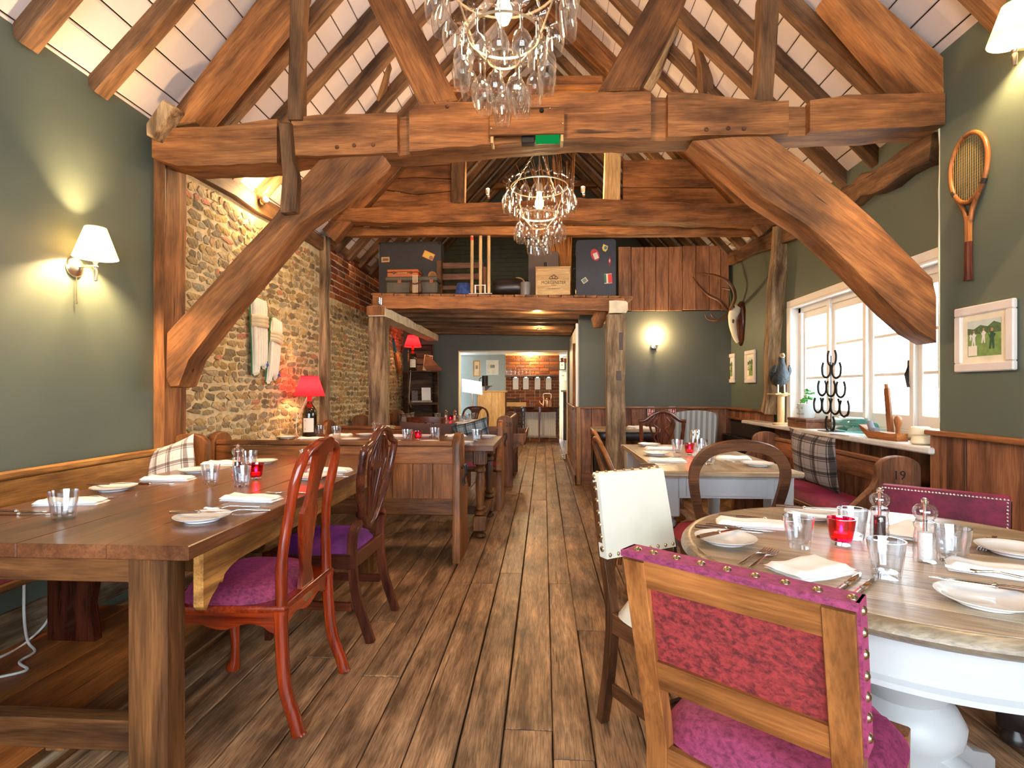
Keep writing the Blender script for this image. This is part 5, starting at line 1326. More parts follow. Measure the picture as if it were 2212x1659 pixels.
def cloth_fold(w_, d_, seed):
    rr = random.Random(seed); g = G()
    for k, (s, zz, hh) in enumerate(((1.0, .0, .011), (.97, .0085, .010))):
        a = rr.uniform(-.05, .05); g.M = Matrix.Translation((rr.uniform(-.004, .004), rr.uniform(-.004, .004), zz)) @ Matrix.Rotation(a, 4, 'Z')
        nx, ny = 14, 8
        def f(u, v, top):
            x = (u - .5) * w_ * s; y = (v - .5) * d_ * s
            e = min(1, (1 - abs(2 * u - 1)) * 9) ** .5 * min(1, (1 - abs(2 * v - 1)) * 5) ** .5
            if not top: return (x, y, 0)
            return (x, y + .004 * math.sin(u * 7 + seed), hh * e + .002 * math.sin(u * 11 + seed) * e + .0015 * math.sin(v * 9))
        g.grid(nx, ny, lambda u, v: f(u, v, True)); g.grid(nx, ny, lambda u, v: f(u, v, False))
    o = g.build('napkin', LINEN, smooth=60); me = o.data; bpy.data.objects.remove(o); return me
NAPS = [cloth_fold(.23, .085, 1), cloth_fold(.21, .10, 4), cloth_fold(.19, .12, 8)]
HANDLE = plain('horn_handle', srgb(96, 62, 40), rough=.25, noise_amt=.2)
def knife_parts():
    a = G().bar([(0, -.105, .004), (0, -.09, .0045), (0, -.03, .004), (0, -.012, .003)], [.013, .014, .012, .009], [.008, .009, .008, .006], ch=.4).build('knife', HANDLE, smooth=50)
    b = G().prism([(-.006, -.012), (.007, -.012), (.0085, .03), (.0085, .07), (.004, .098), (-.001, .105), (-.006, .06)], .0025, .0042, 'z', .0004).lathe([(.004, -.018), (.0075, -.012), (.004, -.006)], 8, (0, 0, .0035), 'y').build('blade', CHROME, smooth=50)
    r_ = (a.data, b.data); bpy.data.objects.remove(a); bpy.data.objects.remove(b); return r_
KN = knife_parts()
def fork_mesh():
    g = G()
    g.bar(smoothpath([(0, -.10, .002), (0, -.05, .005), (0, .0, .009), (0, .03, .004), (0, .045, .003)], 4), [.013, .013, .012, .011, .010, .009, .008, .007, .006, .006, .007, .009, .012, .017, .021, .023, .024], [.004] * 17, ch=.4)
    for k in range(4):
        x = -.0096 + .0064 * k
        g.bar([(x, .042, .003), (x, .07, .0025), (x, .092, .006)], [.0036, .0036, .002], [.0025, .0025, .0018], ch=.2)
    o = g.build('fork', CHROME, smooth=50); me = o.data; bpy.data.objects.remove(o); return me
FORK = fork_mesh()
def put(me, name, loc, rz, label, cat, group, rot=None):
    o = bpy.data.objects.new(name, me); COL.objects.link(o); o.location = loc; o.rotation_euler = rot or (0, 0, rz); return tag(o, label, cat, group)
def tumbler(p, label, s=1.0): 
    o = put(TUMB, 'tumbler', p, RND.uniform(0, 6), label, 'glass', 'clear tumblers on the tables'); o.scale = (s,) * 3; return o
def plate(p, label, rz=0): return put(PLATE, 'side_plate', p, rz, label, 'plate', 'white side plates')
def napkin(p, rz, label, k=0): return put(NAPS[k], 'napkin', p, rz, label, 'napkin', 'folded white napkins')
def fork(p, rz, label): return put(FORK, 'fork', p, rz, label, 'fork', 'dinner forks')
def knife(p, rz, label, tilt=0):
    o = put(KN[0], 'knife', p, rz, label, 'knife', 'table knives', rot=(tilt, 0, rz)); inst(KN[1], 'blade', o, (0, 0, 0)); return o
def votive(p, label, light=.25):
    t = thing('tealight_holder', label, 'candle holder', p, group='red glass tealight holders')
    G().lathe([(.026, .012), (.030, .02), (.0345, .05), (.0385, .078), (.036, .078), (.032, .05), (.0275, .022), (.0, .018)], 24).build('cup', RGL, t, smooth=50)
    G().lathe([(.0255, 0), (.0265, .004), (.0265, .0125), (0, .0125)], 24).build('thick_base', TGL, t, smooth=50)
    G().lathe([(0, .02), (.019, .02), (.019, .034), (0, .034)], 16).build('tealight', plain('candle_wax', srgb(250, 230, 200), rough=.5), t, smooth=40)
    G().lathe([(0, .034), (.004, .038), (.0055, .044), (.003, .052), (0, .058)], 10).build('flame', WAX, t, smooth=60)
    lamp('tealight_lamp', 'POINT', (0, 0, .055), light, (1, .45, .2), .008, t)
    return t
def mill(p, label, fill, s=1.0):
    t = thing('grinder', label, 'grinder', p, group='clear acrylic grinders'); t.scale = (s,) * 3
    G().lathe([(.0, .0), (.026, 0), (.027, .006), (.026, .02), (.0275, .03), (.025, .042), (.027, .055), (.024, .075), (.0225, .085), (.026, .095), (.0265, .10), (.022, .104), (.021, .106)], 20).build('body', TGL, t, smooth=50)
    G().lathe([(.0165, .006), (.0165, .078), (0, .078)], 16).build('filling', fill, t, smooth=40)
    G().lathe([(.019, .106), (.021, .108), (.019, .112), (.024, .118), (.0285, .128), (.0275, .140), (.019, .149), (.009, .152), (.008, .154)], 20).build('head', TGL, t, smooth=50)
    G().lathe([(.005, .08), (.004, .15), (.005, .153), (.009, .158), (.009, .164), (.004, .168), (0, .168)], 12).build('knob', CHROME, t, smooth=50)
    return t
PEP = plain('peppercorns', srgb(40, 32, 30), rough=.8, noise_amt=.6, nscale=260); SALT = plain('salt_grains', srgb(238, 236, 232), rough=.8, noise_amt=.1, nscale=200)
LIM = {}
def A(px, py, z):
    p = at(px, py, Z=z)
    if z in LIM and not LIM[z][0] <= p.y <= LIM[z][1]:          # keep it on its table
        p = at(px, py, Y=min(max(p.y, LIM[z][0]), LIM[z][1])); p.z = z
    return p
def up(v, d): return Vector((v.x, v.y, v.z + d))
Z1 = .7603
# --- long oak table
plate(A(437, 1124, Z1), 'white side plate with a knife across it at the long oak table corner')
knife(up(A(437, 1122, Z1), .0215), -1.45, 'knife lying across the plate near the front corner of the long oak table')
plate(A(246, 1059, Z1), 'white side plate behind the nearest tumbler on the long oak table')
knife(up(A(246, 1057, Z1), .0215), -1.35, 'knife lying across the plate on the bench side of the long oak table')
plate(A(672, 1034, Z1), 'white side plate seen through the open back of the red mahogany chair')
plate(A(424, 1020, Z1), 'white side plate before the plaid cushion on the long oak table')
plate(A(566, 1001, Z1), 'white side plate at the far end of the long oak table behind the red tealight')
napkin(A(152, 1088, Z1), .2, 'folded white napkin behind the nearest tumbler on the long oak table', 0)
napkin(A(362, 1037, Z1), .12, 'folded white napkin before the plaid cushion on the long oak table', 0)
napkin(A(541, 1080, Z1), -.08, 'folded white napkin on the aisle side of the long oak table beside two forks', 0)
napkin(A(712, 1018, Z1), -.05, 'folded white napkin behind the splat of the red mahogany chair', 0)
napkin(A(478, 1003, Z1), .1, 'folded white napkin at the far left end of the long oak table', 2)
tumbler(A(137, 1120, Z1), 'clear tumbler nearest the viewer on the long oak table', 1.06)
tumbler(A(455, 1045, Z1), 'clear tumbler in the middle of the long oak table, left of the pepper grinder')
tumbler(A(521, 1050, Z1), 'clear tumbler directly in front of the pepper grinder on the long oak table')
tumbler(A(540, 1008, Z1), 'clear tumbler behind the red tealight on the long oak table')
tumbler(A(663, 1004, Z1), 'clear tumbler behind the splat of the red mahogany chair')
mill(A(514, 1031, Z1), 'clear pepper grinder on the long oak table beside the red tealight', PEP)
votive(A(553, 1035, Z1), 'red glass tealight holder glowing on the long oak table')
for k, (a, b) in enumerate(((500, 1098), (520, 1106))): fork(A(a, b, Z1), PI / 2 + .25 + .05 * k, ('fork lying next to the napkin on the aisle side of the long oak table', 'outer fork nearest the table edge on the aisle side of the long oak table')[k])
for k, (a, b) in enumerate(((42, 1106), (48, 1112))): knife(A(a, b, Z1), -PI / 2 + .05 * k, ('knife at the far left edge of the long oak table, the rear of two', 'knife at the far left edge of the long oak table, the front of two')[k])
fork(A(205, 1076, Z1), -PI / 2 + .15, 'fork lying behind the first napkin on the long oak table')
knife(A(330, 1046, Z1), -PI / 2, 'knife in front of the second napkin on the bench side of the long oak table')
for k, (a, b) in enumerate(((700, 1025), (712, 1030))): knife(A(a, b, Z1), -PI / 2 - .1, ('knife behind the mahogany splat, closest to the napkin', 'knife behind the mahogany splat, closest to the table edge')[k])
fork(A(620, 1066, Z1), PI / 2, 'fork beside the near stile of the red mahogany chair on the long oak table')
# --- round table
Z2 = RZ + .0004
plate(A(1567, 1172, Z2), 'white side plate with a small knife at the left rim of the round table')
knife(up(A(1558, 1166, Z2), .0205), -.95, 'small knife resting on the left plate of the round table')
plate(A(1752, 1118, Z2), 'white side plate at the back of the round table toward the pew')
plate(A(2128, 1304, Z2), 'white side plate at the front right of the round table with a brown handled knife')
knife(up(A(2135, 1288, Z2), .0215), 1.1, 'brown handled knife lying across the front right plate of the round table')
plate(A(2192, 1196, Z2), 'white side plate at the far right edge of the round table')
napkin(A(1625, 1136, Z2), -.18, 'folded white napkin beside the two knives at the left rim of the round table', 0)
napkin(A(1750, 1232, Z2), .45, 'folded white napkin in front of the red tealight on the round table', 2)
napkin(A(1962, 1150, Z2), .75, 'folded white napkin behind the grinders on the round table', 1)
napkin(A(2168, 1240, Z2), -.45, 'folded white napkin at the right side of the round table under a fork', 0)
tumbler(A(1725, 1182, Z2), 'clear tumbler left of the red tealight on the round table', 1.0)
tumbler(A(1914, 1246, Z2), 'clear tumbler in front of the pepper grinder on the round table', 1.0)
tumbler(A(1842, 1162, Z2), 'clear tumbler just behind the red tealight on the round table', 1.0)
tumbler(A(2058, 1212, Z2), 'clear tumbler beside the salt grinder on the round table', 1.0)
mill(A(1900, 1168, Z2), 'clear pepper grinder with dark peppercorns on the round table', PEP, .95)
mill(A(1998, 1212, Z2), 'clear salt grinder with white salt on the round table', SALT, 1.0)
votive(A(1817, 1176, Z2), 'red glass tealight holder glowing on the round table', .3)
for k, (a, b) in enumerate(((1632, 1203), (1652, 1208))): fork(A(a, b, Z2), -.75 + .05 * k, ('fork left of the napkin on the round table, farther from the chair studs', 'fork left of the napkin on the round table, touching its neighbour')[k])
for k, (a, b) in enumerate(((1575, 1146), (1598, 1143))): knife(A(a, b, Z2), -1.95, ('knife at the left rim of the round table, closest to the plate', 'knife at the left rim of the round table, closest to the napkin')[k])
for k, (a, b) in enumerate(((1832, 1262), (1866, 1272))): knife(A(a, b, Z2), -.75, ('bright knife in front of the middle tumbler, left of its pair', 'bright knife in front of the middle tumbler, right of its pair')[k])
fork(up(A(2150, 1262, Z2), .02), 1.0, 'fork resting over the right hand napkin of the round table')
for k, (a, b) in enumerate(((2128, 1178), (2142, 1174))): fork(A(a, b, Z2), 2.4, ('fork at the back right of the round table, the nearer one', 'fork at the back right of the round table, the farther one')[k])
knife(A(1660, 1124, Z2), -1.9, 'knife behind the left napkin of the round table')
knife(up(A(1745, 1112, Z2), .0205), -2.0, 'knife lying on the back plate of the round table')
# --- cream painted table
Z3 = .7605; LIM[Z3] = (3.08, 4.33)
plate(A(1402, 962, Z3), 'white side plate at the far left corner of the cream table'); plate(A(1418, 983, Z3), 'white side plate on the left side of the cream table, before the tumbler')
plate(A(1636, 1006, Z3), 'white side plate seen through the balloon-back chair')
napkin(A(1427, 971, Z3), .05, 'folded white napkin at the far left of the cream table', 0); napkin(A(1440, 997, Z3), -.05, 'folded white napkin at the near left of the cream table', 0)
napkin(A(1585, 992, Z3), -.15, 'folded white napkin seen through the balloon-back chair', 1)
tumbler(A(1463, 977, Z3), 'clear tumbler beside the red tealight on the cream table'); tumbler(A(1516, 975, Z3), 'clear tumbler to the right of the red tealight on the cream table'); tumbler(A(1530, 1003, Z3), 'clear tumbler behind the left side of the balloon-back frame')
votive(A(1490, 982, Z3), 'red glass tealight holder on the cream table below the window')
for k, (a, b, n) in enumerate(((1497, 968, 'left'), (1506, 966, 'right'))):
    t = thing('shaker', 'tall chrome shaker behind the red tealight on the cream table, the %s of two' % n, 'shaker', A(a, b, Z3), group='chrome shakers')
    G().lathe([(.018, 0), (.019, .004), (.019, .11), (.017, .114)], 16).build('body', CHROME, t, smooth=40); G().lathe([(.0195, .114), (.0195, .128), (.014, .136), (0, .137)], 16).build('cap', NICKEL, t, smooth=40)
fork(A(1480, 987, Z3), PI / 2, 'fork lying between plate and napkin on the cream table'); fork(A(1598, 1000, Z3), .9, 'fork seen through the balloon-back chair')
knife(A(1420, 1004, Z3), -PI / 2, 'knife at the near left edge of the cream table')
# --- table before the stone wall
Z4 = .76051; LIM[Z4] = (4.40, 5.14)
for a, b, l in ((619, 947, 'left of the magnum bottle'), (757, 952, 'in the near middle, by two tumblers'), (788, 936, 'toward the facing pew, left of the grinders'), (927, 957, 'in front of the lone middle tumbler'), (915, 944, 'just right of its red tealight'), (1052, 945, 'at the aisle end'), (1000, 961, 'behind the pew end post')):
    plate(A(a, b, Z4), 'white side plate on the stone wall table ' + l)
for a, b, l in ((693, 942, 'just right of the magnum bottle'), (727, 944, 'beside a grinder near the magnum bottle'), (880, 953, 'immediately left of its red tealight'), (940, 948, 'alone in the middle'), (1031, 953, 'at the aisle end')):
    tumbler(A(a, b, Z4), 'clear tumbler on the stone wall table ' + l, 1.12)
for a, b, r_, l, k in ((672, 949, .1, 'beside the magnum bottle', 0), (738, 938, 0, 'next to the pew back on the left', 1), (850, 943, .1, 'by the sprig of herbs', 0), (984, 940, .5, 'standing folded before the tartan cushion', 2), (841, 957, .1, 'near the shield-back chair', 1)):
    napkin(A(a, b, Z4), r_, 'folded white napkin on the stone wall table ' + l, k)
votive(A(903, 950, Z4), 'red glass tealight holder on the stone wall table')
for k, a in enumerate((809, 820)): mill(A(a, 942, Z4), 'small clear grinder on the stone wall table, the %s of the pair by the herbs' % ('left', 'right')[k], SALT if k else PEP, .9)
hb_ = thing('herb_sprig', 'small pot of dried herbs on the stone wall table beside the grinders', 'plant', A(833, 942, Z4))
G().lathe([(.018, 0), (.022, .05), (.02, .05), (.017, .004)], 12).build('pot', NICKEL, hb_, smooth=40)
g = G(); rr = random.Random(2)
for k in range(26): a = rr.uniform(0, 6.28); q = rr.uniform(.02, .07); g.tube([(0, 0, .045), (q * .5 * math.cos(a), q * .5 * math.sin(a), .08), (q * math.cos(a) + .03, q * math.sin(a), .09 + rr.uniform(-.02, .02))], [.0012, .0015, .003], 4)
g.build('leaves', plain('dried_herb', srgb(160, 150, 110), rough=.9), hb_)
fork(A(655, 949, Z4), -.4, 'fork beside the left plate of the stone wall table'); fork(A(790, 949, Z4), 1.2, 'fork in the middle of the stone wall table'); fork(A(957, 956, Z4), .8, 'fork right of the lone middle tumbler'); knife(A(968, 957, Z4), .8, 'knife right of the lone middle tumbler')
knife(A(862, 957, Z4), -1.2, 'knife behind the shield-back chair'); knife(A(960, 943, Z4), 1.3, 'knife before the brown velvet cushion'); fork(A(850, 959, Z4), -1.2, 'fork behind the shield-back chair')
# --- far table
Z5 = .76052; LIM[Z5] = (6.75, 8.15)
def A5(px, py): return A(px, 906 + (py - 893) * .45, Z5)
for a, b, l in ((945, 896, 'left of the grinders'), (995, 906, 'in the middle'), (1009, 901, 'right of the middle'), (1024, 896, 'farthest right')): tumbler(A5(a, b), 'small looking tumbler on the far table, ' + l, 1.15)
for a, b, l in ((1033, 900, 'rear right'), (1030, 907, 'middle right'), (1002, 913, 'near right'), (935, 905, 'near left')): napkin(A5(a, b), .05, 'white napkin on the far table, ' + l, 0)
plate(A5(1026, 903), 'white side plate at the right side of the far table'); plate(A5(925, 898), 'white side plate at the left side of the far table')
votive(A5(973, 901), 'red glass tealight holder on the far table')
for k, a in enumerate((963, 982)): mill(A5(a, 899), 'clear grinder on the far table, %s of the red tealight' % ('left', 'right')[k], SALT, .95)
fork(A5(1000, 909), 1.4, 'fork on the far table'); knife(A5(1018, 909), 1.4, 'knife on the far table')
# --- alcove table
napkin((1.18, 6.42, .7505), .1, 'folded white napkin on the black alcove table, nearer', 0); napkin((1.12, 6.62, .7505), .05, 'folded white napkin on the black alcove table, farther', 0)
knife((1.08, 6.40, .7505), 1.5, 'knife on the black alcove table')

# ================================================================ magnum bottle lamps
RSH = shade_cloth('red_pleated_shade', (.62, .012, .025), .38)
BGL = plain('dark_bottle_glass', srgb(38, 30, 16), rough=.08, noise_amt=.2, coat=.5)
LABEL = plain('paper_label', srgb(236, 232, 214), rough=.7, noise_amt=.03)
def magnum(label, p, power):
    t = thing('bottle_lamp', label, 'table lamp', p, group='magnum bottle lamps')
    G().lathe([(0, .012), (.05, .0), (.062, .004), (.066, .014), (.0665, .21), (.064, .24), (.052, .275), (.03, .305), (.0225, .325), (.0215, .36)], 28).build('bottle', BGL, t, smooth=50)
    G().lathe([(.0222, .318), (.0225, .36), (.0235, .362), (.0235, .372), (.022, .375), (.022, .40), (.0, .40)], 20).build('foil_neck', plain('red_foil', srgb(200, 20, 24), rough=.3), t, smooth=50)
    g = G(); n = 12
    g.grid(n, 1, lambda u, v: (.0672 * math.sin(-.75 + 1.5 * u + .25), -.0672 * math.cos(-.75 + 1.5 * u + .25), .05 + .13 * v)).build('label', LABEL, t, smooth=60)
    g = G()
    for zz, aa in ((.155, -.35), (.075, -.35)):
        g.grid(3, 1, lambda u, v: (.0675 * math.sin(aa + .2 * u + .08), -.0675 * math.cos(aa + .2 * u + .08), zz + .012 * v * (1 - abs(2 * u - 1))))
    g.build('printed_leaf', plain('gold_print', srgb(176, 120, 60), rough=.6), t)
    seg = 72; vs = []; fs = []; n = 2
    for k in range(seg):
        a = 2 * PI * k / seg; pl = 1 + (.018 if k % 2 else -.0)
        vs += [(.137 * pl * math.cos(a), .137 * pl * math.sin(a), .385), (.077 * pl * math.cos(a), .077 * pl * math.sin(a), .572)]
    for k in range(seg): k2 = (k + 1) % seg; fs.append((2 * k, 2 * k2, 2 * k2 + 1, 2 * k + 1))
    G().add(vs, fs).build('lamp_shade', RSH, t)
    for r_, z in ((.138, .385), (.078, .572)):
      G().tube([(r_ * math.cos(2 * PI * k / 36), r_ * math.sin(2 * PI * k / 36), z) for k in range(37)], .003, 6, cap=False).build('shade_trim', plain('red_trim', srgb(170, 14, 22), rough=.7), t, smooth=60)
    G().lathe([(0, .52), (.02, .51), (.027, .485), (.015, .45), (.013, .40)], 12).build('bulb', emit('lamp_bulb_glow', (1, .76, .42), 40), t, smooth=60)
    lamp('bottle_lamp_light', 'POINT', (0, 0, .47), power, WARM2, .03, t)
    return t
lm1 = magnum('magnum wine bottle lamp with red pleated shade against the stone wall', (-2.20, 4.97, Z4), 6)
c_ = G().tube(smoothpath([(-.07, -.01, .004), (-.13, .02, .02), (-.15, .05, .15), (-.12, .06, .22), (-.02, .02, .40)], 6), .003, 6).build('flex', WHITE, lm1, smooth=60)
def dk(x): return deck(x) + .006
# ================================================================ loft luggage
def case(name, label, cat, x0, x1, z0, z1, y0, y1, mat, rz=0, corner=.03, axis='y'):
    t = thing(name, label, cat, ((x0 + x1) / 2, (y0 + y1) / 2, z0), rz)
    w_, d_, h_ = x1 - x0, y1 - y0, z1 - z0; c = corner
    def rr_(w, h, c, n=4):
        out = []
        for cx, cy, a0 in ((w / 2 - c, h - c, 0), (-w / 2 + c, h - c, PI / 2), (-w / 2 + c, c, PI), (w / 2 - c, c, 1.5 * PI)):
            out += [(cx + c * math.cos(a0 + PI / 2 * k / n), cy + c * math.sin(a0 + PI / 2 * k / n)) for k in range(n + 1)]
        return out
    G().prism(rr_(w_, h_, c), -d_ / 2, d_ * .1, 'y', .006).build('shell', mat, t, smooth=40)
    G().prism(rr_(w_ + .004, h_, c), d_ * .1, d_ / 2, 'y', .006).build('lid', mat, t, smooth=40)
    return t
def sticker(t, pts, mat, y, name='sticker', inner=None, im=None):
    o = G().prism(pts, y, y - .0015, 'y').build(name, mat, t)
    if inner: G().prism(inner, y - .0015, y - .0022, 'y').build('print', im, o)
    return o
def quad(cx, cz, w, h, a): return [(cx + (p * math.cos(a) - q * math.sin(a)), cz + (p * math.sin(a) + q * math.cos(a))) for p, q in ((-w / 2, -h / 2), (w / 2, -h / 2), (w / 2, h / 2), (-w / 2, h / 2))]
def disc(cx, cz, rx, rz_, a=0, n=20): return [(cx + rx * math.cos(2 * PI * k / n) * math.cos(a) - rz_ * math.sin(2 * PI * k / n) * math.sin(a), cz + rx * math.cos(2 * PI * k / n) * math.sin(a) + rz_ * math.sin(2 * PI * k / n) * math.cos(a)) for k in range(n)]
col = lambda n, *c: plain(n, srgb(*c), rough=.7, noise_amt=.05)
NAVY = plain('navy_fibre_case', srgb(40, 44, 56), rough=.55, noise_amt=.15, bump=.1, bscale=200)
CHAR = plain('charcoal_fibre_case', srgb(46, 42, 42), rough=.55, noise_amt=.15, bump=.1, bscale=200)
def LX(px, Y): return at(px, 600, Y=Y).x
# tall trunk on the left
Yc = 6.50; x0, x1 = LX(818, Yc), LX(953, Yc); z0 = dk(-1.6); z1 = at(885, 522, Y=Yc).z
c = case('suitcase', 'large charcoal suitcase standing on the left of the loft with old travel stickers', 'suitcase', x0, x1, z0, z1, Yc, Yc + .2, CHAR, corner=.02)
w_ = x1 - x0; h_ = z1 - z0
sticker(c, quad(w_ * .30, h_ * .76, .14, .085, -.42), col('orange_sticker', 214, 120, 50), -.1, inner=quad(w_ * .30, h_ * .76, .125, .07, -.42), im=col('yellow_print', 224, 180, 84))
sticker(c, disc(w_ * .34, h_ * .72, .024, .024), col('grey_print', 140, 110, 96), -.1022)
sticker(c, quad(-w_ * .39, h_ * .70, .10, .062, .03), col('buff_sticker', 206, 160, 110), -.1, inner=quad(-w_ * .39, h_ * .70, .07, .03, .03), im=col('brown_print', 120, 84, 60))
sticker(c, disc(w_ * .36, h_ * .42, .052, .052), col('amber_sticker', 196, 122, 52), -.1, inner=disc(w_ * .36, h_ * .42, .034, .03), im=col('ochre_print', 150, 106, 60))
for s in (-1, 1):
    for q in (0.02, h_ - .04): G().b2(-.02, .02, -.104, -.06, 0, .035, .006).build('corner_guard', BLACK, c, loc=(s * (w_ / 2 - .02), 0, q))
# flat grey case
OLIVE = plain('olive_case', srgb(86, 76, 62), rough=.6, noise_amt=.2, bump=.15, bscale=120)
Yf = 6.08; x0, x1 = LX(832, Yf), LX(944, Yf); zt = at(890, 597, Y=Yf).z
fcse = thing('suitcase', 'flat olive grey suitcase lying at the left front of the loft', 'suitcase', ((x0 + x1) / 2, Yf + .19, dk(-1.7)), .0)
G().b2(x0 - (x0 + x1) / 2, x1 - (x0 + x1) / 2, -.19, .19, 0, zt - dk(-1.7) - .05, .02).build('shell', OLIVE, fcse)
G().b2(x0 - (x0 + x1) / 2 - .004, x1 - (x0 + x1) / 2 + .004, -.194, .194, zt - dk(-1.7) - .05, zt - dk(-1.7), .015).build('lid', OLIVE, fcse)
for px in (863, 932): G().b2(-.022, .022, -.006, .004, -.025, .02, .003).build('latch', plain('tan_leather', srgb(134, 70, 36), rough=.5), fcse, loc=(LX(px, Yf) - (x0 + x1) / 2, -.192, zt - dk(-1.7) - .055))
# small tan case on top
TAN_ = plain('tan_case_leather', srgb(176, 88, 40), rough=.45, noise_amt=.12)
x0, x1 = LX(836, 6.15), LX(903, 6.15)
tc_ = thing('attache_case', 'small tan leather case resting on the flat olive suitcase', 'case', ((x0 + x1) / 2, 6.24, zt + .001))
G().b2(-(x1 - x0) / 2, (x1 - x0) / 2, -.09, .09, 0, .062, .008).build('shell', TAN_, tc_); G().b2(-(x1 - x0) / 2 - .002, (x1 - x0) / 2 + .002, -.092, .092, .064, .098, .008).build('lid', TAN_, tc_)
G().tube(smoothpath([(-.05, -.092, .058), (-.045, -.112, .05), (.045, -.112, .05), (.05, -.092, .058)], 5), .006, 8).build('handle', plain('pale_leather', srgb(206, 160, 110), rough=.5), tc_, smooth=60)
for s in (-1, 1): G().lathe([(0, -.012), (.016, -.01), (.018, 0)], 12, (s * .10, -.09, .06), 'y').build('clasp', plain('dark_leather', srgb(84, 46, 28), rough=.5), tc_, smooth=50)
# leather satchel with striped strap
bg_ = thing('satchel', 'dark leather satchel with striped strap leaning on the flat suitcase', 'bag', (LX(898, 6.02), 6.02, dk(-1.5)))
pad(G(), .15, .07, .12, (0, 0, .03)).build('body', plain('dark_leather', (0, 0, 0)), bg_, smooth=60)
for k in range(4): G().b2(-.004, .004, -.002, .002, .0, .2, .001).build('strap_stripe', col('cream_stripe', 226, 206, 160), bg_, loc=(-.02 + k * .016, -.042, .0))
G().tube(smoothpath([(-.05, -.03, .14), (-.02, -.04, .10), (.03, -.04, .105), (.06, -.03, .14)], 5), .01, 8).build('flap', plain('dark_leather', (0, 0, 0)), bg_, smooth=60)
# slatted bench back
sb = thing('slatted_rack', 'old slatted wooden rack standing on the loft behind the stumps', 'rack', (LX(998, 6.4), 6.42, dk(-1.1)))
ww = LX(1050, 6.4) - LX(945, 6.4); hh = at(950, 565, Y=6.4).z - dk(-1.1)
G().b2(-.03, .03, -.05, .05, 0, hh, .01).build('post', OAK('z'), sb, loc=(-ww / 2 + .03, -.05, 0)); G().b2(-.02, .02, -.03, .03, 0, hh * .85, .008).build('post', WAINS('z'), sb, loc=(ww / 2 - .02, 0, 0))
for k, q in enumerate((.04, .11, .20, .30)): G().b2(-ww / 2 + .05, ww / 2 - .03, -.012, .012, -.03, .04 if k > 1 else .02, .003).build('slat', WAINS('x'), sb, loc=(0, 0, q * hh / .34))
# cricket stumps
zt_ = at(1020, 494, Y=6.04).z
for k, px in enumerate((1019.5, 1038, 1056)):
    xx = LX(px, 6.04); s_ = thing('cricket_stump', 'pale wooden cricket stump on the loft edge, the %s of three' % ('left', 'middle', 'right')[k], 'cricket stump', (xx, 6.04, dk(xx) + .008), group='cricket stumps')
    hh_ = zt_ - dk(xx) - .01
    G().lathe([(.010, 0), (.0185, .02), (.0185, hh_ - .03), (.017, hh_ - .01), (.012, hh_)], 14).build('shaft', PALEW('z'), s_, smooth=50)
    if k == 0: G().lathe([(.0192, 0), (.0192, .035)], 14, (0, 0, hh_ - .13), close=True).build('maker_band', col('orange_red', 220, 60, 30), s_, smooth=50)
sb_ = thing('stump_base', 'small white metal frame base holding the cricket stumps', 'stand', (LX(1038, 6.04), 6.04, dk(-.85)))
G().b2(-.13, .13, -.03, .03, 0, .007, .002).build('base_plate', WHITE, sb_)
for s in (-1, 1): G().b2(-.008, .008, -.006, .006, .007, .10, .002).build('upright', WHITE, sb_, loc=(s * .055, -.035, 0))
G().b2(-.06, .06, -.004, .004, -.004, .004, .001).build('crossbar', WHITE, sb_, loc=(0, -.035, .095))
o = pad(G(), .19, .12, .13, (0, 0, .01), e=2.2, n=10).build('folded_jacket', plain('blue_cloth', srgb(46, 66, 120), rough=.9, noise_amt=.5, nscale=22, bump=.9, bscale=16), loc=(LX(1000, 6.06), 6.10, dk(-1.0)), smooth=60); tag(o, 'crumpled blue cloth bundle beside the cricket stumps', 'cloth')
o = G().tube(smoothpath([(-.16, 0, .10), (-.08, 0, .105), (.08, 0, .11), (.17, 0, .10)], 4), [.085, .095, .1, .105, .108, .11, .11, .11, .11, .11, .108, .105, .1], 16).build('leather_bucket', plain('black_leather', srgb(34, 26, 24), rough=.35, noise_amt=.15), loc=(LX(1095, 6.2), 6.2, dk(-.4)), smooth=60); tag(o, 'black leather bucket bag lying on its side on the loft', 'bag')
o = G().lathe([(0, 0), (.055, 0), (.057, .01), (.057, .145), (.05, .15), (0, .15)], 20).build('grey_tin', plain('grey_tin_paint', srgb(120, 112, 108), rough=.4), loc=(LX(1135, 6.08), 6.08, dk(-.2)), smooth=40); tag(o, 'plain grey cylindrical tin beside the wooden wine box', 'tin')
o = G().lathe([(0, 0), (.085, 0), (.09, .01), (.086, .02), (.07, .012), (0, .012)], 28, axis='y').build('round_basket_lid', PALEW('x'), loc=(LX(1119, 6.42), 6.42, dk(-.3) + .19), smooth=50); tag(o, 'round pale dish propped behind the black leather bag', 'dish')
G().box((0, 0, 0), (.1, .1, .1), .01)
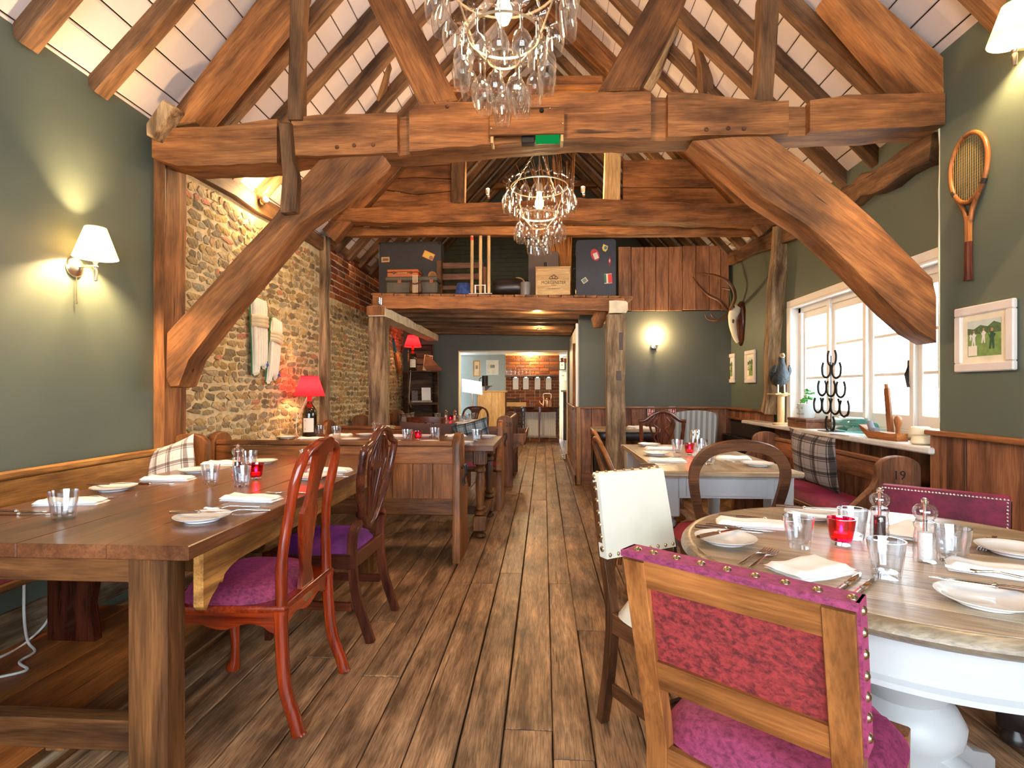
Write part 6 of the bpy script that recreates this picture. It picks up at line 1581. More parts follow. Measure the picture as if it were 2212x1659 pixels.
# wine box
x0, x1 = LX(1157, 6.02), LX(1232, 6.02)
wb_ = thing('wine_box', 'pale wooden wine crate with black vineyard print on the loft', 'box', ((x0 + x1) / 2, 6.12, dk(0)))
hw = (x1 - x0) / 2; hh = at(1200, 578, Y=6.02).z - dk(0)
G().b2(-hw, hw, -.10, .10, 0, hh, .004).build('box', PALEW('x'), wb_)
G().b2(-hw - .004, hw + .004, -.104, .104, hh, hh + .012, .003).build('lid', PALEW('x'), wb_)
G().b2(-hw + .02, hw - .012, -.104, -.10, .015, hh - .012, .002).build('front_panel', PALEW('x'), wb_)
text('MORGENSTER', .052, INK, wb_, (.008, -.1045, hh * .44), (PI / 2, 0, 0), sx=.82)
text('STELLENBOSCH', .02, INK, wb_, (.008, -.1045, hh * .22), (PI / 2, 0, 0))
g = G()
for a in range(1): 
    g.tube([(.045 * math.cos(q), 0, .03 * math.sin(q)) for q in [PI * k / 12 for k in range(13)]], .003, 5)
    for dx in (-.028, 0, .028): g.tube([(dx + .016 * math.cos(q), 0, .016 * math.sin(q) * (1.6 if dx == 0 else 1) + (.016 if dx == 0 else .004)) for q in [2 * PI * k / 12 for k in range(13)]], .0025, 5)
    g.tube([(-.055, 0, 0), (.055, 0, 0)], .002, 5).tube([(-.03, 0, -.075), (0, 0, -.078), (.03, 0, -.075)], .0022, 5)
g.build('printed_emblem', INK, wb_, loc=(.008, -.104, hh * .60))
# dark case behind, bottles
c = case('suitcase', 'brown upright case standing behind the wooden wine crate', 'suitcase', LX(1141, 6.5), LX(1207, 6.5), dk(0), at(1170, 543, Y=6.5).z, 6.5, 6.68, plain('brown_case', srgb(70, 52, 46), rough=.5))
bo = thing('wine_bottle', 'dark green wine bottle behind the wooden wine crate', 'bottle', (LX(1178, 6.30), 6.30, dk(0)))
G().lathe([(0, 0), (.037, 0), (.038, .19), (.03, .225), (.015, .25), (.0145, .42)], 18).build('glass', plain('green_bottle', srgb(20, 36, 20), rough=.08, coat=.5), bo, smooth=50); G().lathe([(.0155, .37), (.0158, .425), (0, .426)], 14).build('foil', BLACK, bo, smooth=40)
# right hand navy suitcase
Yn = 6.20; x0, x1 = LX(1246, Yn), LX(1333, Yn); z0, z1 = dk(.7), at(1290, 517, Y=Yn).z
c = case('suitcase', 'large navy suitcase with red and yellow stickers at the right end of the loft', 'suitcase', x0, x1, z0, z1, Yn, Yn + .24, NAVY, rz=-.10, corner=.035)
w_ = x1 - x0; h_ = z1 - z0; y_ = -.12
sticker(c, disc(-w_ * .02, h_ * .74, .046, .07, .35), col('red_sticker', 190, 60, 56), y_, inner=quad(.0, h_ * .72, .05, .07, .35), im=col('pale_print', 216, 200, 186))
sticker(c, [(w_ * .22 + a, h_ * .85 + b) for a, b in ((-.03, .0), (-.02, -.03), (.01, -.045), (.03, -.02), (.035, .02), (.01, .03), (-.015, .045))], col('yellow_sticker', 220, 190, 90), y_, inner=disc(w_ * .24, h_ * .85, .016, .02), im=col('teal_print', 70, 110, 130))
sticker(c, [(w_ * .34 + a, h_ * .62 + b) for a, b in ((0, -.06), (.018, .0), (0, .06), (-.018, .0))], col('crimson_sticker', 150, 30, 40), y_, inner=[(w_ * .34 + a, h_ * .62 + b) for a, b in ((0, -.02), (.008, .01), (0, .03), (-.008, .01))], im=col('pale_print', 0, 0, 0))
sticker(c, quad(-w_ * .28, h_ * .31, .062, .055, .6), col('cream_sticker', 214, 200, 176), y_, inner=quad(-w_ * .28, h_ * .31, .045, .04, .6), im=col('sage_print', 110, 124, 110))
sticker(c, quad(w_ * .30, h_ * .33, .085, .11, .05), col('cream_sticker', 0, 0, 0), y_, inner=quad(w_ * .35, h_ * .33, .045, .10, .05), im=col('scarlet_print', 206, 60, 50))
sticker(c, quad(w_ * .23, h_ * .33, .025, .10, .05), col('bottle_green_print', 50, 100, 76), y_ - .0015)
for q in (.15, .82): G().b2(-.008, .004, -.02, .02, -.03, .03, .003).build('latch', BRASS, c, loc=(-w_ / 2, 0, h_ * q))
G().tube(smoothpath([(0, -.02, -.05), (-.03, -.02, -.04), (-.03, -.02, .04), (0, -.02, .05)], 5), .008, 8).build('handle', BLACK, c, loc=(-w_ / 2, 0, h_ * .48), smooth=60)
# bundle of willow rods
tw = thing('willow_bundle', 'tall fan of dried willow rods standing on the loft behind the chandelier', 'willow rods', (LX(1222, 6.75), 6.75, dk(.3)))
rr = random.Random(8); g = G()
for k in range(110):
    bx_, by_ = rr.uniform(-.08, .08), rr.uniform(-.06, .06); tx = rr.uniform(-.62, .12) if k > 60 else rr.uniform(-.42, .05); ty = rr.uniform(-.15, .15); H_ = rr.uniform(1.2, 1.95)
    g.tube([(bx_, by_, 0), (bx_ * .9 + tx * .22, by_, H_ * .33), (bx_ + tx * .6, by_ + ty * .5, H_ * .68), (bx_ + tx, by_ + ty, H_)], [.006, .005, .004, .002], 4)
o = g.build('rods', plain('willow_bark', srgb(170, 112, 60), rough=.7, noise_amt=.3), tw); o['kind'] = 'stuff'
# spare tumbler on the left beam end
tumbler((-1.83, 5.95, 2.138), 'clear tumbler left standing on the beam end at the left of the loft')

# ================================================================ things on the walls
# cricket pads
PADM = plain('white_canvas', srgb(238, 228, 206), rough=.85, noise_amt=.05, nscale=20); PADR = plain('soiled_canvas', srgb(214, 194, 156), rough=.9, noise_amt=.1, nscale=16); PADG = plain('green_piping', srgb(40, 120, 70), rough=.7)
def cpad(label, p, ang, wd, H_):
    t = thing('cricket_pad', label, 'cricket pad', p, group='cricket pads', rot=(ang, 0, 0))
    def wz(z): return wd * (1.0 if z > .62 * H_ else .86 + .14 * z / (.62 * H_))
    edge = [(-wd * .46, .02), (-wd * .36, 0), (-wd * .1, .01), (.02 * wd, .06), (wd * .12, .10), (wd * .25, .06), (wd * .46, .05), (wd * .45, .3 * H_), (wd * .5, .66 * H_), (wd * .5, .9 * H_), (wd * .36, .985 * H_), (0, H_), (-wd * .36, .985 * H_), (-wd * .5, .9 * H_), (-wd * .5, .66 * H_), (-wd * .45, .3 * H_)]
    G().prism(edge, 0, .018, 'x', .004).build('backing', PADM, t, smooth=40)
    G().tube([(.009, a, b) for a, b in edge + edge[:1]], .006, 6, cap=False).build('piping', PADG, t, smooth=60)
    for k in range(5):
        y = -wd * .38 + wd * .19 * k
        z0 = .03 if k < 2 else .09 if k < 4 else .07
        G().tube(smoothpath([(.018, y * .88, z0), (.03, y * .9, .2 * H_), (.032, y * .98, .5 * H_), (.028, y, .62 * H_)], 4), wd * .098, 8, flat=1.0, up=(1, 0, 0)).build('cane_rib', PADM, t, smooth=60)
        G().tube(smoothpath([(.028, y, .76 * H_), (.03, y, .88 * H_), (.02, y * .95, .97 * H_)], 4), wd * .098, 8, up=(1, 0, 0)).build('top_rib', PADM, t, smooth=60)
    for k in range(3): G().tube(smoothpath([(.015, -wd * .52, 0), (.05, -wd * .3, .002), (.055, 0, .003), (.05, wd * .3, .002), (.015, wd * .52, 0)], 4), .022, 8).build('knee_roll', PADR, t, loc=(0, 0, (.645 + .048 * k) * H_), smooth=60)
    G().tube([(.062, wd * .22 + .014 * math.cos(q), .09 + .014 * math.sin(q)) for q in [2 * PI * k / 12 for k in range(13)]], .003, 5).tube([(.062, wd * .20, .095), (.062, wd * .24, .085), (.062, wd * .22, .12)], .003, 5).build('blue_emblem', plain('blue_print', srgb(40, 80, 170), rough=.6), t)
    return t
p = at(556, 812, X=XL + .03); cpad('larger cricket pad hung on the stone wall', p, .03, .215, .645)
p = at(581, 832, X=XL + .03); cpad('smaller cricket pad hung tilted beside the first, above the red lamp', p, -.17, .165, .60)
# tennis racket
rk = thing('tennis_racket', 'old wooden tennis racket hung on the right green wall', 'racket', (XN - .016, 2.925, 1.765))
hz, hy = .58, .122; n = 40
path = [(0, hy * math.sin(2 * PI * k / n) * (1 - .06 * math.cos(2 * PI * k / n)), hz - .175 * math.cos(2 * PI * k / n)) for k in range(n + 1)]
G().tube(path, .0115, 8, cap=False).build('head', CHAIROAK('z'), rk, smooth=60)
g = G()
for k in range(-7, 8):
    q = k * .0145; hh = .165 * math.sqrt(max(0, 1 - (q / .115) ** 2)); 
    if hh > .01: g.tube([(0, q, hz - hh), (0, q, hz + hh)], .0011, 4)
for k in range(-10, 11):
    q = k * .0155; hh = .115 * math.sqrt(max(0, 1 - (q / .165) ** 2))
    if hh > .01: g.tube([(.001, -hh, hz + q), (.001, hh, hz + q)], .0011, 4)
o = g.build('strings', plain('gut_string', srgb(150, 120, 60), rough=.5), rk); o['kind'] = 'stuff'
for s in (-1, 1): G().tube(smoothpath([(0, s * .068, hz - .15), (0, s * .03, hz - .21), (0, s * .012, hz - .27)], 4), [.0115] * 9, 8).build('throat', CHAIROAK('z'), rk, smooth=60)
G().bar([(0, 0, .33), (0, 0, .22), (0, 0, .19)], [.03, .026, .028], [.022, .02, .022], up=(1, 0, 0)).build('shaft', CHAIROAK('z'), rk, smooth=40)
G().bar([(0, 0, .20), (0, 0, .03), (0, 0, 0)], [.032, .034, .04], [.028, .03, .034], up=(1, 0, 0), ch=.5).build('grip', DMAHOG('z'), rk, smooth=30)
for s in (-1, 1): G().tube([(-.0, s * .105, hz - .09), (0, s * .09, hz - .112)], .013, 8).build('binding', plain('black_binding', srgb(50, 36, 26)), rk)
# framed pictures
FR = plain('pale_pink_frame', srgb(228, 216, 208), rough=.4, noise_amt=.04); MAT_ = plain('cream_mount', srgb(238, 226, 200), rough=.8)
def picture(label, c, out, w_, h_, fw, style=0, frame=None, group=None):
    """c: wall point at the middle of the frame; local x to the right, local -y out of the wall"""
    rz = {(-1, 0): -PI / 2, (1, 0): PI / 2, (0, -1): 0}[out]
    t = thing('framed_picture', label, 'picture', c, rz, group)
    f = frame or FR
    for a, b, cx, cz in ((w_, fw, 0, h_ / 2 - fw / 2), (w_, fw, 0, -h_ / 2 + fw / 2), (fw, h_ - 2 * fw, w_ / 2 - fw / 2, 0), (fw, h_ - 2 * fw, -w_ / 2 + fw / 2, 0)):
        G().b2(cx - a / 2, cx + a / 2, -.026, -.002, cz - b / 2, cz + b / 2, .007).build('frame_side', f, t)
    G().b2(-w_ / 2 + fw * .8, w_ / 2 - fw * .8, -.012, -.004, -h_ / 2 + fw * .8, h_ / 2 - fw * .8, 0).build('mount', MAT_, t)
    iw, ih = (w_ - 2 * fw) * .74, (h_ - 2 * fw) * .74
    if style == 0:
        pr = G().b2(-iw / 2, iw / 2, -.0135, -.0118, -ih / 2, ih / 2, 0).build('print', plain('print_grass', srgb(128, 156, 84), rough=.8, noise_amt=.25, nscale=30), t)
        G().b2(-iw / 2, iw / 2, -.0142, -.0134, ih * .2, ih / 2, 0).build('print_sky', plain('print_sky', srgb(206, 214, 206), rough=.8), pr)
        G().prism([(-iw / 2, ih * .12), (iw / 2, ih * .12), (iw / 2, ih * .34), (iw * .3, ih * .42), (iw * .12, ih * .3), (-iw * .1, ih * .36), (-iw * .3, ih * .26), (-iw / 2, ih * .3)], -.0148, -.0141, 'y').build('print_trees', plain('print_trees', srgb(86, 110, 70), rough=.8, noise_amt=.3, nscale=60), pr)
        rr = random.Random(int(w_ * 1000)); S = iw
        for fx, fz, sc_, c_ in ((-.30, .0, .42, 'w'), (.0, .05, .40, 'w'), (-.40, .05, .2, 'w'), (.25, -.05, .55, 'g')):
            q = S * sc_; x = fx * iw; z = fz * ih
            m_ = col('print_white', 232, 228, 218) if c_ == 'w' else col('print_green_coat', 44, 84, 60)
            G().prism([(x - q * .08, z - q * .45), (x - q * .02, z - q * .1), (x + q * .05, z - q * .45), (x + q * .12, z - q * .42), (x + q * .1, z + q * .05), (x + q * .2, z + q * .2), (x + q * .1, z + q * .25), (x + q * .06, z + q * .32), (x - q * .06, z + q * .32), (x - q * .12, z + q * .15), (x - q * .22, z + q * .28), (x - q * .1, z), (x - q * .16, z - q * .42)], -.0155, -.0147, 'y').build('print_figure', m_, pr)
            G().prism(disc(x, z + q * .4, q * .07, q * .08, 0, 8), -.0155, -.0147, 'y').build('print_head', col('print_skin', 196, 140, 106), pr)
        G().b2(-iw * .47, -iw * .2, -.0158, -.0147, -ih * .48, -ih * .2, 0).build('print_caption', col('print_paper', 236, 226, 206), pr)
    else:
        G().b2(-iw * .3, iw * .3, -.0135, -.0118, -ih * .05, ih * .3, 0).build('print', plain('grey_print2', srgb(150, 148, 140), rough=.8, noise_amt=.4, nscale=60), t)
    return t
picture('pale framed cricket print with a figure in green on the near right wall', (XN, (3.006 + 2.655) / 2, 1.462), (-1, 0), .365, .335, .045)
pa, pb = at(1580, 796, X=XR), at(1623, 792, X=XR)
picture('small cream framed print under the antlers, the one nearer the corner', pa, (-1, 0), .30, .36, .045, group='small cricket prints')
picture('small cream framed print under the antlers, the one nearer the window', pb, (-1, 0), .30, .37, .045, group='small cricket prints')
# antlers
an = thing('antler_trophy', 'deer skull with curling antlers on a wooden shield by the window', 'antlers', at(1603, 700, X=XR))
G().prism([(0, -.26), (.06, -.2), (.10, 0), (.11, .15), (.07, .25), (0, .27), (-.07, .25), (-.11, .15), (-.10, 0), (-.06, -.2)], -.03, 0, 'x', .006).build('shield', DMAHOG('z'), an, smooth=40)
BONE = plain('bone', srgb(232, 216, 186), rough=.6, noise_amt=.1)
G().tube(smoothpath([(-.05, 0, .20), (-.10, 0, .12), (-.11, 0, 0), (-.08, 0, -.15), (-.05, 0, -.22)], 5), [.05, .055, .06, .062, .062, .06, .058, .055, .05, .048, .046, .043, .04, .037, .034, .03, .028, .026, .024, .022, .018], 12, flat=.8).build('skull', BONE, an, smooth=60)
for s in (-1, 1): G().lathe([(0, 0), (.022, .003), (.026, .012), (.02, .018)], 12, (-.13, s * .045, .03), 'x').build('eye_socket', plain('socket_dark', srgb(70, 50, 40), rough=.8), an, smooth=50)
ANT = plain('antler_brown', srgb(96, 60, 42), rough=.5, noise_amt=.25)
base = at(1603, 700, X=XR)
def rel(px, py, X): v = at(px, py, X=X) - base; return tuple(v)
G().tube(smoothpath([(-.09, -.03, .20), rel(1577, 670, 2.22), rel(1588, 640, 2.12), rel(1575, 610, 2.02), rel(1545, 595, 1.95), rel(1506, 590, 1.9)], 6), [.022] * 4 + [.02] * 8 + [.018] * 8 + [.015] * 6 + [.01] * 4 + [.004], 8).tube(smoothpath([rel(1578, 626, 2.07), rel(1565, 623, 2.03), rel(1556, 622, 2.0)], 4), [.01] * 6 + [.006, .004, .002], 6).build('antler', ANT, an, smooth=60)
G().tube(smoothpath([(-.09, .03, .20), rel(1572, 670, 2.2), rel(1555, 650, 2.08), rel(1530, 637, 1.98), rel(1508, 615, 1.9), rel(1494, 594, 1.85)], 6), [.022] * 4 + [.02] * 8 + [.017] * 8 + [.013] * 6 + [.008] * 4 + [.004], 8).tube(smoothpath([rel(1570, 680, 2.2), rel(1552, 692, 2.1), rel(1530, 690, 2.0), rel(1522, 677, 1.95)], 5), [.014] * 8 + [.01] * 5 + [.006, .004, .003], 6).tube(smoothpath([rel(1552, 692, 2.1), rel(1540, 684, 2.03), rel(1534, 675, 2.0)], 4), [.01] * 6 + [.006, .004, .003], 6).build('antler', ANT, an, smooth=60)
# fire point signs
for k, px in enumerate((1406, 1452)):
    p = at(px, 888, Y=6.93)
    t = thing('fire_sign', 'small red and white fire point sign on the alcove boards, the %s one' % ('left', 'right')[k], 'sign', p, group='fire point signs')
    G().b2(-.042, .042, -.004, 0, -.055, .055, .001).build('plate', WHITE, t); G().b2(-.034, .034, -.0055, -.004, -.03, .046, 0).build('red_field', col('safety_red', 186, 26, 34), t)
    G().b2(-.022, -.008, -.0065, -.0055, -.02, .03, .0).build('extinguisher_mark', WHITE, t); G().prism([(.006, -.02), (.02, -.02), (.024, .0), (.016, .026), (.008, .004)], -.0065, -.0055, 'y').build('flame_mark', WHITE, t)
    G().b2(-.034, .034, -.0055, -.004, -.05, -.038, 0).build('lower_band', col('safety_red', 0, 0, 0), t)
# radiator under the window wall
rd = thing('radiator', 'black cast iron radiator on the boarded wall in the alcove corner', 'radiator', (XR - .14, 6.30, 0))
for k in range(16): G().b2(-.06, .06, -.016, .016, .10, .68, .014).build('column', IRON, rd, loc=(0, -.42 + .052 * k, 0))
for z in (.16, .62): G().tube([(0, -.44, z), (0, .40, z)], .022, 8).build('header_pipe', IRON, rd, smooth=60)
for y in (-.40, .36): G().b2(-.03, .03, -.02, .02, 0, .12, .006).build('foot', IRON, rd, loc=(0, y, 0))
# long wooden cue case on the passage wall
o = G().bar([(0, 0, -.45), (0, 0, .45)], [.06, .06], [.035, .035], up=(1, 0, 0), ch=.4).build('cue_case', OAK('z'), loc=(.405, 7.35, 1.38)); tag(o, 'long narrow wooden case hung upright on the pale passage wall', 'case')

# ================================================================ window sill
SZ = WZ0 - .008
def sill(px, X=2.26):
    p = at(px, 900, X=X); return Vector((X, p.y, SZ))
# horseshoe stand
hs = thing('horseshoe_stand', 'stand welded from eleven horseshoes in front of the window', 'ornament', sill(1795, 2.24))
b0 = sill(1795, 2.24); XH = 2.24; dz_ = at(1795, 918, X=XH).z - SZ
shoes = [(1797, 777), (1786, 801), (1806, 801), (1776, 825), (1795, 827), (1814, 830), (1768, 862), (1785, 862), (1803, 864), (1822, 868), (1794, 902)]
shoes = [(1797, 760), (1785, 786), (1807, 786), (1776, 825), (1795, 826), (1816, 827), (1767, 862), (1785, 863), (1804, 864), (1824, 868), (1793, 902)]
for px, py in shoes:
    c0 = at(px, py, X=XH)
    path = smoothpath([(0, -.030, .062), (0, -.043, .02), (0, -.035, -.035), (0, 0, -.058), (0, .035, -.035), (0, .043, .02), (0, .030, .062)], 4)
    G().bar(path, .016, .008, up=(1, 0, 0)).build('horseshoe', IRON, hs, loc=c0 - b0 - Vector((0, 0, dz_)), rot=(0, 0, .25), smooth=40)
G().b2(-.06, .06, -.09, .09, 0, .006, .002).build('base_plate', IRON, hs)
G().tube([(0, 0, .004), (0, 0, at(1797, 740, X=XH).z - SZ - dz_ - .05)], .004, 6).build('rod', IRON, hs)
# stuffed bird on a bobbin
bb = thing('wooden_bobbin', 'tall wooden thread bobbin standing at the left end of the window sill', 'bobbin', sill(1687, 2.22))
w0 = sill(1687, 2.22); bh = (902 - 836) * 5.2 / F_PX
G().lathe([(0, 0), (.07, 0), (.072, .012), (.06, .018), (.03, .022), (.032, bh - .03), (.055, bh - .022), (.058, bh - .014), (.03, bh - .012), (0, bh - .012)], 20).build('spool', PALEW('z'), bb, smooth=40)
G().b2(-.09, .09, -.10, .10, bh - .012, bh, .004).build('top_board', PALEW('y'), bb)
bd = thing('stuffed_bird', 'stuffed dark green game bird perched on the wooden bobbin by the window', 'bird', (w0.x, w0.y, SZ + bh))
FEA = plain('bird_feather', srgb(32, 42, 44), rough=.6, noise_amt=.5, nscale=40, bump=.8, bscale=70)
G().tube(smoothpath([(0, .09, .09), (0, .05, .11), (0, 0, .17), (0, -.015, .25), (0, -.01, .31), (0, -.02, .345)], 6), [.015, .02, .03, .04, .048, .056, .062, .067, .071, .074, .075, .075, .073, .07, .065, .06, .054, .048, .042, .037, .033, .03, .028, .027, .027, .027, .028, .028, .027, .024, .014], 14, up=(1, 0, 0)).build('body', FEA, bd, smooth=70)
for s in (-1, 1):
    G().tube(smoothpath([(s * .062, -.03, .26), (s * .078, .0, .20), (s * .06, .05, .13), (s * .03, .10, .08)], 4), [.012, .02, .028, .032, .034, .034, .032, .028, .022, .016, .012, .008, .004], 8, flat=.5).build('wing', FEA, bd, smooth=70)
    G().tube([(s * .028, -.005, .12), (s * .03, -.01, .01)], .007, 6).build('leg', BONE, bd)
    for a in (-.5, 0, .5): G().tube([(s * .03, -.01, .008), (s * .03 + .03 * math.sin(a), -.01 - .03 * math.cos(a), .004)], .004, 5).build('toe', BONE, bd)
G().tube(smoothpath([(0, -.02, .345), (0, -.035, .36), (0, -.05, .352)], 4), [.024, .026, .026, .024, .02, .018, .014, .011, .009], 10).build('head', plain('bird_buff', srgb(150, 130, 96), rough=.7, noise_amt=.3, nscale=60), bd, smooth=70)
G().tube([(0, -.05, .353), (0, -.075, .342)], [.008, .002], 6).build('beak', plain('beak_horn', srgb(200, 180, 130), rough=.5), bd)
# box, pot plant
pb0 = at(1745, 917, Z=SZ)
bxx = thing('wooden_case', 'flat brown wooden case under the flower pot on the sill', 'box', (2.29, sill(1738).y, SZ))
G().b2(-.10, .10, -.17, .17, 0, .055, .004).build('body', WAINS('y'), bxx); G().b2(-.103, .103, -.173, .173, .056, .082, .004).build('lid', WAINS('y'), bxx); G().b2(-.108, -.103, -.02, .02, .045, .07, .002).build('clasp', BRASS, bxx)
pt = thing('flower_pot', 'pale enamel flower pot with lettering and a green plant on the sill', 'pot plant', (2.29, bxx.location.y + .02, SZ + .083))
G().lathe([(0, 0), (.055, 0), (.058, .006), (.074, .10), (.080, .12), (.076, .125), (.07, .118), (.054, .01)], 24).build('pot', plain('pale_enamel', srgb(206, 216, 214), rough=.35, noise_amt=.08), pt, smooth=50)
text('FLEURS', .028, plain('grey_letter', srgb(110, 122, 120)), pt, (-.0675, -.01, .088), (PI / 2 - .17, 0, -PI / 2 + .15)); text('&', .024, MATS['grey_letter'], pt, (-.0645, -.01, .06), (PI / 2 - .17, 0, -PI / 2 + .15)); text('PLANTES', .025, MATS['grey_letter'], pt, (-.061, -.01, .034), (PI / 2 - .17, 0, -PI / 2 + .15))
LEAF = plain('fresh_leaf', srgb(74, 150, 62), rough=.45, noise_amt=.3, nscale=30)
rr = random.Random(4)
G().tube(smoothpath([(0, 0, .10), (.0, .01, .18), (-.01, .02, .24)], 4), .004, 6).tube(smoothpath([(0, 0, .10), (-.01, -.03, .16), (-.02, -.08, .19)], 4), .004, 6).build('stem', plain('green_stem', srgb(90, 130, 60)), pt)
for k in range(12):
    a = rr.uniform(0, 6.28); q = rr.uniform(.035, .055); b0_ = (0, .015, .13 + .011 * k) if k % 3 else (-.015, -.05, .16 + .003 * k)
    g = G(); g.M = Matrix.Translation(b0_) @ Matrix.Rotation(a, 4, 'Z') @ Matrix.Rotation(rr.uniform(-.7, .2), 4, 'X')
    g.grid(4, 5, lambda u, v: ((u - .5) * q * 1.1 * math.sin(PI * min(1, v * .92 + .06)) , v * q * 1.4, .010 * math.cos((u - .5) * 4) + .004 * math.sin(v * 9 + k))); g.build('leaf', LEAF, pt, smooth=60)
# green glass bottle lying down
gb0 = sill(1812, 2.33)
gbt = thing('glass_bottle', 'pale turquoise glass bottle lying on its side along the sill', 'bottle', (2.33, gb0.y, SZ + .062), rot=(PI / 2, 0, 0))
TQ = thin_glass('turquoise_glass', (.45, .82, .84), 1.5, .02, 1.8)
G().lathe([(0, .0), (.05, 0), (.06, .012), (.06, .34), (.05, .385), (.028, .41), (.024, .44), (.03, .45), (.03, .465), (.02, .466)], 24).build('glass', TQ, gbt, smooth=50)
# bat, planes, gloves, papers
o = thing('cricket_bat', 'slim wooden bat leaning against the window mullion', 'bat', sill(1925, 2.36)); G().bar([(0, 0, 0), (0, 0, .20), (0, 0, .34)], [.05, .05, .045], [.02, .02, .02], up=(1, 0, 0), ch=.4).build('blade', CHAIROAK('z'), o, smooth=40); G().tube([(0, 0, .34), (0, 0, .37)], .014, 8).build('handle_stub', CHAIROAK('z'), o)
o.rotation_euler = (-.14, .0, 0)
sk = thing('wooden_plane', 'curved wooden carpenter tool with upright knob on the sill', 'tool', (2.24, sill(1912, 2.24).y, SZ)); sk.rotation_euler = (0, 0, .05)
G().strip([(-.16, .05), (-.10, .045), (0, .05), (.12, .045), (.19, .075), (.22, .085)], [(-.16, 0), (-.10, 0), (0, 0), (.12, 0), (.19, .045), (.22, .075)], -.035, .035, 'x').build('body', CHAIROAK('y'), sk, smooth=40)
G().lathe([(.014, .045), (.012, .08), (.02, .11), (.024, .135), (.016, .155), (0, .16)], 12, (0, -.12, 0)).build('knob', CHAIROAK('z'), sk, smooth=60)
G().tube(smoothpath([(0, .08, .05), (0, .13, .06), (0, .16, .11)], 4), [.02] * 9, 8).build('toe_piece', plain('grey_felt', srgb(120, 124, 136), rough=.9), sk, smooth=60)
for k, (dz, ry) in enumerate(((0, 0), (.05, .2))):
    gl_ = thing('glove', ('cream padded sports glove lying on the sill beside the wall end', 'second cream glove stacked on top of the first glove')[k], 'glove', (2.25, 3.36 + .02 * k, SZ + dz), -PI / 2 + .15 - ry, group='padded gloves')
    pad(G(), .11, .12, .045, (0, 0, .012), e=2.6).build('palm', plain('cream_glove', srgb(226, 214, 186), rough=.8, noise_amt=.08), gl_, smooth=60)
    for j in range(4): G().tube(smoothpath([(-.04 + .027 * j, .05, .025), (-.043 + .028 * j, .09, .03), (-.045 + .03 * j, .12, .018)], 3), [.0135, .014, .014, .0135, .013, .012, .008], 8).build('finger', MATS['cream_glove'], gl_, smooth=60)
    G().tube(smoothpath([(.05, .0, .02), (.08, .03, .025), (.085, .065, .02)], 3), [.015, .015, .014, .013, .012, .011, .007], 8).build('thumb', MATS['cream_glove'], gl_, smooth=60)
    G().prism(disc(0, 0, .012, .016), .056, .0575, 'z').build('red_badge', col('badge_red', 170, 40, 50), gl_)
o = G().b2(-.09, .09, -.13, .13, 0, .006, .002).build('leaflets', WHITE, loc=(2.23, sill(1835, 2.23).y, SZ), rot=(0, 0, .1)); tag(o, 'thin pale leaflets lying on the sill by the horseshoes', 'papers')

# ================================================================ crate shelves in the far corner
def crate(label, loc, rz, w_=.50, h_=.50, d_=.40, rot=None, back=True):
    t = thing('wooden_crate', label, 'crate', loc, rz, group='stacked wooden crates', rot=rot)
    for s in (-1, 1):
        for k in range(3): G().b2(-.009, .009, -d_ / 2, d_ / 2, 0, h_ / 3 - .012, .003).build('side_slat', CRATEW('y'), t, loc=(s * (w_ / 2 - .009), 0, k * h_ / 3 + .004))
    for z in (0, h_ - .018): G().b2(-w_ / 2 + .018, w_ / 2 - .018, -d_ / 2, d_ / 2, z, z + .018, .003).build('end_board', CRATEW('x'), t)
    if back:
        for k in range(4): G().b2(-w_ / 2 + .018, w_ / 2 - .018, d_ / 2 - .012, d_ / 2, 0, h_ / 4 - .016, .002).build('back_slat', CRATEW('x'), t, loc=(0, 0, .01 + k * h_ / 4))
    return t
cX, cY = -2.03, 8.85
crate('lowest wooden crate of the corner stack beside the far opening', (cX, cY, 0), .42, h_=.49)
crate('second wooden crate from the floor, open and empty, in the corner stack', (cX, cY, .492), .42, h_=.49)
cr3 = crate('third wooden crate holding papers and cards in the corner stack', (cX, cY, .984), .42, h_=.53)
crate('topmost wooden crate tipped on end behind the far red lamp', (cX - .04, cY + .14, 1.518), .25, w_=.42, h_=.46, d_=.20)
ZC = 1.518
magnum('second magnum bottle lamp with red shade on top of the crate stack', (-2.12, 8.66, ZC), 3.5)
o = G().prism([(-.06, 0), (.17, -.0), (.20, .02), (.10, .12), (-.02, .24), (-.08, .26), (-.11, .08)], 0, .014, 'y', .003).build('wooden_plaque', ORANGEW('x'), loc=(-1.86, 8.78, ZC + .004), rot=(.15, 0, .42)); tag(o, 'orange curved wooden plaque leaning beside the far bottle lamp', 'plaque')
o = G().b2(-.07, .07, 0, .006, 0, .26, .001).build('card', plain('card_stock', srgb(236, 206, 150), rough=.8), loc=(-1.92, 8.80, ZC + .002), rot=(.12, .1, .42)); tag(o, 'pale card with red heading propped behind the plaque', 'card')
G().b2(-.06, .06, -.001, .0, .19, .24, 0).build('red_heading', col('heading_red', 190, 30, 30), o); text('LB', .045, WHITE, o, (.02, -.0015, .215), (PI / 2, 0, 0))
for k in range(5): G().b2(-.17, .17, -.11, .11, 0, .005, .001).build('newspaper', plain('newsprint', srgb(176, 166, 150), rough=.9, noise_amt=.2, nscale=40), loc=(cX, cY - .01, 1.003 + k * .0056), rot=(0, 0, .42 + RND.uniform(-.08, .08)))
k = 0
for o in [q for q in bpy.data.objects if q.name.split('.')[0] == 'newspaper']:
    tag(o, 'folded newspaper in the crate shelf pile, number %s from the bottom' % ('one', 'two', 'three', 'four', 'five')[k], 'newspaper', 'newspapers in the crate'); k += 1
o = G().b2(-.075, .075, -.002, .002, 0, .21, 0).build('greeting_card', WHITE, loc=(cX + .09, cY + .0, 1.035), rot=(-.12, 0, .42)); tag(o, 'white card standing in the third crate', 'card')
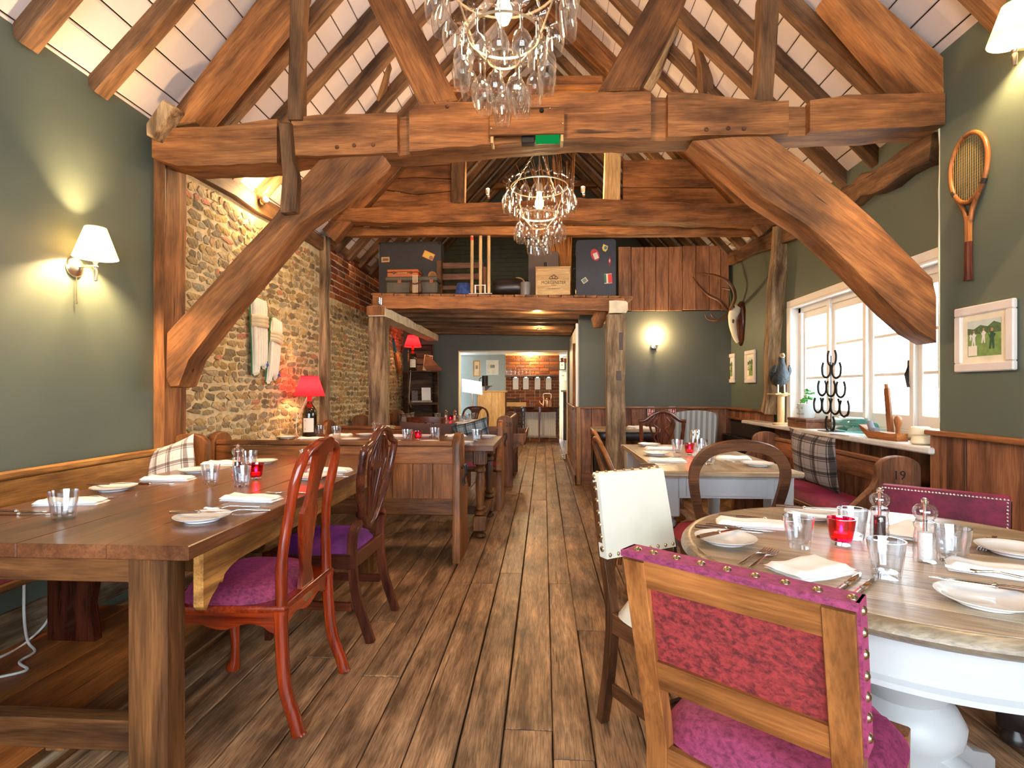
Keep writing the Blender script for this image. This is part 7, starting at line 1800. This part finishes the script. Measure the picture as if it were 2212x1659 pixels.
o = G().b2(-.05, .05, -.004, .004, 0, .16, 0).build('paperback', plain('book_cover', srgb(96, 80, 90), rough=.6, noise_amt=.6, nscale=50), loc=(cX - .09, cY - .05, 1.035), rot=(-.15, 0, .42)); tag(o, 'dark covered booklet standing in the third crate', 'booklet')
bt_ = thing('cricket_bat', 'orange oiled cricket bat with teal grip hung aslant on the far stone wall', 'bat', at(857, 772, X=XL + .03), rot=(.62, 0, 0))
G().bar([(0, 0, -.30), (0, 0, .05), (0, 0, .10)], [.10, .10, .05], [.035, .035, .03], up=(1, 0, 0), ch=.3).build('blade', ORANGEW('z'), bt_, smooth=40); G().tube([(0, 0, .08), (0, 0, .34)], .019, 10).build('grip', col('teal_rubber', 30, 116, 130), bt_, smooth=50)
# flex of the crate lamp
o = G().tube(smoothpath([at(887, 800, Y=8.60), at(886, 820, Y=8.60), at(884, 860, Y=8.60), at(888, 880, Y=8.6)], 6), .004, 6).build('lamp_flex', WHITE, smooth=60); tag(o, 'white lamp flex hanging down the front of the crates', 'cable')

# ================================================================ room beyond the opening
lc = thing('menu_lectern', 'brightly lit white menu board on a tilted stand beyond the opening', 'lectern', (at(1020, 850, Y=10.6).x, 10.6, 0))
G().tube([(0, 0, 0), (0, 0, 1.14)], .016, 10).build('pole', NICKEL, lc, smooth=60); G().lathe([(0, 0), (.15, 0), (.15, .015), (.02, .03)], 24).build('foot', NICKEL, lc, smooth=40)
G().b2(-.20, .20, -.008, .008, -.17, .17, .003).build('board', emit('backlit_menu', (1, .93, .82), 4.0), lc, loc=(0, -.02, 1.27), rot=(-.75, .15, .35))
cab = thing('wooden_cabinet', 'narrow light wood cabinet standing in the room beyond', 'cabinet', (at(1062, 900, Y=11.4).x, 11.5, 0))
for k in range(4): G().b2(-.072, .072, -.01, .01, 0, 1.16, .003).build('front_plank', PALEW('z'), cab, loc=(-.22 + .146 * k, -.17, 0))
G().b2(-.30, .30, -.16, .16, 0, 1.15, .004).build('carcass', CRATEW('z'), cab); G().b2(-.32, .32, -.19, .18, 1.16, 1.19, .004).build('top', PALEW('x'), cab)
sh = thing('corner_bracket_shelf', 'small curved wall shelf beneath the dark mug in the room beyond', 'shelf', (-1.28, 11.9, 1.28)); G().b2(-.14, .14, -.1, .1, 0, .02, .004).prism([(-.02, 0), (.10, 0), (-.0, -.1), (-.02, -.1)], -.015, .015, 'y').build('board', WALNUT('x'), sh)
mg = thing('mug', 'dark pewter mug on the small wall shelf in the room beyond', 'mug', (-1.30, 11.88, 1.30)); G().lathe([(0, 0), (.07, 0), (.07, .22), (.065, .22), (.065, .01)], 20).build('body', IRON, mg, smooth=40); G().tube(smoothpath([(-.07, 0, .18), (-.12, 0, .15), (-.12, 0, .07), (-.07, 0, .05)], 4), .01, 6).build('handle', IRON, mg, smooth=60)
picture('white framed print on the grey wall of the room beyond, left of the chimney', at(1064, 794, Y=13.04), (0, -1), .30, .36, .03, 1, WHITE)
picture('narrow framed print at the left of the room beyond, partly hidden', at(1030, 796, Y=11.9), (0, -1), .16, .36, .025, 1, PALEW('z'))
# clutter on and around the chimney
zs = at(1150, 810, Y=12.55).z
shf = thing('glass_shelf', 'dark bracket shelf with upturned glasses on the brick chimney', 'shelf', (-.27, 12.50, zs - .045)); G().b2(-.62, .58, -.08, .08, 0, .04, .004).build('board', WALNUT('x'), shf)
for x in (-.5, -.0, .5): G().b2(-.02, .02, -.06, .08, -.06, 0, .004).build('bracket', WALNUT('z'), shf, loc=(x, 0, 0))
_m = G().lathe([(.03, 0), (.034, .05), (.03, .11), (.006, .12), (.005, .17), (.03, .18)], 12, close=True).build('wine_goblet', CHGLASS, smooth=50); _mm = _m.data; bpy.data.objects.remove(_m)
for k in range(7):
    put(_mm, 'wine_goblet', (-.83 + .085 * k, 12.49, zs - .0045), 0, 'upturned wine glass on the chimney shelf, %s from the left' % ('first', 'second', 'third', 'fourth', 'fifth', 'sixth', 'seventh')[k], 'glass', 'glasses on the chimney shelf')
for k, px in enumerate((1114, 1136, 1161, 1185)):
    p = at(px, 826, Y=12.57)
    t = thing('clipboard', 'hanging clipboard menu with paper on the brick chimney, %s from the left' % ('first', 'second', 'third', 'fourth')[k], 'clipboard', p, group='clipboards on the chimney')
    G().b2(-.075, .075, -.004, .004, -.17, .13, .002).build('board', CRATEW('z'), t); G().b2(-.065, .065, -.007, -.004, -.165, .11, 0).build('paper', WHITE, t); G().b2(-.03, .03, -.016, -.004, .10, .13, .004).build('clip', CHROME, t)
wl2 = thing('wall_light', 'round wall light glowing on the brick chimney', 'wall lamp', at(1147, 768, Y=12.56)); G().lathe([(0, -.02), (.03, -.018), (.04, 0)], 16, axis='y').build('back_plate', NICKEL, wl2, smooth=50); G().tube([(0, -.01, -.04), (0, -.09, -.05), (0, -.09, 0)], .006, 6).build('arm', NICKEL, wl2); G().lathe([(0, -.04), (.05, -.025), (.06, 0), (.05, .035), (0, .05)], 16, (0, -.09, .01)).build('globe', emit('globe_glow', (1, .74, .40), 22), wl2, smooth=60)
lamp('chimney_lamp', 'POINT', (0, -.2, .0), 20, WARM2, .05, wl2)
ct = thing('console_table', 'mahogany half-round console table before the brick chimney', 'table', (at(1165, 900, Y=12.2).x, 12.25, 0))
pts = [(-.46, .2)] + [(.46 * math.cos(a), .2 - .36 * math.sin(a)) for a in [PI - PI * k / 14 for k in range(15)]]
G().prism(pts[1:], .80, .825, 'z', .004).build('top', DMAHOG('x'), ct, smooth=40); G().prism([(x * .93, y * .93 + .01) for x, y in pts[1:]], .71, .80, 'z', .003).build('apron', DMAHOG('x'), ct, smooth=40)
for x, y in ((-.41, .15), (.41, .15), (.0, -.14)): G().bar([(0, 0, .72), (0, 0, 0)], [.045, .028], [.045, .028], up=(0, 1, 0)).build('leg', DMAHOG('z'), ct, loc=(x, y, 0))
rd2 = thing('panel_radiator', 'white ribbed panel radiator behind the console table', 'radiator', (at(1165, 930, Y=12.5).x, 12.52, 0))
for k in range(18): G().b2(-.016, .016, -.02, .02, .16, .70, .008).build('rib', WHITE, rd2, loc=(-.36 + .0425 * k, 0, 0))
G().tube([(-.38, 0, .12), (.42, 0, .12)], .008, 6).build('pipe', WHITE, rd2)
G().b2(-.38, .38, -.012, .012, .14, .72, .004).build('panel', WHITE, rd2, loc=(0, .015, 0))
COPPER = plain('copper', (.86, .42, .22), rough=.2, metal=1, noise_amt=.08)
kt = thing('kettle', 'shiny copper kettle on the console table', 'kettle', (at(1182, 880, Y=12.15).x, 12.2, .826)); G().lathe([(0, 0), (.105, 0), (.11, .02), (.10, .15), (.07, .17), (.045, .175), (.04, .185), (.012, .195), (.014, .215), (0, .22)], 24).build('body', COPPER, kt, smooth=50)
G().tube(smoothpath([(-.10, 0, .04), (-.15, 0, .08), (-.17, 0, .15)], 4), [.025] * 4 + [.018] * 3 + [.013] * 2, 8).build('spout', COPPER, kt, smooth=60); G().tube(smoothpath([(-.08, 0, .165), (-.09, 0, .26), (-.06, 0, .30), (.06, 0, .30), (.09, 0, .26), (.08, 0, .165)], 4), .006, 6).build('handle', BRASS, kt, smooth=60)
tr = thing('wooden_tray', 'pale wooden tray box at the left end of the console table', 'tray', (at(1112, 885, Y=11.95).x, 12.0, .86)); G().b2(-.25, .25, -.09, .09, -.02, .07, .004).build('tray', PALEW('x'), tr)
G().b2(-.20, .10, -.02, .02, .07, .16, .003).build('divider', CRATEW('x'), tr, loc=(0, .05, 0))
ws_ = thing('wine_rack', 'dark slatted wine rack under the tray in the room beyond', 'rack', (at(1122, 930, Y=11.95).x, 12.0, 0))
for s in (-1, 1): G().b2(-.012, .012, -.08, .08, 0, .84, .003).build('side', BLACKW('z'), ws_, loc=(s * .11, 0, 0))
for k in range(9): G().b2(-.10, .10, -.07, .07, -.008, .008, .002).build('rung', BLACKW('x'), ws_, loc=(0, 0, .08 + k * .09))
o = tumbler((at(1148, 884, Y=12.0).x, 12.05, .826), 'small dark glass on the console table left of the kettle')
picture('small framed photograph on the far right wall beyond the chimney', at(1214, 790, Y=13.38), (0, -1), .16, .22, .02, 1, BLACK); picture('small white notice below the framed photograph beyond the chimney', at(1216, 813, Y=13.38), (0, -1), .17, .2, .012, 1, WHITE)
o = thing('wall_ledge', 'wooden ledge cabinet at the right beyond the brick chimney', 'cabinet', (.62, 13.2, 0)); G().b2(-.16, .16, -.12, .12, 0, 1.16, .004).build('body', WALNUT('z'), o); G().b2(-.22, .22, -.16, .14, 1.16, 1.20, .004).build('ledge', PALEW('x'), o)
ds = thing('door_stop', 'small shiny metal doorstop on the floor at the opening', 'doorstop', at(1216, 993, Z=0)); G().lathe([(0, 0), (.05, 0), (.052, .02), (.03, .04), (.02, .06), (.028, .08), (0, .09)], 16).build('body', CHROME, ds, smooth=50); G().lathe([(.035, -.004), (.045, 0), (.035, .004)], 12, (-.04, -.02, .05), 'x').build('ring', CHROME, ds, smooth=50)
lamp('back_room_fill_light', 'POINT', (-.6, 10.9, 1.85), 40, WARM2, .12)  # added fill light for the room beyond, its fitting kept out of view
cl = thing('ceiling_lamp', 'added unseen lamp brightening the room beyond the opening', 'added fill lamp', (-.6, 9.85, 2.0)); cl.scale = (1, 1, .4); bpy.data.objects['back_room_fill_light'].parent = cl; bpy.data.objects['back_room_fill_light'].location = (0, 0, -.25)
G().lathe([(0, .12), (.06, .12), (.06, .1), (.02, .09), (.02, .05), (.09, .02), (.1, 0)], 20).build('fitting', NICKEL, cl, smooth=40); G().lathe([(0, -.06), (.05, -.05), (.09, 0), (0, .02)], 20).build('globe', emit('globe_glow', (0, 0, 0), 0), cl, smooth=60)

# ---- bits on the floor: lamp cable below the wall bench
o = G().tube(smoothpath([(-2.30, 2.42, .42), at(112, 1320, X=-2.28), at(60, 1385, Z=.057), at(0, 1420, Z=.057), at(-60, 1440, Z=.057)], 8) , .0055, 8).build('power_cable', WHITE, smooth=60); tag(o, 'white cable looping from the bench down to the orange floor boards, rear one', 'cable')
o = G().tube(smoothpath([(-2.25, 2.22, .42), at(52, 1330, X=-2.25), at(60, 1385, Z=.075), at(75, 1407, Z=.057), at(42, 1430, Z=.057), at(58, 1447, Z=.057), at(0, 1462, Z=.057), at(-60, 1470, Z=.057)], 8), .0055, 8).build('power_cable', WHITE, smooth=60); tag(o, 'white cable kinked on the orange floor boards, front one', 'cable')
